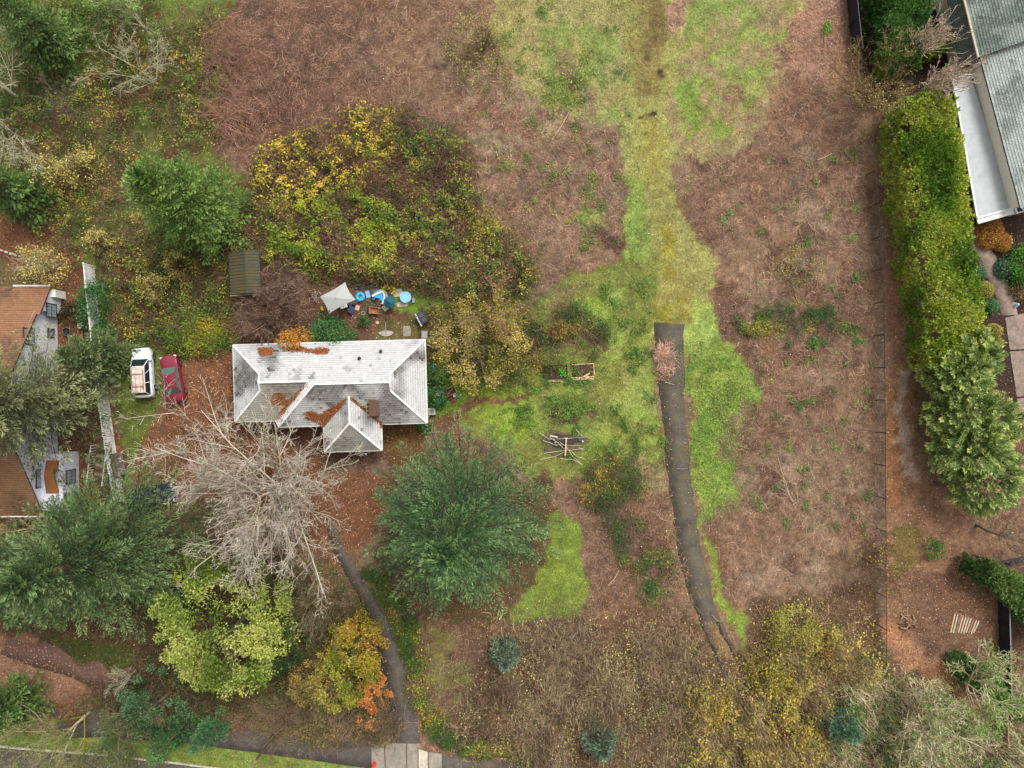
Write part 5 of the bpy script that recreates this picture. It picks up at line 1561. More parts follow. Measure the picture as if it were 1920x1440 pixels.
def glass(name, rgb=(40, 48, 52), rough=0.06):
    m, n, l, b = new_mat(name)
    b.inputs['Base Color'].default_value = (*lin(rgb), 1)
    b.inputs['Roughness'].default_value = rough
    b.inputs['Specular IOR Level'].default_value = 0.8
    b.inputs['Coat Weight'].default_value = 0.4
    return m


M_GLASS = glass('window_glass', (176, 184, 188), 0.25)
M_CARGLASS = glass('car_glass', (34, 42, 44))


def leaf_drift(name, label, polys, zfun, n, pal, seed, leaf=0.13, thick=0.05):
    """wind-blown leaves lying on a roof; polys in photo pixels, zfun(px, py) -> z"""
    r = np.random.default_rng(3100 + seed)
    Ps = []
    area = [abs(sum(p[i][0] * p[(i + 1) % len(p)][1] - p[(i + 1) % len(p)][0] * p[i][1] for i in range(len(p)))) for p in polys]
    for p, a in zip(polys, area):
        k = int(n * a / sum(area))
        q = np.array(p, float)
        lo, hi = q.min(0), q.max(0)
        got = np.zeros((0, 2))
        while len(got) < k:
            c = lo + r.random((k * 3, 2)) * (hi - lo)
            jx = c[:, 0] + r.normal(0, 1.3, len(c))
            jy = c[:, 1] + r.normal(0, 1.3, len(c))
            got = np.concatenate([got, c[inside(p, jx, jy)]])
        Ps.append(got[:k])
    q = np.concatenate(Ps)
    z = np.array([zfun(x, y) for x, y in q])
    P = np.array([W(x, y, zz) for (x, y), zz in zip(q, z)])
    P[:, 2] += 0.05 + r.random(len(P)) * thick
    m = len(P)
    U = nrm(UP + r.normal(0, 0.3, (m, 3)))
    d = r.normal(0, 1, (m, 3))
    d = nrm(d - U * (d * U).sum(1, keepdims=True))
    L = leaf * r.uniform(0.6, 1.3, m)
    V, F = rhombs(P, d, U, L, L * 0.7)
    return tag(link(name, np_mesh(name, V, F, np.repeat(pick(pal, m, r), 4, 0), M_LITTER)), label, 'leaves', kind='stuff')


# ---------------------------------------------------------------- the white-roofed house
TH = math.radians(1.6)
KR = (CAM_H - 2.7) / CAM_H / PPM
EAVE, PITCH = 2.7, 0.42


def HP(u, v, z):
    """house plan: u along the upper eave, v down from it, in photo pixels at eave height"""
    px = 437 + u * math.cos(TH) + v * math.sin(TH)
    py = 647 - u * math.sin(TH) + v * math.cos(TH)
    p = W(px, py, EAVE)
    return np.array([p[0], p[1], z])


def zr(d):
    return EAVE + PITCH * d * KR


house = thing('white_roofed_house', 'low house with a long weathered white hipped tile roof', 'house', (HP(180, 78, 0)[0], HP(180, 78, 0)[1], 0))
hc = np.array([house.location[0], house.location[1], 0.0])
hp = lambda u, v, z: HP(u, v, z) - hc
IN = 11
walls = MB()
walls.prism([tuple(hp(u, v, 0)[:2]) for u, v in ((IN, IN), (360 - IN, IN), (360 - IN, 156 - IN), (274 - IN, 156 - IN), (274 - IN, 205 - IN), (166 + IN, 205 - IN), (166 + IN, 156 - IN), (84, 156 - IN), (84, 144 - IN), (IN, 144 - IN))], 0, EAVE - 0.02)
walls.build('wall', M_STUCCO, house)
zE, zW, zWing = zr(78), zr(72), zr(54)
gW, gE = zr(57), zr(62)
planes = {
    'N': [hp(0, 0, EAVE), hp(360, 0, EAVE), hp(298, 62, gE), hp(298, 78, zE), hp(159, 78, zE), hp(147, 72, zW), hp(57, 72, zW), hp(57, 57, gW)],
    'E': [hp(360, 0, EAVE), hp(360, 156, EAVE), hp(298, 94, gE), hp(298, 62, gE)],
    'W': [hp(0, 0, EAVE), hp(57, 57, gW), hp(57, 87, gW), hp(0, 144, EAVE)],
    'SW': [hp(57, 72, zW), hp(147, 72, zW), hp(75, 144, EAVE), hp(0, 144, EAVE), hp(57, 87, gW)],
    'SE': [hp(159, 78, zE), hp(298, 78, zE), hp(298, 94, gE), hp(360, 156, EAVE), hp(81, 156, EAVE)],
    'strip': [hp(159, 78, zE), hp(81, 156, EAVE), hp(75, 144, EAVE), hp(147, 72, zW)],
    'wingW': [hp(220, 102, zWing), hp(220, 151, zWing), hp(166, 205, EAVE), hp(166, 156, EAVE)],
    'wingE': [hp(220, 102, zWing), hp(274, 156, EAVE), hp(274, 205, EAVE), hp(220, 151, zWing)],
    'wingS': [hp(220, 151, zWing), hp(274, 205, EAVE), hp(166, 205, EAVE)],
}
deck = MB()
for k, p in planes.items():
    if k != 'N':
        deck.slab(p, 0.12)
# the upper plane is split in convex pieces
NA = [hp(0, 0, EAVE), hp(57, 57, gW), hp(57, 72, zW), hp(147, 72, zW), hp(147, 0, EAVE)]
NB = [hp(147, 0, EAVE), hp(147, 72, zW), hp(159, 78, zE), hp(298, 78, zE), hp(298, 62, gE), hp(360, 0, EAVE)]
deck.slab(NA, 0.12)
deck.slab(NB, 0.12)
roof = deck.build('roof', M_WHITE, house)
GREYT = lin((150, 147, 140))


def roof_colour(base, dark, th, amt, seed, moss=None):
    bl, dl = lin(base), lin(dark)

    def f(p):
        s = float(fbm(np.array([p[0]]), np.array([p[1]]), 2.2, seed, 3)[0])
        k = min(max((s - th) * 5, 0), 1) * amt
        k = min(1.0, k + (0.5 if rt.random() < 0.025 + 0.12 * k else 0))
        c = bl * (1 - k) + dl * k
        return c * math.exp(rt.normal(0, 0.06 + 0.10 * k))
    return f


cN = roof_colour((206, 206, 206), (120, 116, 110), 0.66, 0.6, 400)
cNw = roof_colour((203, 203, 202), (96, 92, 88), 0.60, 0.7, 404)
cS = roof_colour((186, 184, 180), (110, 104, 98), 0.46, 0.75, 408)
cSm = roof_colour((164, 161, 150), (124, 118, 106), 0.44, 0.7, 412)
cE = roof_colour((204, 202, 199), (92, 84, 80), 0.50, 0.85, 416)
cW = roof_colour((200, 200, 198), (96, 92, 88), 0.46, 0.85, 420)
cG = roof_colour((150, 148, 138), (118, 114, 104), 0.45, 0.6, 424)
CO, TW_, TT = 0.21, 0.30, 0.035
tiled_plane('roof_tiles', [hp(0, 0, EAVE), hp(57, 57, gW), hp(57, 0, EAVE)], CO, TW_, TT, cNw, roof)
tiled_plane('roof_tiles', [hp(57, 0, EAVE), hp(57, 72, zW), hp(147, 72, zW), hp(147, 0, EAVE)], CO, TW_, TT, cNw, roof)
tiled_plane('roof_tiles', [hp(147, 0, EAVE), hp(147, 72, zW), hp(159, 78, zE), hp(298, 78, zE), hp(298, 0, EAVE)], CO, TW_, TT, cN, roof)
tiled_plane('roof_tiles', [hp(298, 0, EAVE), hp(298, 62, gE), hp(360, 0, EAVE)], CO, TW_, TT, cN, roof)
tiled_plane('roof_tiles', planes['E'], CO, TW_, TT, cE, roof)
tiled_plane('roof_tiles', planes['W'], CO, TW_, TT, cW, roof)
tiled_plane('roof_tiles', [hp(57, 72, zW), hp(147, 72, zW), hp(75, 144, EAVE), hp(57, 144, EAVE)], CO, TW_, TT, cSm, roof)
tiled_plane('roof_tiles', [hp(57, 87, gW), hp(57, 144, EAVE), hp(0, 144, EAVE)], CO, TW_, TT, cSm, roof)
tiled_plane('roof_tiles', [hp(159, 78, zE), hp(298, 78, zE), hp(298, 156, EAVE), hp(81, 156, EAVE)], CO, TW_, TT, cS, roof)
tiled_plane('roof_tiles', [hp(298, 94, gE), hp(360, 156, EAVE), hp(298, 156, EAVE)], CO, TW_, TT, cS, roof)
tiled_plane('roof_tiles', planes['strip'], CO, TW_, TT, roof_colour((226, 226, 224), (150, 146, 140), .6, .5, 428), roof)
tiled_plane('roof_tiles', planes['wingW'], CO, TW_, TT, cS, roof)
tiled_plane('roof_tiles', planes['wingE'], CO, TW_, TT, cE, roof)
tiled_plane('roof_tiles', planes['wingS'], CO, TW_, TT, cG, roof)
for a, b in (((57, 72, zW), (147, 72, zW)), ((159, 78, zE), (298, 78, zE)), ((0, 0, EAVE), (57, 57, gW)), ((0, 144, EAVE), (57, 87, gW)), ((57, 57, gW), (57, 72, zW)), ((57, 72, zW), (57, 87, gW)),
             ((360, 0, EAVE), (298, 62, gE)), ((360, 156, EAVE), (298, 94, gE)), ((298, 62, gE), (298, 78, zE)), ((298, 78, zE), (298, 94, gE)), ((159, 78, zE), (81, 156, EAVE)), ((220, 102, zWing), (220, 151, zWing)), ((220, 151, zWing), (166, 205, EAVE)), ((220, 151, zWing), (274, 205, EAVE))):
    p, q = hp(*a) + UP * 0.06, hp(*b) + UP * 0.06
    MB().bar(p, q, 0.17, 0.07).build('ridge_cap', M_WHITE, roof, 0.015)
for a, b in (((0, 0), (360, 0)), ((360, 0), (360, 156)), ((360, 156), (280, 156)), ((274, 162), (274, 205)), ((274, 205), (166, 205)), ((166, 205), (166, 158)), ((160, 156), (81, 156)), ((75, 144), (0, 144)), ((0, 144), (0, 0))):
    MB().bar(hp(*a, EAVE - 0.03), hp(*b, EAVE - 0.03), 0.12, 0.11).build('gutter', M_WHITE, house, 0.01)
# chimney with a row of three flues beside a timber-clad stack
ch = MB().box(hp(268, 124, 4.0), (0.55, 1.3, 1.9), 0.0).build('chimney', M_BRICK, house, 0.02)
MB().box(hp(268, 124, 4.98), (0.66, 1.42, 0.1), 0.0).build('chimney_cap', M_DARKWOOD, ch, 0.02)
fl = MB().box(hp(259.0, 125, 4.0), (0.34, 1.16, 1.5), 0.0).build('flue_box', solid('ochre_metal', (150, 138, 96), .7), ch, 0.01)
for k in (-1, 0, 1):
    p = hp(259.0, 125, 4.76)
    MB().box((p[0], p[1] + k * 0.36, p[2]), (0.24, 0.27, 0.04)).build('flue_opening', M_BLACK, fl)
for u, v, d in ((279, 20, 20), (240, 32, 32)):
    MB().lathe(hp(u, v, zr(d) + 0.02), [(0.11, 0), (0.11, 0.22), (0.15, 0.22), (0.15, 0.27), (0.0, 0.3)], 12).build('roof_vent', M_BLACK, house)
# windows and a door under the eaves
for u, v, along in ((60, IN, 0), (130, IN, 0), (220, IN, 0), (300, IN, 0), (320, 156 - IN, 0), (220, 205 - IN, 0)):
    s = 1 if v < 80 else -1
    w_ = MB().box(hp(u, v, 1.5) + np.array([0, s * 0.03, 0]), (1.5, 0.07, 1.1), TH).build('window', M_WHITE, house, 0.01)
    MB().box(hp(u, v, 1.5) + np.array([0, s * 0.06, 0]), (1.32, 0.05, 0.94), TH).build('pane', M_GLASS, w_)
    MB().box(hp(u, v, 0.92) + np.array([0, s * 0.07, 0]), (1.6, 0.12, 0.05), TH).build('sill', M_WHITE, w_)
dr = MB().box(hp(40, 144 - IN, 1.02) - np.array([0, 0.03, 0]), (0.95, 0.07, 2.04), TH).build('door', M_DARKWOOD, house, 0.01)
MB().box(hp(46, 144 - IN, 1.0) - np.array([0, 0.1, 0]), (0.05, 0.08, 0.12), TH).build('handle', M_STEEL, dr)


def plane_z(name):
    P = [p + hc for p in planes[name]]
    n_ = np.cross(P[1] - P[0], P[2] - P[0])

    def f(px, py):
        z = 3.2
        for _ in range(3):
            w = W(px, py, z)
            z = P[0][2] - (n_[0] * (w[0] - P[0][0]) + n_[1] * (w[1] - P[0][1])) / n_[2]
        return float(max(z, EAVE))
    return f


RUST = [((128, 76, 44), 3), ((150, 94, 54), 3), ((104, 60, 38), 2), ((176, 124, 70), 0.6)]
leaf_drift('leaf_drift', 'rusty leaves in the valleys beside the front wing of the white roof', [[(653, 744), (660, 746), (690, 770), (718, 795), (716, 803), (708, 800), (684, 781), (668, 768)], [(651, 746), (645, 770), (632, 790), (614, 800), (602, 798), (596, 792), (572, 783), (571, 774), (582, 771), (600, 778), (622, 764)]], plane_z('SE'), 5200, RUST, 1, 0.11, 0.05)
leaf_drift('leaf_drift', 'rusty leaves on the lower left slope of the white roof', [[(578, 720), (566, 745), (545, 775), (528, 790), (520, 788), (520, 768), (534, 752), (548, 745), (566, 728)], [(514, 737), (536, 737), (534, 752), (524, 764), (508, 756)]], plane_z('SW'), 2600, RUST, 2, 0.11)
leaf_drift('leaf_drift', 'rusty leaf piles along the upper edge of the white roof', [[(483, 652), (510, 652), (512, 664), (488, 667)], [(520, 650), (560, 650), (585, 656), (600, 652), (618, 655), (614, 663), (595, 664), (580, 660), (545, 657)]], plane_z('N'), 2400, [((150, 92, 54), 3), ((124, 74, 50), 2), ((176, 112, 62), 1)], 3, 0.11)

# ---------------------------------------------------------------- lilac-grey house on the left
lil = thing('lilac_house', 'lilac-grey gabled house with a brown needle-covered roof', 'house', W(60, 750))
lc = np.array(lil.location)
XE = W(108, 750)[0] - lc[0]
Y = lambda py: (720 - py) / PPM - lc[1]
yN, yS, yR = 6.6 - lc[1], -11.6 - lc[1], -2.0 - lc[1]
zE_, zR_ = 2.5, 8.0
mb = MB()
mb.add([(XE - 6, yS, 0), (XE, yS, 0), (XE, yN, 0), (XE - 6, yN, 0), (XE - 6, yS, zE_), (XE, yS, zE_), (XE, yN, zE_ + 0.65), (XE - 6, yN, zE_ + 0.65), (XE - 6, yR, zR_ - .1), (XE, yR, zR_ - .1)],
       [(0, 3, 2, 1), (0, 1, 5, 4), (2, 3, 7, 6), (1, 2, 6, 9, 5), (3, 0, 4, 8, 7)])
mb.build('wall', M_LILAC, lil)
ex = MB()
ex.add([(XE - 6, yN, 0), (XE + 0.35, yN, 0), (XE + 0.35, 8.5 - lc[1], 0), (XE - 6, 8.5 - lc[1], 0), (XE - 6, yN, 3.0), (XE + 0.35, yN, 3.0), (XE + 0.35, 8.5 - lc[1], 1.95), (XE - 6, 8.5 - lc[1], 1.95)],
       [(0, 3, 2, 1), (4, 5, 6, 7), (0, 1, 5, 4), (1, 2, 6, 5), (2, 3, 7, 6), (3, 0, 4, 7)])
ex.build('wall', M_LILAC, lil)
cBr = roof_colour((150, 108, 78), (104, 78, 60), 0.5, 0.7, 432)
ov = 0.3


def roof_piece(poly, colour, under=None):
    s = MB().slab([tuple(p) for p in poly], 0.14).build('roof', M_DARKFRAME, lil)
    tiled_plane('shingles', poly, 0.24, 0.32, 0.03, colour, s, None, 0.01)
    return s


sl = (zR_ - zE_) / (yR - yS)
roof_piece([(XE + ov, yS - ov, zE_ - ov * sl), (XE + ov, yR, zR_), (XE - 6.3, yR, zR_), (XE - 6.3, yS - ov, zE_ - ov * sl)], roof_colour((156, 116, 84), (116, 90, 68), 0.5, 0.7, 436))
roof_piece([(XE + ov, yR, zR_), (XE + ov, yN + ov, zR_ - (yN + ov - yR) * sl), (XE - 6.3, yN + ov, zR_ - (yN + ov - yR) * sl), (XE - 6.3, yR, zR_)], cBr)
roof_piece([(XE + 0.6, yN - 0.4, 3.28), (XE + 0.6, 8.85 - lc[1], 1.86), (XE - 6.3, 8.85 - lc[1], 1.86), (XE - 6.3, yN - 0.4, 3.28)], cBr)
MB().bar((XE - 2.8, 8.95 - lc[1], 1.85), (XE + 0.55, 8.95 - lc[1], 1.85), 0.14, 0.12).build('gutter', M_WHITE, lil, 0.01)
MB().bar((XE - 3.6, yS - ov - .07, zE_ - .2), (XE + 0.3, yS - ov - .07, zE_ - .2), 0.13, 0.11).build('gutter', M_WHITE, lil, 0.01)
MB().box((XE + 0.55, 8.3 - lc[1], 0.75), (0.45, 0.7, 1.5)).build('meter_box', M_WHITE, lil, 0.02)


def wall_window(y, z, w, h, x=None, rows=3, cols=4):
    x = XE if x is None else x
    f = MB()
    f.box((x + 0.05, y, z + h / 2), (0.1, w + 0.12, 0.07)); f.box((x + 0.05, y, z - h / 2), (0.1, w + 0.12, 0.07))
    f.box((x + 0.05, y - w / 2, z), (0.1, 0.07, h)); f.box((x + 0.05, y + w / 2, z), (0.1, 0.07, h))
    f.box((x + 0.05, y, z), (0.08, w, 0.06))
    fo = f.build('window', M_DARKFRAME, lil)
    MB().box((x + 0.02, y, z + h / 4), (0.04, w - 0.06, h / 2 - 0.06)).build('pane', M_GLASS, fo)
    MB().box((x + 0.02, y, z - h / 4), (0.04, w - 0.06, h / 2 - 0.06)).build('pane', M_GLASS, fo)
    g = MB()
    for i in range(1, cols):
        g.box((x + 0.05, y - w / 2 + w * i / cols, z), (0.025, 0.025, h))
    for j in range(1, rows * 2):
        g.box((x + 0.053, y, z - h / 2 + h * j / (rows * 2)), (0.025, w, 0.025))
    g.build('muntins', M_DARKFRAME, fo)['kind'] = 'stuff'


wall_window(Y(583) - .1, 1.45, 1.2, 1.3, XE + 0.35)
wall_window(Y(626) - .5, 3.9, 1.4, 1.3)
wall_window(Y(626), 1.0, 0.8, 0.8)
wall_window(Y(890), 2.2, 1.6, 1.5)
# porch wing with its own small roof
pw = MB().prism([(XE, Y(846)), (XE + 2.0, Y(846)), (XE + 2.0, Y(950)), (XE, Y(950))], 0, 2.3).build('porch_wall', M_LILAC, lil)
wall_window(Y(932), 1.25, 1.2, 1.7, XE + 2.0)
wall_window(Y(890), 1.25, 1.2, 1.3, XE + 2.0)
s_ = MB().slab([(XE + .5, Y(858), 2.32), (XE + 1.7, Y(858), 2.32), (XE + 1.5, Y(886), 2.75), (XE + .6, Y(886), 2.75)][::-1], 0.1)
s_.slab([(XE + .6, Y(886), 2.75), (XE + 1.5, Y(886), 2.75), (XE + 1.7, Y(918), 2.32), (XE + .5, Y(918), 2.32)][::-1], 0.1)
pr_ = s_.build('porch_roof', solid('needle_covered', (146, 94, 50), .95, var=.35, scale=14), lil)

# deck stairs with white railings in front of the lilac house
st = thing('wooden_stairs', 'grey-brown wooden stairs with white railings by the lilac house', 'stairs', W(196, 880), math.radians(-14))
for k in range(12):
    MB().box((0, 2.2 - k * 0.30, 0.95 - k * 0.065), (1.25, 0.27, 0.05)).build('tread', M_DARKWOOD if k % 3 else M_WOOD, st, 0.008)
for s in (-1, 1):
    MB().bar((s * 0.6, 2.3, 0.85), (s * 0.6, -1.3, 0.07), 0.06, 0.14).build('stringer', M_DARKWOOD, st)
    r_ = MB().bar((s * 0.72, 2.3, 1.85), (s * 0.72, -1.3, 1.07), 0.09, 0.06).build('handrail', M_WHITE, st, 0.01)
    for k in range(14):
        y = 2.25 - k * 0.265
        MB().box((s * 0.72, y, 1.0 + y * 0.2), (0.045, 0.045, 0.95)).build('baluster', M_WHITE, r_)
bt = thing('patio_mat', 'dark brown patio mat with pale edging by the lilac house', 'mat', W(165, 636, 0), math.radians(4))
MB().box((0, 0, 0.015), (0.95, 1.7, 0.03)).build('mat', solid('dark_mat', (66, 44, 38), .9), bt)
MB().box((-0.5, 0, 0.02), (0.06, 1.7, 0.04)).build('edging', M_WOOD, bt)
pot = thing('fire_bowl', 'black round fire bowl on the left patio', 'bowl', W(128, 622))
MB().lathe((0, 0, 0), [(0.2, 0), (0.28, 0.12), (0.38, 0.3), (0.36, 0.32), (0.26, 0.2), (0.0, 0.14)], 20).build('bowl', M_BLACK, pot)
MB().torus((0, 0, 0.31), 0.37, 0.02, 20, 6).build('rim', M_STEEL, pot)
bk = thing('white_bucket', 'white round bin by the vinyl fence', 'bucket', W(155, 612))
MB().lathe((0, 0, 0), [(0.16, 0), (0.2, 0.42), (0.22, 0.42), (0.22, 0.46), (0.18, 0.46), (0.15, 0.06), (0, 0.05)], 20).build('body', M_WHITE, bk)
MB().torus((0, 0, 0.46), 0.1, 0.02, 16, 6).build('handle', M_BLACK, bk)
# roofed wood store leaning on the white fence
hu = thing('wood_store', 'low shake-roofed wood store against the white vinyl fence', 'shed', W(232, 868), math.radians(12))
MB().box((0, 0, 0.42), (0.75, 1.9, 0.84)).build('wall', M_DARKWOOD, hu)
hr = MB().slab([(-0.55, -1.05, 1.15), (0.5, -1.05, 0.8), (0.5, 1.05, 0.8), (-0.55, 1.05, 1.15)], 0.06).build('roof', M_DARKWOOD, hu)
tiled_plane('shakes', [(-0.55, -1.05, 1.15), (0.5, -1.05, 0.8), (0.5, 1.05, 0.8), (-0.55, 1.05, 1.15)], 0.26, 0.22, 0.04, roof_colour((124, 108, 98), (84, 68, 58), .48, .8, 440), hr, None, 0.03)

# white vinyl fence
vf = thing('vinyl_fence', 'white vinyl privacy fence beside the lilac house', 'fence', W(196, 700))
vc = np.array(vf.location)
fp = [(177, 500), (181, 545), (186, 590), (191, 635), (196, 680), (201, 725), (207, 770), (213, 815), (220, 860), (227, 900), (234, 940)]
for i, (a, b) in enumerate(zip(fp[:-1], fp[1:])):
    A, B = W(*a) - vc, W(*b) - vc
    d = nrm(B - A)
    MB().box((A[0], A[1], 0.85), (0.13, 0.13, 1.7)).build('post', M_WHITE, vf, 0.01)
    MB().box((A[0], A[1], 1.74), (0.18, 0.18, 0.08), 0, 0.4).build('post_cap', M_WHITE, vf)
    MB().bar(A + d * 0.07 + UP * 1.62, B - d * 0.07 + UP * 1.62, 0.09, 0.12).build('rail', M_WHITE, vf)
    MB().bar(A + d * 0.07 + UP * 0.12, B - d * 0.07 + UP * 0.12, 0.08, 0.12).build('rail', M_WHITE, vf)
    n = 8
    L = np.linalg.norm(B - A) - 0.16
    for k in range(n):
        p = A + d * (0.08 + L * (k + 0.5) / n)
        MB().box((p[0], p[1], 0.86), (L / n - 0.012, 0.04, 1.4), math.atan2(d[1], d[0])).build('board', M_WHITE, vf)
# white stone edging, left edge
ed = thing('stone_edging', 'row of white edging stones by the lawn at the left edge', 'edging', W(40, 488))
ec = np.array(ed.location)
for k, (x, y) in enumerate([(4, 470), (12, 473), (22, 476), (30, 479), (38, 481), (47, 485), (55, 488), (62, 494), (70, 499), (78, 503)]):
    p = W(x, y) - ec
    s = 0.16 + 0.12 * rt.random()
    MB().box((p[0], p[1], 0.07), (s * 1.6, s, 0.14), -0.4 + rt.random() * 0.4, 0.75).build('stone', M_CONC_PALE, ed, 0.03)

# ---------------------------------------------------------------- grey-roofed house on the right
gh = thing('grey_roofed_house', 'house with grey-green shingle roof and white flat roof wing', 'house', W(1840, 230))
gc = np.array(gh.location)
G = lambda px, py, z: W(px, py, z) - gc
GREENSH = roof_colour((150, 162, 152), (100, 116, 106), 0.42, 0.9, 444)
PALESH = roof_colour((180, 187, 182), (126, 138, 132), 0.5, 0.7, 448)
DARKSH = roof_colour((104, 112, 108), (72, 76, 76), 0.48, 0.8, 452)
A, B = G(1838, 108, 4.0), G(1914, 391, 4.0)
dv = nrm(B - A)
rg = np.array([-dv[1], dv[0], 0.0])
rg = rg if rg[0] > 0 else -rg
# walls
w_ = MB()
wa, wb = A + rg * 0.12, B + rg * 0.12 - dv * 0.3
w_.prism([tuple(p[:2]) for p in (wa, wb, wb + rg * 4.9, wa + rg * 4.9)], 0, 3.95)
fa0 = G(1785, 158, 3.0); fb0 = G(1832, 408, 3.0)
w_.build('wall', M_CREAM, gh)
nb_ = 26
Lw = np.linalg.norm(wb - wa)
for k in range(nb_):
    p = wa + dv * (Lw * (k + 0.5) / nb_) - rg * 0.015
    MB().box((p[0], p[1], 3.3), (0.03, 0.05, 1.3), math.atan2(dv[1], dv[0]) + math.pi / 2).build('batten', M_CREAM, gh)
rise = 0.36
p1 = [A, B, B + rg * 5 + UP * 5 * rise, A + rg * 5 + UP * 5 * rise]
r1 = MB().slab([tuple(p) for p in p1], 0.15).build('roof', M_DARKFRAME, gh)
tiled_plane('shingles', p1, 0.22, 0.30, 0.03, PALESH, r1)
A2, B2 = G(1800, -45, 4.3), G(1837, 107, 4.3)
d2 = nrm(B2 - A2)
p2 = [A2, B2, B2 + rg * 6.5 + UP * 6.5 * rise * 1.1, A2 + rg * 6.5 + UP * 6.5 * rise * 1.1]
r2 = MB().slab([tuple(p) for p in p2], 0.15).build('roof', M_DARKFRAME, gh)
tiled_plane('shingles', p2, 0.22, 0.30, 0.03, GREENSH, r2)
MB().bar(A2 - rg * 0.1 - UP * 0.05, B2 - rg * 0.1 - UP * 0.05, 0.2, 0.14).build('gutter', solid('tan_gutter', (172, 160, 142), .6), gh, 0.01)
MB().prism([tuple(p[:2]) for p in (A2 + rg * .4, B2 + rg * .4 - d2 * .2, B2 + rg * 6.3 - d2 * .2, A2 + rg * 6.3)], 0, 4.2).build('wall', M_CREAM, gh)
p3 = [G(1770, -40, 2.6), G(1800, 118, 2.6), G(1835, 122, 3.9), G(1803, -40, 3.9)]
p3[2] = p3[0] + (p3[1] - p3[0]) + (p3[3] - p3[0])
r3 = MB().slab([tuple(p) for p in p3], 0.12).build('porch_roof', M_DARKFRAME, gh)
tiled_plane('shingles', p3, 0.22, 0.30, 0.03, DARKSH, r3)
for p in (p3[1] - d2 * .2, p3[0] + d2 * 1.5, (p3[0] + p3[1]) / 2):
    MB().box((p[0] + .15, p[1], 1.25), (0.14, 0.14, 2.5)).build('porch_post', M_WHITE, gh)
# flat-roofed wing
fl3 = [G(1786, 150, 2.6), G(1819, 138, 2.6), G(1900, 390, 2.6), G(1832, 409, 2.6)]
MB().slab([tuple(p) for p in fl3][::-1], 0.22).build('flat_roof', M_MEMBRANE, gh, 0.02)
for i in (0, 2, 3):
    a, b = fl3[i], fl3[(i + 1) % 4]
    MB().bar(a + UP * 0.03, b + UP * 0.03, 0.16, 0.1).build('roof_edge', M_WHITE, gh, 0.01)
cen = sum(fl3) / 4
for p in (fl3[0], fl3[3], (fl3[0] + fl3[3]) / 2):
    q_ = p + (cen - p) * 0.12
    MB().box((q_[0], q_[1], 1.18), (0.14, 0.14, 2.36)).build('carport_post', M_WHITE, gh)
MB().bar(fl3[3] + dv * 0.28 + UP * -0.1, fl3[2] + dv * 0.28 + UP * -0.1, 0.5, 0.1).build('fascia', M_WHITE, gh, 0.01)
# heat pump and cabinet
hpmp = thing('heat_pump', 'pale grey heat pump with two fans below the flat roof', 'air conditioner', W(1868, 404), math.radians(16))
MB().box((0, 0, 0.45), (1.05, 0.62, 0.9)).build('case', solid('pale_grey_case', (196, 194, 190), .5, var=.05), hpmp, 0.02)
for s in (-0.28, 0.28):
    f_ = MB().lathe((s, 0, 0.9), [(0.22, 0.0), (0.22, 0.015), (0.19, 0.02), (0.0, 0.012)], 24).build('fan_grille', M_STEEL, hpmp)
    g = MB()
    for k in range(5):
        a = k * math.pi / 5
        g.bar((s - .18 * math.cos(a), -.18 * math.sin(a), 0.922 + k * .003), (s + .18 * math.cos(a), .18 * math.sin(a), 0.922 + k * .003), 0.016, 0.012)
    g.build('blades', M_DARKFRAME, f_)['kind'] = 'stuff'
for s in (-0.4, 0.4):
    MB().box((s, 0, 0.03), (0.1, 0.7, 0.06)).build('foot', M_BLACK, hpmp)
cb = thing('vent_cabinet', 'white cabinet with dark grille right of the heat pump', 'cabinet', W(1897, 397), math.radians(16))
MB().box((0, 0, 0.5), (0.85, 0.7, 1.0)).build('case', M_WHITE, cb, 0.02)
gr_ = MB().box((0.0, 0.02, 1.005), (0.46, 0.5, 0.012)).build('grille', M_BLACK, cb)
for k in range(5):
    MB().box((0, -0.18 + k * 0.1, 1.02), (0.44, 0.025, 0.02)).build('louvre', M_DARKFRAME, gr_)
orn = thing('garden_ornament', 'small pale blue and white ornament at the end of the garden walk', 'ornament', W(1903, 572))
MB().lathe((0, 0, 0), [(0.16, 0), (0.18, 0.1), (0.1, 0.25), (0.15, 0.34), (0.09, 0.46), (0, 0.5)], 14).build('figure', solid('pale_blue', (176, 206, 222), .5), orn)
MB().lathe((0, 0, 0), [(0.24, -0.01), (0.24, 0.05), (0.0, 0.06)], 14).build('base', M_CONC_PALE, orn)

# ---------------------------------------------------------------- mossy shed
sh = thing('mossy_shed', 'small shed with dark mossy metal roof beside the cedar', 'shed', W(474, 518), math.radians(3))
MB().box((0, 0, 0.95), (2.4, 3.5, 1.9)).build('wall', M_DARKWOOD, sh)
M_MOSSY = solid('mossy_metal', (66, 70, 60), 0.9, var=0.35, scale=4, dirt=(86, 74, 44), dirt_amt=0.7, dirt_scale=0.9)
for s, w in ((-1, 1.75), (1, 1.1)):
    ro = MB().slab([(0.35, -1.95, 2.5), (0.35, 1.95, 2.5), (0.35 + s * w, 1.95, 2.5 - w * .35), (0.35 + s * w, -1.95, 2.5 - w * .35)][::s], 0.05).build('roof', M_MOSSY, sh)
    for k in range(14):
        y = -1.88 + k * 0.29
        MB().bar((0.35 + s * 0.02, y, 2.52), (0.35 + s * w, y, 2.52 - w * .35), 0.035, 0.03).build('rib', M_MOSSY, ro)
MB().bar((0.35, -1.97, 2.53), (0.35, 1.97, 2.53), 0.10, 0.05).build('ridge_cap', M_MOSSY, sh)
MB().bar((-1.45, -2.02, 1.9), (1.1, -2.02, 2.15), 0.07, 0.14).build('fascia', M_WOOD, sh)
dd_ = MB().box((0.1, -1.77, 0.9), (0.9, 0.05, 1.8)).build('door', M_WOOD, sh)
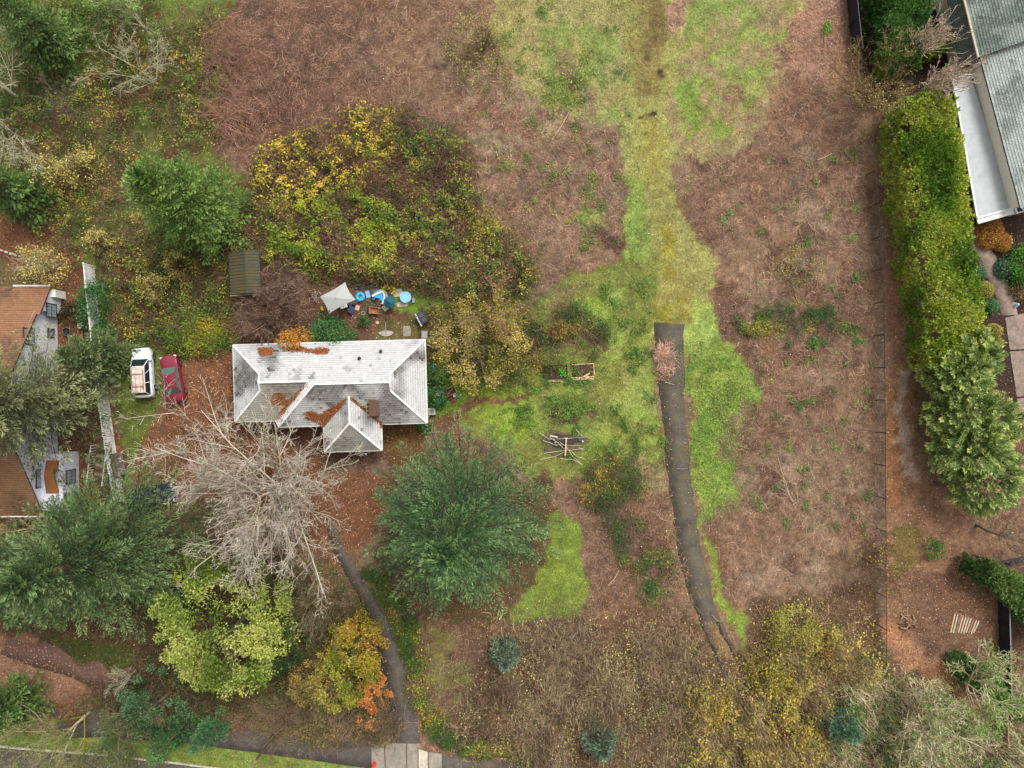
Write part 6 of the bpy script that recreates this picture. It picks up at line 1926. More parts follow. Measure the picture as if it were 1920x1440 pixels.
MB().box((0.4, -1.82, 0.95), (0.05, 0.06, 0.14)).build('handle', M_STEEL, dd_)


# ================================================================ FENCES
def wire_fence(name, label, pts, h=1.7, bay=2.95, wire=True):
    c = W(*pts[len(pts) // 2])
    f = thing(name, label, 'fence', c)
    q = [W(*p) - c for p in pts]
    seg = [np.linalg.norm(b - a) for a, b in zip(q[:-1], q[1:])]
    tot = sum(seg)
    n = max(1, int(round(tot / bay)))

    def at(s):
        for a, b, L in zip(q[:-1], q[1:], seg):
            if s <= L + 1e-6:
                return a + (b - a) * (s / L)
            s -= L
        return q[-1]
    P = [at(tot * k / n) for k in range(n + 1)]
    for p in P:
        MB().lathe((p[0], p[1], -0.05), [(0.04, 0), (0.04, h + 0.05), (0.055, h + 0.06), (0.0, h + 0.12)], 8).build('post', M_BLACK, f)
    for a, b in zip(P[:-1], P[1:]):
        MB().tube([a + UP * h, b + UP * h], 0.028, 6).build('rail', M_BLACK, f)
        m = MB()
        L = np.linalg.norm(b - a)
        d = (b - a) / L
        k = 0.0
        while k < L:
            for s in (1, -1):
                e = k + s * h * 0.9
                e2 = min(max(e, 0), L)
                z2 = 0.05 + (h - 0.1) * abs(e2 - k) / (h * 0.9)
                m.bar(a + d * k + UP * 0.05 + np.array([d[1], -d[0], 0]) * 0.008 * s, a + d * e2 + UP * z2 + np.array([d[1], -d[0], 0]) * 0.008 * s, 0.008, 0.008)
            k += 0.14
        m.build('wire_mesh', M_BLACK, f)['kind'] = 'stuff'
    return f


wire_fence('wire_fence', 'long black wire fence between brown field and hedge', [(1622, 330), (1634, 440), (1638, 560), (1641, 720), (1642, 900), (1643, 1060), (1644, 1230)])


def board_fence(name, label, pts, h, mat, cap, bw=0.14, panel=2.4):
    c = W(*pts[len(pts) // 2])
    f = thing(name, label, 'fence', c)
    q = [W(*p) - c for p in pts]
    for a, b in zip(q[:-1], q[1:]):
        L = np.linalg.norm(b - a)
        d = (b - a) / L
        ang = math.atan2(d[1], d[0])
        n = int(L / bw)
        for k in range(n):
            p = a + d * (L * (k + 0.5) / n)
            MB().box((p[0], p[1], h / 2 + rt.normal(0, 0.006)), (L / n - 0.008, 0.025, h), ang).build('board', mat, f)
        nrm_ = np.array([d[1], -d[0], 0])
        for z in (0.3, h - 0.25):
            MB().bar(a + UP * z + nrm_ * 0.04, b + UP * z + nrm_ * 0.04, 0.04, 0.09).build('rail', mat, f)
        MB().bar(a + UP * (h + 0.02), b + UP * (h + 0.02), 0.09, 0.035).build('cap', cap, f)
        m = max(1, int(round(L / panel)))
        for k in range(m + 1):
            p = a + d * (L * k / m) + nrm_ * 0.07
            MB().box((p[0], p[1], h / 2 + .02), (0.1, 0.1, h + 0.05), ang).build('post', mat, f)
    return f


board_fence('board_fence', 'black board fence at the top right beside the laurel', [(1586, -20), (1593, 50), (1600, 108)], 1.75, M_BLACKFENCE, M_BLACK)
board_fence('board_fence', 'black board fence below the clipped laurel at the right', [(1871, 1128), (1873, 1200), (1875, 1290)], 1.5, M_BLACKFENCE, M_STEEL)
board_fence('board_fence', 'black fence stub running off the right edge below the grey tree', [(1876, 1052), (1935, 1040)], 1.3, M_BLACKFENCE, M_BLACK)
board_fence('board_fence', 'weathered brown board fence near the lower right corner', [(1866, 1318), (1868, 1385)], 1.6, M_WOOD, M_WOOD)
board_fence('board_fence', 'short dark railing beside the mossy shed', [(458, 595), (462, 640)], 1.0, M_BLACKFENCE, M_BLACK, bw=0.2)

# ================================================================ VEHICLES
M_TYRE = solid('tyre', (30, 30, 32), 0.9, var=0.15)
M_RIM = solid('rim', (150, 150, 150), 0.35, 0.8, var=0.1)
M_LIGHT = solid('headlamp', (226, 228, 226), 0.15, var=0.02, spec=0.6)
M_TAIL = solid('tail_lamp', (140, 26, 24), 0.25, var=0.05)


def car(name, label, loc, rotz, L, Wd, paint, roof_mat, z_hood, z_belt, z_roof, cab, roofspan, tail_z, suv=False, rack=False, glassmat=None):
    """front towards +Y. cab = (rear, front) of the glass base, roofspan = (rear, front) of the roof panel"""
    c = thing(name, label, 'car', loc, rotz)
    h = Wd / 2
    ys = np.array([-0.5, -0.485, -0.44, -0.30, -0.1, 0.1, 0.30, 0.40, 0.465, 0.5]) * L
    ws = np.array([0.72, 0.87, 0.96, 1.0, 1.0, 1.0, 1.0, 0.97, 0.86, 0.62]) * h
    zt = []
    for y in ys:
        if y > cab[1]:
            t = (y - cab[1]) / (L / 2 - cab[1])
            zt.append(z_belt + (z_hood - z_belt) * min(1, t * 1.1) - 0.10 * max(0, t - 0.75) * 4)
        elif y < cab[0]:
            t = (cab[0] - y) / (L / 2 + cab[0])
            zt.append(z_belt + (tail_z - z_belt) * min(1, t * 1.3) - 0.08 * max(0, t - 0.8) * 5)
        else:
            zt.append(z_belt)
    prof = lambda w, z: [(-w * 0.90, 0.24), (-w, 0.42), (-w, z * 0.62 + 0.1), (-w * 0.975, z - 0.13), (-w * 0.90, z - 0.02), (-w * 0.55, z + 0.015), (w * 0.55, z + 0.015), (w * 0.90, z - 0.02), (w * 0.975, z - 0.13), (w, z * 0.62 + 0.1), (w, 0.42), (w * 0.90, 0.24)]
    V, F = [], []
    m = 12
    for y, w, z in zip(ys, ws, zt):
        V += [(x, y, zz) for x, zz in prof(w, z)]
    for i in range(len(ys) - 1):
        for j in range(m):
            k = (j + 1) % m
            F.append((i * m + j, i * m + k, (i + 1) * m + k, (i + 1) * m + j))
    F.append(tuple(range(m)))
    F.append(tuple(range((len(ys)) * m - 1, (len(ys) - 1) * m - 1, -1)))
    body = MB().add(V, F).build('body', paint, c, 0.02, True)
    # glasshouse
    b = [(-h * 0.88, cab[0], z_belt), (h * 0.88, cab[0], z_belt), (h * 0.88, cab[1], z_belt), (-h * 0.88, cab[1], z_belt)]
    t = [(-h * 0.70, roofspan[0], z_roof), (h * 0.70, roofspan[0], z_roof), (h * 0.70, roofspan[1], z_roof), (-h * 0.70, roofspan[1], z_roof)]
    gm = glassmat or M_CARGLASS

    def quad(name, p0, p1, p2, p3, mat, inset=0.06, push=0.012):
        P = [np.array(p, float) for p in (p0, p1, p2, p3)]
        n_ = nrm(np.cross(P[1] - P[0], P[3] - P[0]))
        ce = sum(P) / 4
        Q = [p + nrm(ce - p) * inset + n_ * push for p in P]
        return MB().add(Q + [q - n_ * 0.02 for q in Q], [(0, 1, 2, 3), (7, 6, 5, 4), (0, 4, 5, 1), (1, 5, 6, 2), (2, 6, 7, 3), (3, 7, 4, 0)]).build(name, mat, c)
    MB().add(b + t, [(0, 1, 5, 4), (1, 2, 6, 5), (2, 3, 7, 6), (3, 0, 4, 7), (0, 3, 2, 1)]).build('pillars', paint, c)
    bulge = [(x * 1.02, y, z) for x, y, z in t]
    rp = MB()
    nx = 5
    rv, rf = [], []
    for iy in range(5):
        for ix in range(nx):
            fx, fy = ix / (nx - 1) * 2 - 1, iy / 4
            y = t[0][1] + (t[2][1] - t[0][1]) * fy
            rv.append((fx * h * 0.71, y, z_roof + 0.05 * (1 - fx * fx) * (1 - (2 * fy - 1) ** 4) + 0.004))
    for iy in range(4):
        for ix in range(nx - 1):
            a = iy * nx + ix
            rf.append((a, a + 1, a + nx + 1, a + nx))
    rp.add(rv, rf).build('roof', roof_mat, c, 0, True)
    quad('windshield', b[2], b[3], t[3], t[2], gm, 0.07)
    quad('rear_window', b[0], b[1], t[1], t[0], gm, 0.08)
    for s in (1, -1):
        i0, i1 = (1, 2) if s > 0 else (0, 3)
        bm_ = [np.array(b[i0]), np.array(b[i1])]
        tm_ = [np.array(t[i0]), np.array(t[i1])]
        mids = (0.36, 0.70) if suv else (0.5,)
        cuts = [0.0, *mids, 1.0]
        for k in range(len(cuts) - 1):
            P = [bm_[0] + (bm_[1] - bm_[0]) * cuts[k], bm_[0] + (bm_[1] - bm_[0]) * cuts[k + 1], tm_[0] + (tm_[1] - tm_[0]) * cuts[k + 1], tm_[0] + (tm_[1] - tm_[0]) * cuts[k]]
            if s < 0:
                P = [P[1], P[0], P[3], P[2]]
            quad('side_window', *P, gm, 0.045)
        MB().box((s * (h + 0.09), cab[1] - 0.25, z_belt + 0.08), (0.20, 0.12, 0.13)).build('mirror', paint if not suv else M_BLACK, c, 0.03)
        for y in (-0.1, 0.55) if suv else (-0.25, 0.5):
            MB().box((s * (h + 0.012), y, z_belt - 0.2), (0.035, 0.16, 0.035)).build('door_handle', M_BLACK if suv else paint, c)
        MB().box((s * h * 0.66, L * 0.47, z_hood - 0.16), (h * 0.5, 0.16, 0.15)).build('headlight', M_LIGHT, c, 0.03)
        MB().box((s * h * 0.74, -L * 0.487, tail_z - 0.22), (h * 0.36, 0.1, 0.22)).build('tail_light', M_TAIL, c, 0.02)
        for y in (-0.31 * L, 0.31 * L):
            w_ = MB().torus((0, 0, 0), 0.245, 0.085, 20, 8, 1.15).build('wheel', M_TYRE, c, 0, True)
            w_.location = (s * (h - 0.06), y, 0.33)
            w_.rotation_euler = (0, math.pi / 2, 0)
            MB().lathe((0, 0, 0), [(0.19, -0.09), (0.19, 0.085), (0.12, 0.06), (0.0, 0.07)], 16).build('rim', M_RIM, w_).rotation_euler = (0, 0 if s > 0 else math.pi, 0)
    MB().box((0, L * 0.492, 0.42), (Wd * 0.62, 0.14, 0.2)).build('bumper', paint if suv else M_CARGREY, c, 0.04)
    MB().box((0, -L * 0.495, 0.42), (Wd * 0.82, 0.14, 0.2)).build('bumper', paint, c, 0.04)
    if rack:
        for s in (-1, 1):
            MB().bar((s * h * 0.58, roofspan[0] + 0.2, z_roof + 0.09), (s * h * 0.58, roofspan[1] - 0.3, z_roof + 0.09), 0.045, 0.04).build('roof_rail', M_RUST, c)
        for y in (roofspan[0] + 0.55, roofspan[1] - 0.7):
            MB().bar((-h * 0.62, y, z_roof + 0.12), (h * 0.62, y, z_roof + 0.12), 0.05, 0.03).build('cross_bar', M_RUST, c)
        for k in range(5):
            x = -h * 0.45 + k * h * 0.225
            MB().bar((x, roofspan[0] + 0.12, z_roof + 0.055), (x, roofspan[1] - 0.85, z_roof + 0.055), 0.03, 0.014).build('roof_strip', M_RUST if k % 2 else roof_mat, c)
    return c


M_CARGREY = solid('grey_bumper', (170, 160, 160), 0.5, var=0.1)
M_RUST = solid('rusty_brown', (120, 84, 66), 0.8, var=0.3)
M_CARWHITE = solid('white_car_paint', (224, 226, 226), 0.3, var=0.04, coat=0.5, dirt=(170, 166, 156), dirt_amt=0.12)
M_DIRTYROOF = solid('dirty_car_roof', (214, 202, 188), 0.6, var=0.10, dirt=(150, 122, 100), dirt_amt=0.42, dirt_scale=2.2)
M_CARRED = solid('red_car_paint', (118, 26, 46), 0.32, var=0.10, coat=0.5, dirt=(146, 76, 88), dirt_amt=0.15, dirt_scale=0.8)
M_CARBLUE = solid('blue_car_paint', (32, 44, 76), 0.3, var=0.08, coat=0.5)
M_CARTEAL = solid('pale_car_paint', (196, 212, 208), 0.3, var=0.05, coat=0.5)
sv = car('white_suv', 'white sport utility vehicle with dirty rusty roof rack', W(276, 699), math.radians(3.5), 4.55, 1.80, M_CARWHITE, M_DIRTYROOF, 1.05, 1.08, 1.68, (-2.1, 1.25), (-1.85, 0.55), 1.08, True, True)
car('red_sedan', 'dark red sedan parked beside the white vehicle', W(330, 710), math.radians(11), 4.35, 1.68, M_CARRED, M_CARRED, 0.86, 0.94, 1.40, (-1.45, 1.05), (-0.95, 0.35), 0.94, glassmat=glass('dusty_car_glass', (84, 98, 96), 0.12))
car('blue_car', 'dark blue car half hidden below the green fir boughs', W(290, 928), math.radians(-80), 4.4, 1.72, M_CARBLUE, M_CARBLUE, 0.9, 0.95, 1.42, (-1.5, 1.05), (-1.0, 0.4), 0.95)
car('pale_car', 'pale car on the street, cut by the lower left edge', W(84, 1462), math.radians(-83), 4.4, 1.74, M_CARTEAL, M_CARTEAL, 0.9, 0.95, 1.45, (-1.5, 1.05), (-1.0, 0.4), 0.95)
seat = thing('plastic_grate', 'small white plastic grate lying behind the white vehicle', 'grate', W(271, 741), math.radians(-20))
MB().prism([(-.28, -.1), (-.2, -.17), (.2, -.17), (.28, -.1), (.28, .1), (.2, .17), (-.2, .17), (-.28, .1)], 0.0, 0.09).build('panel', M_WHITE, seat, 0.03)
for k in (-1, 0, 1):
    MB().box((k * 0.1, 0, 0.095), (0.06, 0.12, 0.02)).build('slot', M_BLACK, seat)
wo = thing('bicycle_wheel', 'black hoop leaning on the white vehicle rear', 'wheel', W(250, 725))
o_ = MB().torus((0, 0, 0), 0.3, 0.03, 20, 6).build('tyre', M_TYRE, wo)
o_.rotation_euler = (0.25, 0, 0); o_.location = (0, 0, 0.1)
MB().box((0, 0, 0.06), (0.5, 0.03, 0.02)).build('spoke', M_STEEL, wo)

# ================================================================ YARD THINGS BEHIND THE HOUSE
M_BLUE = solid('blue_plastic', (60, 156, 216), 0.45, var=0.08)
M_CYAN = solid('cyan_plastic', (48, 170, 208), 0.4, var=0.06)
M_LBLUE = solid('light_blue_plastic', (130, 184, 226), 0.45, var=0.06)
M_PALEBLUE = solid('pale_blue_plastic', (150, 180, 226), 0.5, var=0.06)
M_TEAL = solid('teal_canvas', (22, 86, 106), 0.8, var=0.12)
M_CANVAS = solid('grey_canvas', (164, 165, 162), 0.85, var=0.05, dirt=(160, 158, 150), dirt_amt=0.15)
M_GREENHOSE = solid('green_hose', (60, 130, 96), 0.5)
M_REDP = solid('red_plastic', (170, 34, 40), 0.45)
M_TUB = solid('brown_tub', (150, 100, 62), 0.75, var=0.2)
M_SLATE = solid('slate_plastic', (62, 72, 88), 0.6)

# square grey canopy with swooping edges
cz = 2.5
cpx = [(600, 556), (647, 529), (667, 562), (617, 588)]
cv = thing('canopy', 'square grey canopy with curved edges behind the white roof', 'canopy', W(629, 559))
cc = np.array(cv.location)
cor = [W(x, y, 2.1) - cc for x, y in cpx]
top = W(629.5, 558.5, cz) - cc
V = [tuple(top)]
F = []
N = 8
ring = []
for i in range(4):
    a, b = cor[i], cor[(i + 1) % 4]
    for k in range(N):
        t = k / N
        p = a + (b - a) * t
        sag = math.sin(math.pi * t)
        p = p + (top - p) * np.array([1, 1, 0]) * 0.085 * sag + UP * 0.06 * sag
        ring.append(p)
m = len(ring)
mid = [top + (p - top) * 0.55 for p in ring]
V += [tuple(p) for p in mid] + [tuple(p) for p in ring] + [tuple(p - UP * 0.05) for p in ring]
for i in range(m):
    j = (i + 1) % m
    F += [(0, 1 + i, 1 + j), (1 + i, 1 + m + i, 1 + m + j, 1 + j), (1 + m + i, 1 + 2 * m + i, 1 + 2 * m + j, 1 + m + j)]
MB().add(V, F).build('canvas', M_CANVAS, cv)
for p in cor:
    MB().tube([(p[0], p[1], 0), (p[0], p[1], 2.05)], 0.025, 8).build('pole', M_STEEL, cv)
for p in cor:
    MB().tube([top - UP * 0.12, p - UP * 0.06], 0.02, 6).build('rib', M_STEEL, cv)
MB().lathe(top - UP * 0.02, [(0.06, 0), (0.05, 0.05), (0, 0.07)], 10).build('finial', M_STEEL, cv)

tp = thing('black_tarp', 'crumpled black plastic sheet behind the cyan ring', 'sheet', W(694, 538), .06)
tv, tf = [], []
for i in range(13):
    for j in range(5):
        tv.append((-1.5 + i * .25 + rt.normal(0, .03), -.22 + j * .11 + rt.normal(0, .03), .05 + .16 * rt.random() * (0.3 if j in (0, 4) else 1)))
for i in range(12):
    for j in range(4):
        a = i * 5 + j
        tf.append((a, a + 5, a + 6, a + 1))
MB().add(tv, tf).build('sheet', solid('black_sheet', (58, 56, 58), .55, var=.3, scale=4), tp)
ri = thing('swim_ring', 'cyan inflatable ring behind the house', 'pool toy', W(676, 557))
MB().torus((0, 0, 0.16), 0.30, 0.155, 28, 12).build('ring', M_CYAN, ri, 0, True)
MB().lathe((0, 0, 0), [(0.13, 0), (0.13, 0.08), (0, 0.09)], 14).build('centre', M_STEEL, ri)
tr = thing('plastic_tray', 'pale blue rectangular tray beside the cyan ring', 'tray', W(690, 552), math.radians(14))
MB().box((0, 0, 0.03), (0.36, 0.62, 0.06)).build('base', M_PALEBLUE, tr, 0.01)
for x, y, sx, sy in ((-.17, 0, .03, .62), (.17, 0, .03, .62), (0, -.3, .31, .03), (0, .3, .31, .03)):
    MB().box((x, y, 0.085), (sx, sy, 0.05)).build('rim', M_LBLUE, tr)
MB().box((0, 0.02, 0.065), (0.12, 0.2, 0.012)).build('marking', M_BLUE, tr)
sd = thing('toy_slide', 'blue plastic toy slide pool with white curved trim', 'toy', W(714, 555))
sc = np.array(sd.location)


def loopmesh(pts, z0, z1):
    return [tuple((W(x, y) - sc)[:2]) for x, y in pts]


MB().prism(loopmesh([(698, 557), (703, 548), (711, 544), (720, 545), (726, 553), (726, 563), (722, 569), (716, 566), (711, 560), (704, 559)], 0, 0), 0, 0.22).build('basin', M_BLUE, sd, 0.05)
MB().tube([np.append(p, 0.27) for p in loopmesh([(699, 556), (705, 553), (712, 550), (718, 547), (721, 552), (722, 559), (720, 566), (718, 571)], 0, 0)], 0.11, 8).build('white_trim', M_WHITE, sd, 0, True)
MB().tube([np.append(p, 0.24) for p in loopmesh([(712, 545), (719, 545), (725, 550), (727, 558)], 0, 0)], 0.07, 8).build('outer_rim', M_LBLUE, sd, 0, True)
ty = thing('scooter_wheel', 'small black wheel with teal hub near the toy slide', 'wheel', W(700.5, 560))
MB().torus((0, 0, 0.07), 0.17, 0.07, 20, 8).build('tyre', M_TYRE, ty, 0, True)
MB().torus((0, 0, 0.12), 0.11, 0.035, 16, 6).build('hub', M_CYAN, ty)
um = thing('patio_umbrella', 'dark teal patio umbrella, half open, beside the blue toys', 'umbrella', W(733, 569))
r_ = 0.58
V = [(0, 0, 1.25)] + [(r_ * math.cos(k * math.pi / 4 + .3) * (1 if k % 2 else .92), r_ * math.sin(k * math.pi / 4 + .3), 0.85) for k in range(8)] + [(r_ * .97 * math.cos(k * math.pi / 4 + .3), r_ * .97 * math.sin(k * math.pi / 4 + .3), 0.72) for k in range(8)]
MB().add(V, [(0, 1 + k, 1 + (k + 1) % 8) for k in range(8)] + [(1 + k, 9 + k, 9 + (k + 1) % 8, 1 + (k + 1) % 8) for k in range(8)]).build('canvas', M_TEAL, um)
MB().tube([(0, 0, 0), (0, 0, 1.3)], 0.02, 8).build('pole', M_STEEL, um)
for k in range(8):
    MB().tube([(0, 0, 1.255), V[1 + k]], 0.012, 5).build('rib', M_SLATE, um)
MB().lathe((0, 0, 0), [(0.24, 0), (0.24, 0.06), (0.05, 0.1), (0.04, 0.2)], 14).build('base', M_BLACK, um)
rtb = thing('round_table', 'round light blue plastic table by the brambles', 'table', W(762, 558.5))
MB().lathe((0, 0, 0.5), [(0.50, 0), (0.52, 0.02), (0.52, 0.05), (0.44, 0.055), (0.42, 0.045), (0.08, 0.045), (0.05, 0.06), (0, 0.06)], 32).build('top', M_LBLUE, rtb)
for k in range(4):
    a = k * math.pi / 2 + .4
    MB().tube([(0.3 * math.cos(a), 0.3 * math.sin(a), 0.52), (0.42 * math.cos(a), 0.42 * math.sin(a), 0)], 0.03, 6).build('leg', M_LBLUE, rtb)
for nm, lb, x, y, sx, sy, rz, mt in (('paving_slab', 'pale paving slab left of the round blue table', 746, 549, .95, .75, .1, M_CONC_PALE), ('paving_slab', 'cracked pale slab below the round blue table', 754, 571, 1.0, .42, .08, M_CONC_PALE),
                                     ('paving_slab', 'pale triangular slab corner under the teal umbrella', 723, 577, .55, .55, .6, M_CONC_PALE), ('paving_slab', 'square buff slab near the black tubs', 670, 577, .42, .48, -.35, M_WOOD2),
                                     ('paving_slab', 'worn grey slab with a leaf pile in the back yard', 763, 621, .70, .98, .05, M_CONC)):
    t_ = thing(nm, lb, 'slab', W(x, y), rz)
    MB().prism([(-sx / 2, -sy * .42), (-sx * .42, -sy / 2), (sx * .42, -sy / 2), (sx / 2, -sy * .4), (sx / 2, sy * .42), (sx * .4, sy / 2), (-sx * .44, sy / 2), (-sx / 2, sy * .4)], 0, 0.06).build('slab', mt, t_, 0.012)
    MB().box((sx * .1, -sy * .1, 0.062), (sx * .5, 0.012, 0.006), .7).build('crack', M_DARKWOOD, t_)
bx_ = thing('grey_crate', 'small grey crate right of the round blue table', 'crate', W(776, 564), .1)
MB().box((0, 0, .14), (.2, .42, .28)).build('body', M_DARKWOOD, bx_, .01)
MB().box((0, 0, .29), (.23, .45, .02)).build('lid', M_STEEL, bx_)
# wheelbarrow
wb_ = thing('wheelbarrow', 'rusty brown wheelbarrow tub in the back yard', 'wheelbarrow', W(703, 583), math.radians(-4))
tubv = [(-.40, -.3, .55), (.38, -.26, .5), (.38, .26, .5), (-.40, .3, .55), (-.25, -.18, .28), (.24, -.16, .26), (.24, .16, .26), (-.25, .18, .28)]
MB().add(tubv, [(4, 7, 6, 5), (0, 4, 5, 1), (1, 5, 6, 2), (2, 6, 7, 3), (3, 7, 4, 0)]).build('tub', M_TUB, wb_)
MB().tube([(-.42, -.31, .56), (.40, -.27, .51), (.40, .27, .51), (-.42, .31, .56), (-.42, -.31, .56)], .03, 6).build('rim', M_WOOD, wb_)
for s in (-1, 1):
    MB().tube([(-.5, s * .12, .2), (.3, s * .24, .3), (.75, s * .27, .42)], .022, 6).build('handle', M_WOOD, wb_)
    MB().tube([(.28, s * .2, .3), (.34, s * .22, 0)], .02, 6).build('leg', M_STEEL, wb_)
wh = MB().torus((0, 0, 0), .15, .05, 16, 6).build('wheel', M_TYRE, wb_)
wh.location = (-.5, 0, .19); wh.rotation_euler = (math.pi / 2, 0, 0)
ho = thing('garden_hose', 'green garden hose looped round the wheelbarrow', 'hose', W(692, 578))
hcn = np.array(ho.location)
MB().tube([W(x, y, .03) - hcn for x, y in ((690, 563), (696, 569), (702, 571), (708, 574), (702, 577), (694, 572), (688, 571), (686, 577), (688, 585), (695, 590), (702, 592), (700, 596), (697, 593), (702, 591))], .025, 6).build('hose', M_GREENHOSE, ho)
MB().lathe(W(690, 563, 0) - hcn, [(.05, 0), (.05, .06), (0, .07)], 8).build('nozzle', M_STEEL, ho)
hp_ = thing('hoop', 'pale round hoop on the bare soil', 'hoop', W(681, 587))
MB().torus((0, 0, .03), .19, .03, 20, 6).build('hoop', M_CONC, hp_)
MB().torus((0, 0, .05), .15, .012, 20, 4).build('inner_lip', M_CONC_PALE, hp_)
stp = thing('tree_stump', 'pinkish round stump slice in the leaf litter', 'stump', W(708, 605))
MB().lathe((0, 0, 0), [(.17, 0), (.155, .12), (0, .125)], 12).build('bark', M_DARKWOOD, stp)
MB().lathe((0, 0, .122), [(.145, 0), (.14, .012), (0, .015)], 12).build('cut_face', M_WOOD2, stp)
# black tubs and boxes below the canopy
for k, (x, y, rr, lb) in enumerate(((657.5, 568.5, .2, 'smaller black planting tub below the canopy'), (666.5, 567, .24, 'larger black planting tub below the canopy'))):
    t_ = thing('plant_tub', lb, 'tub', W(x, y))
    MB().lathe((0, 0, 0), [(rr * .75, 0), (rr, .34), (rr * 1.08, .34), (rr * 1.08, .38), (rr * .9, .38), (rr * .85, .3)], 18).build('tub', M_BLACK, t_)
    MB().lathe((0, 0, .28), [(rr * .88, 0), (rr * .5, .03), (0, .04)], 14).build('soil', M_DARKWOOD, t_)
    MB().torus((0, 0, .37), rr, .02, 18, 6).build('rim', M_STEEL, t_)
for nm, lb, x, y, sx, sy, sz, rz, mt in (('storage_box', 'white storage box under the canopy edge', 646, 575, .62, .3, .3, .35, M_WHITE), ('storage_box', 'slate grey crate below the white storage box', 659, 583, .5, .42, .25, -.6, M_SLATE),
                                         ('storage_box', 'navy blue tote between the white box and the tubs', 661, 577, .5, .2, .28, -.7, solid('navy_plastic', (46, 70, 130), .5)), ('storage_box', 'pale lidded pail among the boxes', 655, 583, .18, .22, .2, .2, M_CONC_PALE)):
    t_ = thing(nm, lb, 'box', W(x, y), rz)
    MB().box((0, 0, sz / 2), (sx, sy, sz), 0, 1.06).build('body', mt, t_, .015)
    MB().box((0, 0, sz + .012), (sx * 1.1, sy * 1.12, .035)).build('lid', mt, t_, .01)
    MB().box((0, 0, sz + .035), (sx * .4, .03, .02)).build('handle', M_BLACK, t_)
yb = thing('watering_can', 'yellow watering can beside the canopy', 'watering can', W(605, 580), .5)
MB().lathe((0, 0, 0), [(.12, 0), (.13, .22), (.09, .26), (.0, .27)], 14, 1.0, 1.5).build('body', solid('yellow_plastic', (206, 160, 44), .5), yb)
MB().tube([(0, .15, .08), (0, .3, .2), (0, .38, .26)], .02, 6).build('spout', solid('ochre_plastic', (186, 140, 44), .5), yb)
# fan-shaped slatted panel on a pole
fn = thing('lawn_rake_panel', 'grey fan-shaped slatted panel with a straight pole', 'rake', W(724, 622), math.radians(2))
MB().tube([(0, -.05, .12), (0, .88, .12)], .035, 8).build('pole', M_STEEL, fn)
out = [(0, .1), (-.18, .12), (-.42, .06), (-.70, -.06)]
edge_ = [(-.70, -.06), (-.52, -.26), (-.3, -.38), (0, -.42)]
full = out + edge_[1:]
MB().prism([p for p in full] + [(-x, y) for x, y in full[::-1][1:-1]], .0, .04).build('back_plate', M_STEEL, fn)
for s in (-1, 1):
    for k in range(7):
        x = s * (.12 + k * .085)
        MB().bar((x, .08 - k * .02, .055), (x * .92, -.36 + k * .035, .055), .035, .03).build('slat', M_CONC_PALE, fn)
MB().tube([(-.70, -.06, .06), (-.52, -.26, .06), (-.3, -.38, .06), (0, -.42, .06), (.3, -.38, .06), (.52, -.26, .06), (.70, -.06, .06)], .03, 6).build('rim', M_CONC_PALE, fn)
# black barbecue with slatted side shelf, and steel cabinet
bq = thing('barbecue', 'black barbecue grill with white slatted shelf', 'barbecue', W(793, 598), math.radians(28))
MB().box((.05, 0, .55), (.62, 1.15, .5)).build('firebox', M_BLACK, bq, .03)
MB().box((.08, .28, .83), (.5, .42, .06)).build('lid', M_SLATE, bq, .02)
MB().box((.08, -.2, .82), (.46, .44, .04)).build('side_plate', solid('charcoal', (70, 66, 68), .6), bq, .01)
sf = MB().box((-.36, 0, .72), (.16, 1.35, .04)).build('shelf', M_BLACK, bq)
for k in range(9):
    MB().box((-.36, -.6 + k * .15, .75), (.14, .07, .03)).build('slat', M_WHITE, sf)
for x in (-.2, .3):
    for y in (-.5, .5):
        MB().box((x, y, .15), (.06, .06, .31)).build('leg', M_BLACK, bq)
cbn = thing('steel_cabinet', 'weathered steel cabinet at the roof corner', 'cabinet', W(798, 630), math.radians(-3))
MB().box((0, 0, .45), (.6, .85, .9)).build('body', solid('dull_steel', (128, 122, 120), .5, .4, var=.15, dirt=(120, 90, 76), dirt_amt=.3), cbn, .02)
MB().box((0, .05, .915), (.5, .6, .03)).build('top_plate', M_STEEL, cbn, .01)
MB().box((-.33, -.1, .6), (.05, .5, .05)).build('handle', M_BLACK, cbn)
dp = thing('downpipe', 'white downpipe arching from the roof corner to the ground', 'pipe', W(806, 650))
MB().tube([(-.35, .3, 2.2), (-.2, .22, 1.2), (-.05, .1, .3), (.35, -.12, .06), (.85, -.25, .05)], .045, 8).build('pipe', M_WHITE, dp)
MB().lathe((.86, -.25, 0), [(.07, 0), (.07, .08), (0, .09)], 8).build('outlet', M_WHITE, dp)

# east side of the house
bl = thing('blue_board', 'narrow blue board standing by the right house wall', 'board', W(814, 692), .04)
MB().box((0, 0, .3), (.09, .92, .6)).build('board', solid('deep_blue', (34, 80, 160), .5), bl, .01)
MB().box((0.0, 0, .615), (.12, .95, .03)).build('edge', M_BLUE, bl)
wg = thing('red_wagon', 'red toy wagon with pale tray right of the house', 'wagon', W(825, 697), math.radians(14))
MB().box((0, 0, .3), (.62, .95, .12)).build('tray', M_REDP, wg, .03)
MB().box((.02, 0, .37), (.48, .8, .03)).build('liner', M_WOOD2, wg, .01)
for s in (-1, 1):
    MB().box((s * .33, 0, .38), (.04, .95, .16)).build('side', M_REDP, wg, .01)
    for y in (-.32, .32):
        w_ = MB().torus((0, 0, 0), .1, .035, 14, 6).build('wheel', M_TYRE, wg)
        w_.location = (s * .28, y, .13); w_.rotation_euler = (0, math.pi / 2, 0)
MB().tube([(0, .45, .3), (.1, .8, .2), (.14, 1.0, .12)], .02, 6).build('handle', M_BLACK, wg)
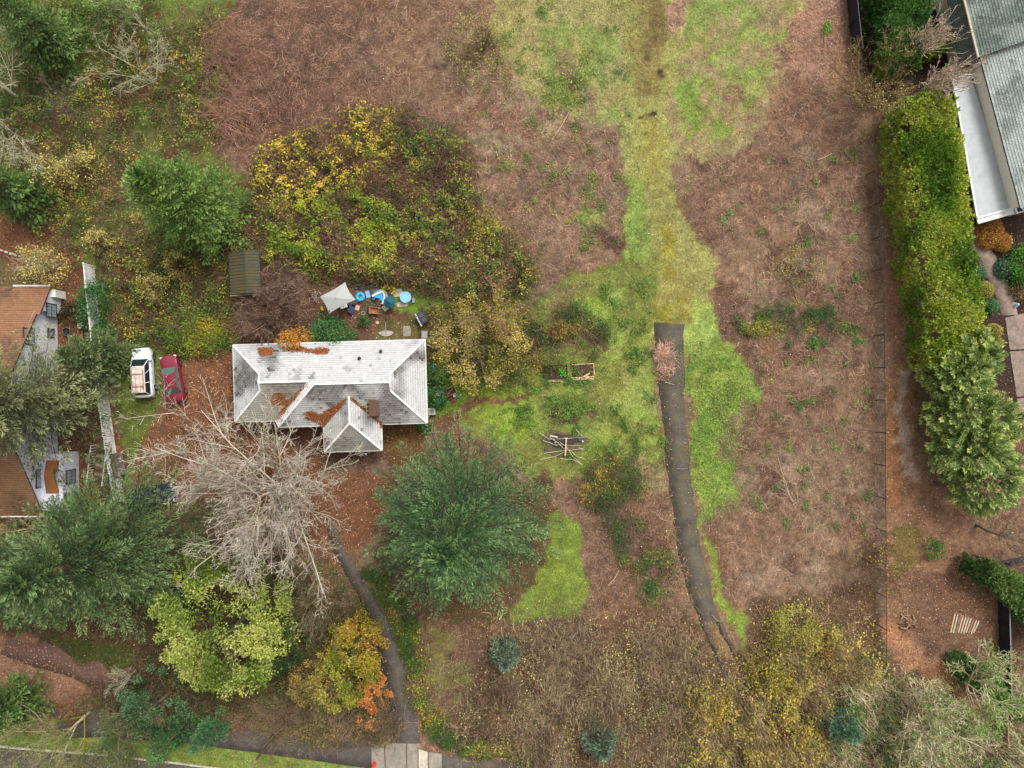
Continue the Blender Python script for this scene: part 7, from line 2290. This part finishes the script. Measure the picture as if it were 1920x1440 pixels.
for k, (x, y, rz, lb) in enumerate(((822, 738, .1, 'white plastic chair nearer the wooden trough'), (826, 752, .5, 'white plastic chair nearer the air conditioner'))):
    c_ = thing('garden_chair', lb, 'chair', W(x, y), rz, 'white plastic chairs')
    MB().box((0, 0, .42), (.46, .46, .05)).build('seat', M_WHITE, c_, .02)
    MB().box((0, .25, .68), (.46, .06, .5)).build('backrest', M_WHITE, c_, .02)
    for s in (-1, 1):
        MB().box((s * .25, 0, .62), (.05, .46, .04)).build('armrest', M_WHITE, c_, .01)
        for yy in (-.2, .2):
            MB().box((s * .21, yy, .2), (.05, .05, .4)).build('leg', M_WHITE, c_)
tg = thing('wooden_trough', 'open grey wooden trough beside the white chairs', 'trough', W(844, 734), math.radians(22))
MB().box((0, 0, .04), (1.1, .62, .06)).build('floor', M_DARKWOOD, tg)
for x, y, sx, sy in ((0, -.33, 1.15, .06), (0, .33, 1.15, .06), (-.56, 0, .06, .6), (.56, 0, .06, .6)):
    MB().box((x, y, .26), (sx, sy, .4)).build('side', M_WOOD, tg, .01)
MB().bar((-.3, -.2, .35), (.35, .2, .42), .1, .04).build('loose_board', M_WOOD, tg)
rd = thing('red_board', 'dark red plank leaning off the wooden trough', 'board', W(847, 749), math.radians(38))
MB().box((0, 0, .06), (.36, .75, .05)).build('plank', solid('dark_red', (122, 40, 44), .7), rd, .01)
MB().box((0, .2, .1), (.3, .06, .04)).build('cleat', M_DARKWOOD, rd)
wp = thing('white_pail', 'small white pail right of the red plank', 'bucket', W(853, 741))
MB().lathe((0, 0, 0), [(.12, 0), (.16, .3), (.18, .3), (.14, .28), (.1, .04), (0, .04)], 16).build('body', M_WHITE, wp)
MB().torus((0, 0, .3), .165, .015, 16, 5).build('rim', M_CONC_PALE, wp)
bi = thing('blue_jug', 'small blue jug lying right of the white pail', 'jug', W(862, 743), .9)
MB().box((0, 0, .1), (.32, .18, .2)).build('body', solid('dull_blue', (96, 120, 160), .5), bi, .04)
MB().box((.2, 0, .1), (.1, .08, .08)).build('neck', M_WHITE, bi, .02)
ac = thing('air_conditioner', 'square pale air conditioner unit by the right house wall', 'air conditioner', W(811, 771), math.radians(3))
MB().box((0, 0, .35), (.64, .64, .7)).build('case', solid('beige_metal', (190, 184, 174), .5, var=.06), ac, .03)
MB().lathe((0, 0, .7), [(.27, 0), (.27, .02), (.24, .025), (.0, .015)], 24).build('fan_guard', M_STEEL, ac)
MB().torus((0, 0, .725), .15, .012, 20, 5).build('guard_ring', M_DARKFRAME, ac)
MB().lathe((0, 0, .715), [(.07, 0), (.06, .02), (0, .025)], 12).build('hub', M_DARKFRAME, ac)

# ================================================================ RAISED BEDS AND DEBRIS
M_SOIL = solid('bed_soil', (84, 60, 44), .95, var=.4, scale=9, bump=.5)


def bed(label, px, py, sx, sy, rz, mat, sides, pal, seed, n):
    b = thing('raised_bed', label, 'raised bed', W(px, py), rz)
    MB().box((0, 0, .07), (sx - .06, sy - .06, .14)).build('soil', M_SOIL, b)
    for k in sides:
        x, y, lx, ly = ((0, sy / 2, sx + .07, .07), (0, -sy / 2, sx + .07, .07), (-sx / 2, 0, .07, sy - .08), (sx / 2, 0, .07, sy - .08))[k]
        MB().box((x, y, .14), (lx, ly, .28), (rt.random() - .5) * .03).build('side_board', mat, b, .01)
    r = np.random.default_rng(5000 + seed)
    P = np.stack([r.uniform(-sx * .45, sx * .45, n), r.uniform(-sy * .42, sy * .42, n), .15 + .15 * r.random(n)], 1)
    U = nrm(UP + r.normal(0, .5, (n, 3)))
    d = nrm(r.normal(0, 1, (n, 3)))
    leaf_part('plants', P, d, U, .12 * r.uniform(.6, 1.3, n), .07, pick(pal, n, r), b)['kind'] = 'stuff'
    return b


bed('dark-framed raised bed with a lettuce-green plant', 1041.5, 697, 2.15, 1.15, .02, M_BLACK, (0, 1, 2, 3), [((96, 66, 48), 2), ((130, 80, 56), 2), ((90, 110, 50), 1.5)], 1, 260)
bed('broken wooden raised bed with loose boards', 1093, 694, 2.0, 1.1, .06, M_WOOD2, (0, 3), [((110, 90, 60), 2), ((96, 112, 60), 2), ((150, 130, 96), 1)], 2, 300)
shrub('lettuce_plant', 'bright green leafy plant in the dark-framed bed', 'plant', 1054, 697, .45, .35, .33, [((110, 200, 60), 2), ((80, 160, 48), 1)], 220, .13, seed=90, stems=3)
for k, (x0, y0, x1, y1, mt, lb) in enumerate(((1026, 712, 1066, 710, M_WOOD, 'long plank lying below the dark-framed bed'), (1026, 714, 1054, 715, M_WOOD2, 'pale plank lying lowest by the dark-framed bed'), (1072, 709, 1114, 706, M_WOOD2, 'long pale plank below the broken bed'),
                                              (1074, 711.5, 1113, 710, M_WOOD2, 'lowest plank below the broken bed'), (1090, 709, 1106, 700, M_WOOD2, 'plank lying askew across the broken bed'))):
    a, b = W(x0, y0, .05 + .05 * k), W(x1, y1, .05 + .05 * k)
    t_ = thing('plank', lb, 'plank', (a + b) / 2 - UP * (.05 + .05 * k), math.atan2(b[1] - a[1], b[0] - a[0]), 'loose planks by the raised beds')
    L = float(np.linalg.norm(b - a))
    MB().box((0, 0, .05 + .05 * k - .02), (L, .14, .045)).build('board', mt, t_, .006)
cu = thing('glass_jar', 'white jar in the corner of the dark-framed bed', 'jar', W(1059.5, 705))
MB().lathe((0, 0, .12), [(.08, 0), (.08, .14), (.06, .18), (0, .19)], 12).build('body', M_WHITE, cu)
MB().lathe((0, 0, .31), [(.06, 0), (.06, .03), (0, .035)], 12).build('lid', M_STEEL, cu)
# heap of poles and boards
hpz = thing('debris_base', 'dark rotting compost under the heap of poles in the meadow', 'compost', W(1055, 830))
nb_ = []
for k in range(26):
    a = 2 * math.pi * k / 26
    q = 1 + .18 * math.sin(3 * a + 1) + .1 * math.sin(7 * a)
    nb_.append((2.1 * q * math.cos(a), 1.15 * q * math.sin(a)))
MB().prism(nb_, 0, .10).build('mound', solid('compost', (92, 84, 58), .95, var=.45, scale=6, bump=.6), hpz, .04)
MB().prism([(x * .6, y * .55 + .2) for x, y in nb_], .09, .2).build('upper_mound', solid('compost_dark', (62, 52, 48), .95, var=.5, scale=6, bump=.6), hpz, .04)
M_POLE = solid('bleached_wood', (186, 170, 146), .85, var=.2)
POLE_LABELS = ['topmost long pole over the compost heap', 'second long pole down on the compost heap', 'third long pole down on the compost heap', 'pole poking out at the lower left of the compost heap', 'lowest pole at the bottom edge of the compost heap', 'steep pole at the lower right of the compost heap', 'thin pole beside the steep one on the compost heap', 'short pole in the middle of the compost heap', 'short slanting pole left of the upright board', 'short pole at the upper right tip of the compost heap']
sticks = [(1012, 812, 1030, 824, 1096, 820), (1018, 826, 1040, 834, 1092, 836), (1020, 850, 1048, 846, 1094, 842), (1012, 862, 1040, 856, 1062, 846), (1050, 860, 1075, 862, 1093, 872), (1064, 842, 1074, 856, 1090, 870), (1070, 845, 1080, 855, 1094, 860), (1050, 830, 1060, 836, 1070, 850),
          (1030, 820, 1046, 830, 1058, 842), (1080, 805, 1086, 812, 1092, 818)]
for k, s in enumerate(sticks):
    P = [W(s[0], s[1], .14 + .02 * k), W(s[2], s[3], .24 + .02 * k), W(s[4], s[5], .16 + .02 * k)]
    t_ = thing('pole', POLE_LABELS[k], 'pole', (P[0][0], P[0][1], 0), 0, 'poles on the compost heap')
    o_ = P[0] * np.array([1, 1, 0])
    MB().tube([p - o_ for p in P], .034, 6, .02).build('shaft', M_POLE, t_)
    MB().tube([P[1] - o_, P[1] - o_ + np.array([.25, .16 * (-1) ** k, .05])], .018, 5, .01).build('side_twig', M_WOOD, t_)
pl = thing('upright_board', 'pale narrow board lying upright over the compost heap', 'board', W(1060, 837), math.radians(-3))
MB().box((0, 0, .52), (.11, 1.7, .05)).build('board', M_WOOD2, pl, .008)
MB().box((0, .8, .48), (.3, .09, .04)).build('cleat', M_WHITE, pl, .008)
for k, (x, y, sx, sy, mt, lb) in enumerate(((1038, 818, .75, .16, M_CONC_PALE, 'white board scrap at the upper left of the compost heap'), (1089, 824, .5, .28, M_SLATE, 'slate blue scrap at the right of the compost heap'), (1088, 841, .5, .14, M_STEEL, 'grey metal scrap at the lower right of the compost heap'), (1041, 829, .22, .2, M_STEEL, 'round grey tin on the compost heap'), (1092, 827, .14, .14, M_WHITE, 'white cup at the right end of the compost heap'))):
    t_ = thing('scrap', lb, 'scrap', W(x, y), rt.normal(0, .15))
    MB().box((0, 0, .27), (sx, sy, .06), 0, .92).build('piece', mt, t_, .01)
    MB().box((0, 0, .305), (sx * .7, sy * .4, .02)).build('ridge', mt, t_)
# boards laid out on the leafy ground, lower right
for k in range(10):
    x = 1787 + k * 4.6
    a, b = W(x - 4.5 + k * .2, 1186 + (k % 3), .06), W(x + 4 + k * .4, 1149 + (k * 1.6), .06)
    t_ = thing('timber_board', 'timber board in the laid-out row, number %s from the left' % ('one two three four five six seven eight nine ten'.split()[k]), 'board', (a + b) / 2 - UP * .06, math.atan2(b[1] - a[1], b[0] - a[0]), 'row of timber boards by the black fence')
    L = float(np.linalg.norm(b - a))
    MB().box((0, 0, .045), (L, .11, .09)).build('board', (M_WOOD2, M_CONC_PALE, M_WOOD, M_WOOD2, M_CONC_PALE)[k % 5], t_, .008)
    MB().box((L * .47, 0, .092), (.05, .1, .006)).build('end_mark', M_DARKWOOD, t_)
# low firewood heap
for k in range(16):
    x, y = 1688 + rt.random() * 28, 1152 + rt.random() * 28
    t_ = thing('firewood_log', 'grey split log in the small firewood heap by the fence end', 'log', W(x, y), rt.random() * 3.1, 'logs in the small firewood heap')
    z = .07 + .08 * (k % 3)
    MB().tube([(-.22, 0, z), (.22, 0, z)], .07, 7, .06).build('bark', M_DARKWOOD if k % 2 else M_WOOD, t_)
    MB().tube([(.221, 0, z), (.235, 0, z)], .055, 7).build('cut_end', M_WOOD2, t_)

# ================================================================ STREET THINGS
po = thing('street_pole', 'brown wooden street pole beside the footpath', 'pole', W(517, 1372))
MB().tube([(0, 0, -.1), (0, 0, 5.0)], .13, 10, .11).build('pole', M_DARKWOOD, po)
MB().tube([(0, 0, 5.0), (0, 0, 7.5)], .11, 10, .09).build('upper_pole', M_CONC, po)
MB().bar((-.9, 0, 7.0), (.9, 0, 7.0), .1, .12).build('cross_arm', M_WOOD, po)
for x in (-.8, -.3, .3, .8):
    MB().lathe((x, 0, 7.06), [(.03, 0), (.05, .06), (.03, .12), (0, .14)], 8).build('insulator', M_CONC_PALE, po)
hy = thing('fire_hydrant', 'red fire hydrant at the left of the concrete apron', 'hydrant', W(703, 1430))
MB().lathe((0, 0, 0), [(.17, 0), (.17, .05), (.12, .06), (.12, .5), (.16, .52), (.16, .56), (.12, .66), (.05, .72), (.04, .78), (0, .78)], 16).build('body', solid('red_paint', (206, 52, 40), .45), hy)
for a in (0, math.pi, math.pi / 2):
    MB().tube([(.1 * math.cos(a), .1 * math.sin(a), .42), (.21 * math.cos(a), .21 * math.sin(a), .42)], .065, 8).build('outlet', solid('red_cap', (216, 70, 56), .45), hy)
slb = thing('plank', 'pale broken plank lying in the grass near the shed', 'plank', W(405, 538), math.radians(30))
MB().box((0, 0, .05), (1.1, .3, .06)).build('board', M_WOOD, slb, .01)
MB().box((-.3, 0, .09), (.08, .3, .03)).build('batten', M_DARKWOOD, slb)
for k, (x0, y0, x1, y1, lb) in enumerate(((560, 515, 585, 555, 'long bleached pole left of the canopy'), (562, 522, 583, 532, 'short bleached pole left of the canopy'), (1268, 879, 1290, 878, 'grey pole lying across the old asphalt'), (1533, 300, 1560, 287, 'pale cut stick in the field near the hedge top'), (1035, 262, 1068, 208, 'fallen pale branch left of the mossy track'), (1140, 1098, 1160, 1070, 'pale fallen stick with yellow leaves below the fir'))):
    a, b = W(x0, y0, .08), W(x1, y1, .14)
    t_ = thing('fallen_branch', lb, 'branch', (a[0], a[1], 0))
    o_ = a * np.array([1, 1, 0])
    m_ = (a + b) / 2 + np.array([.08, -.05, .08])
    MB().tube([a - o_, m_ - o_, b - o_], .04, 6, .02).build('shaft', M_WOOD2 if k != 2 else M_CONC, t_)
    MB().tube([m_ - o_, m_ - o_ + (b - a) * .35 + np.array([.12, .08, .03])], .02, 5, .01).build('side_twig', M_WOOD, t_)
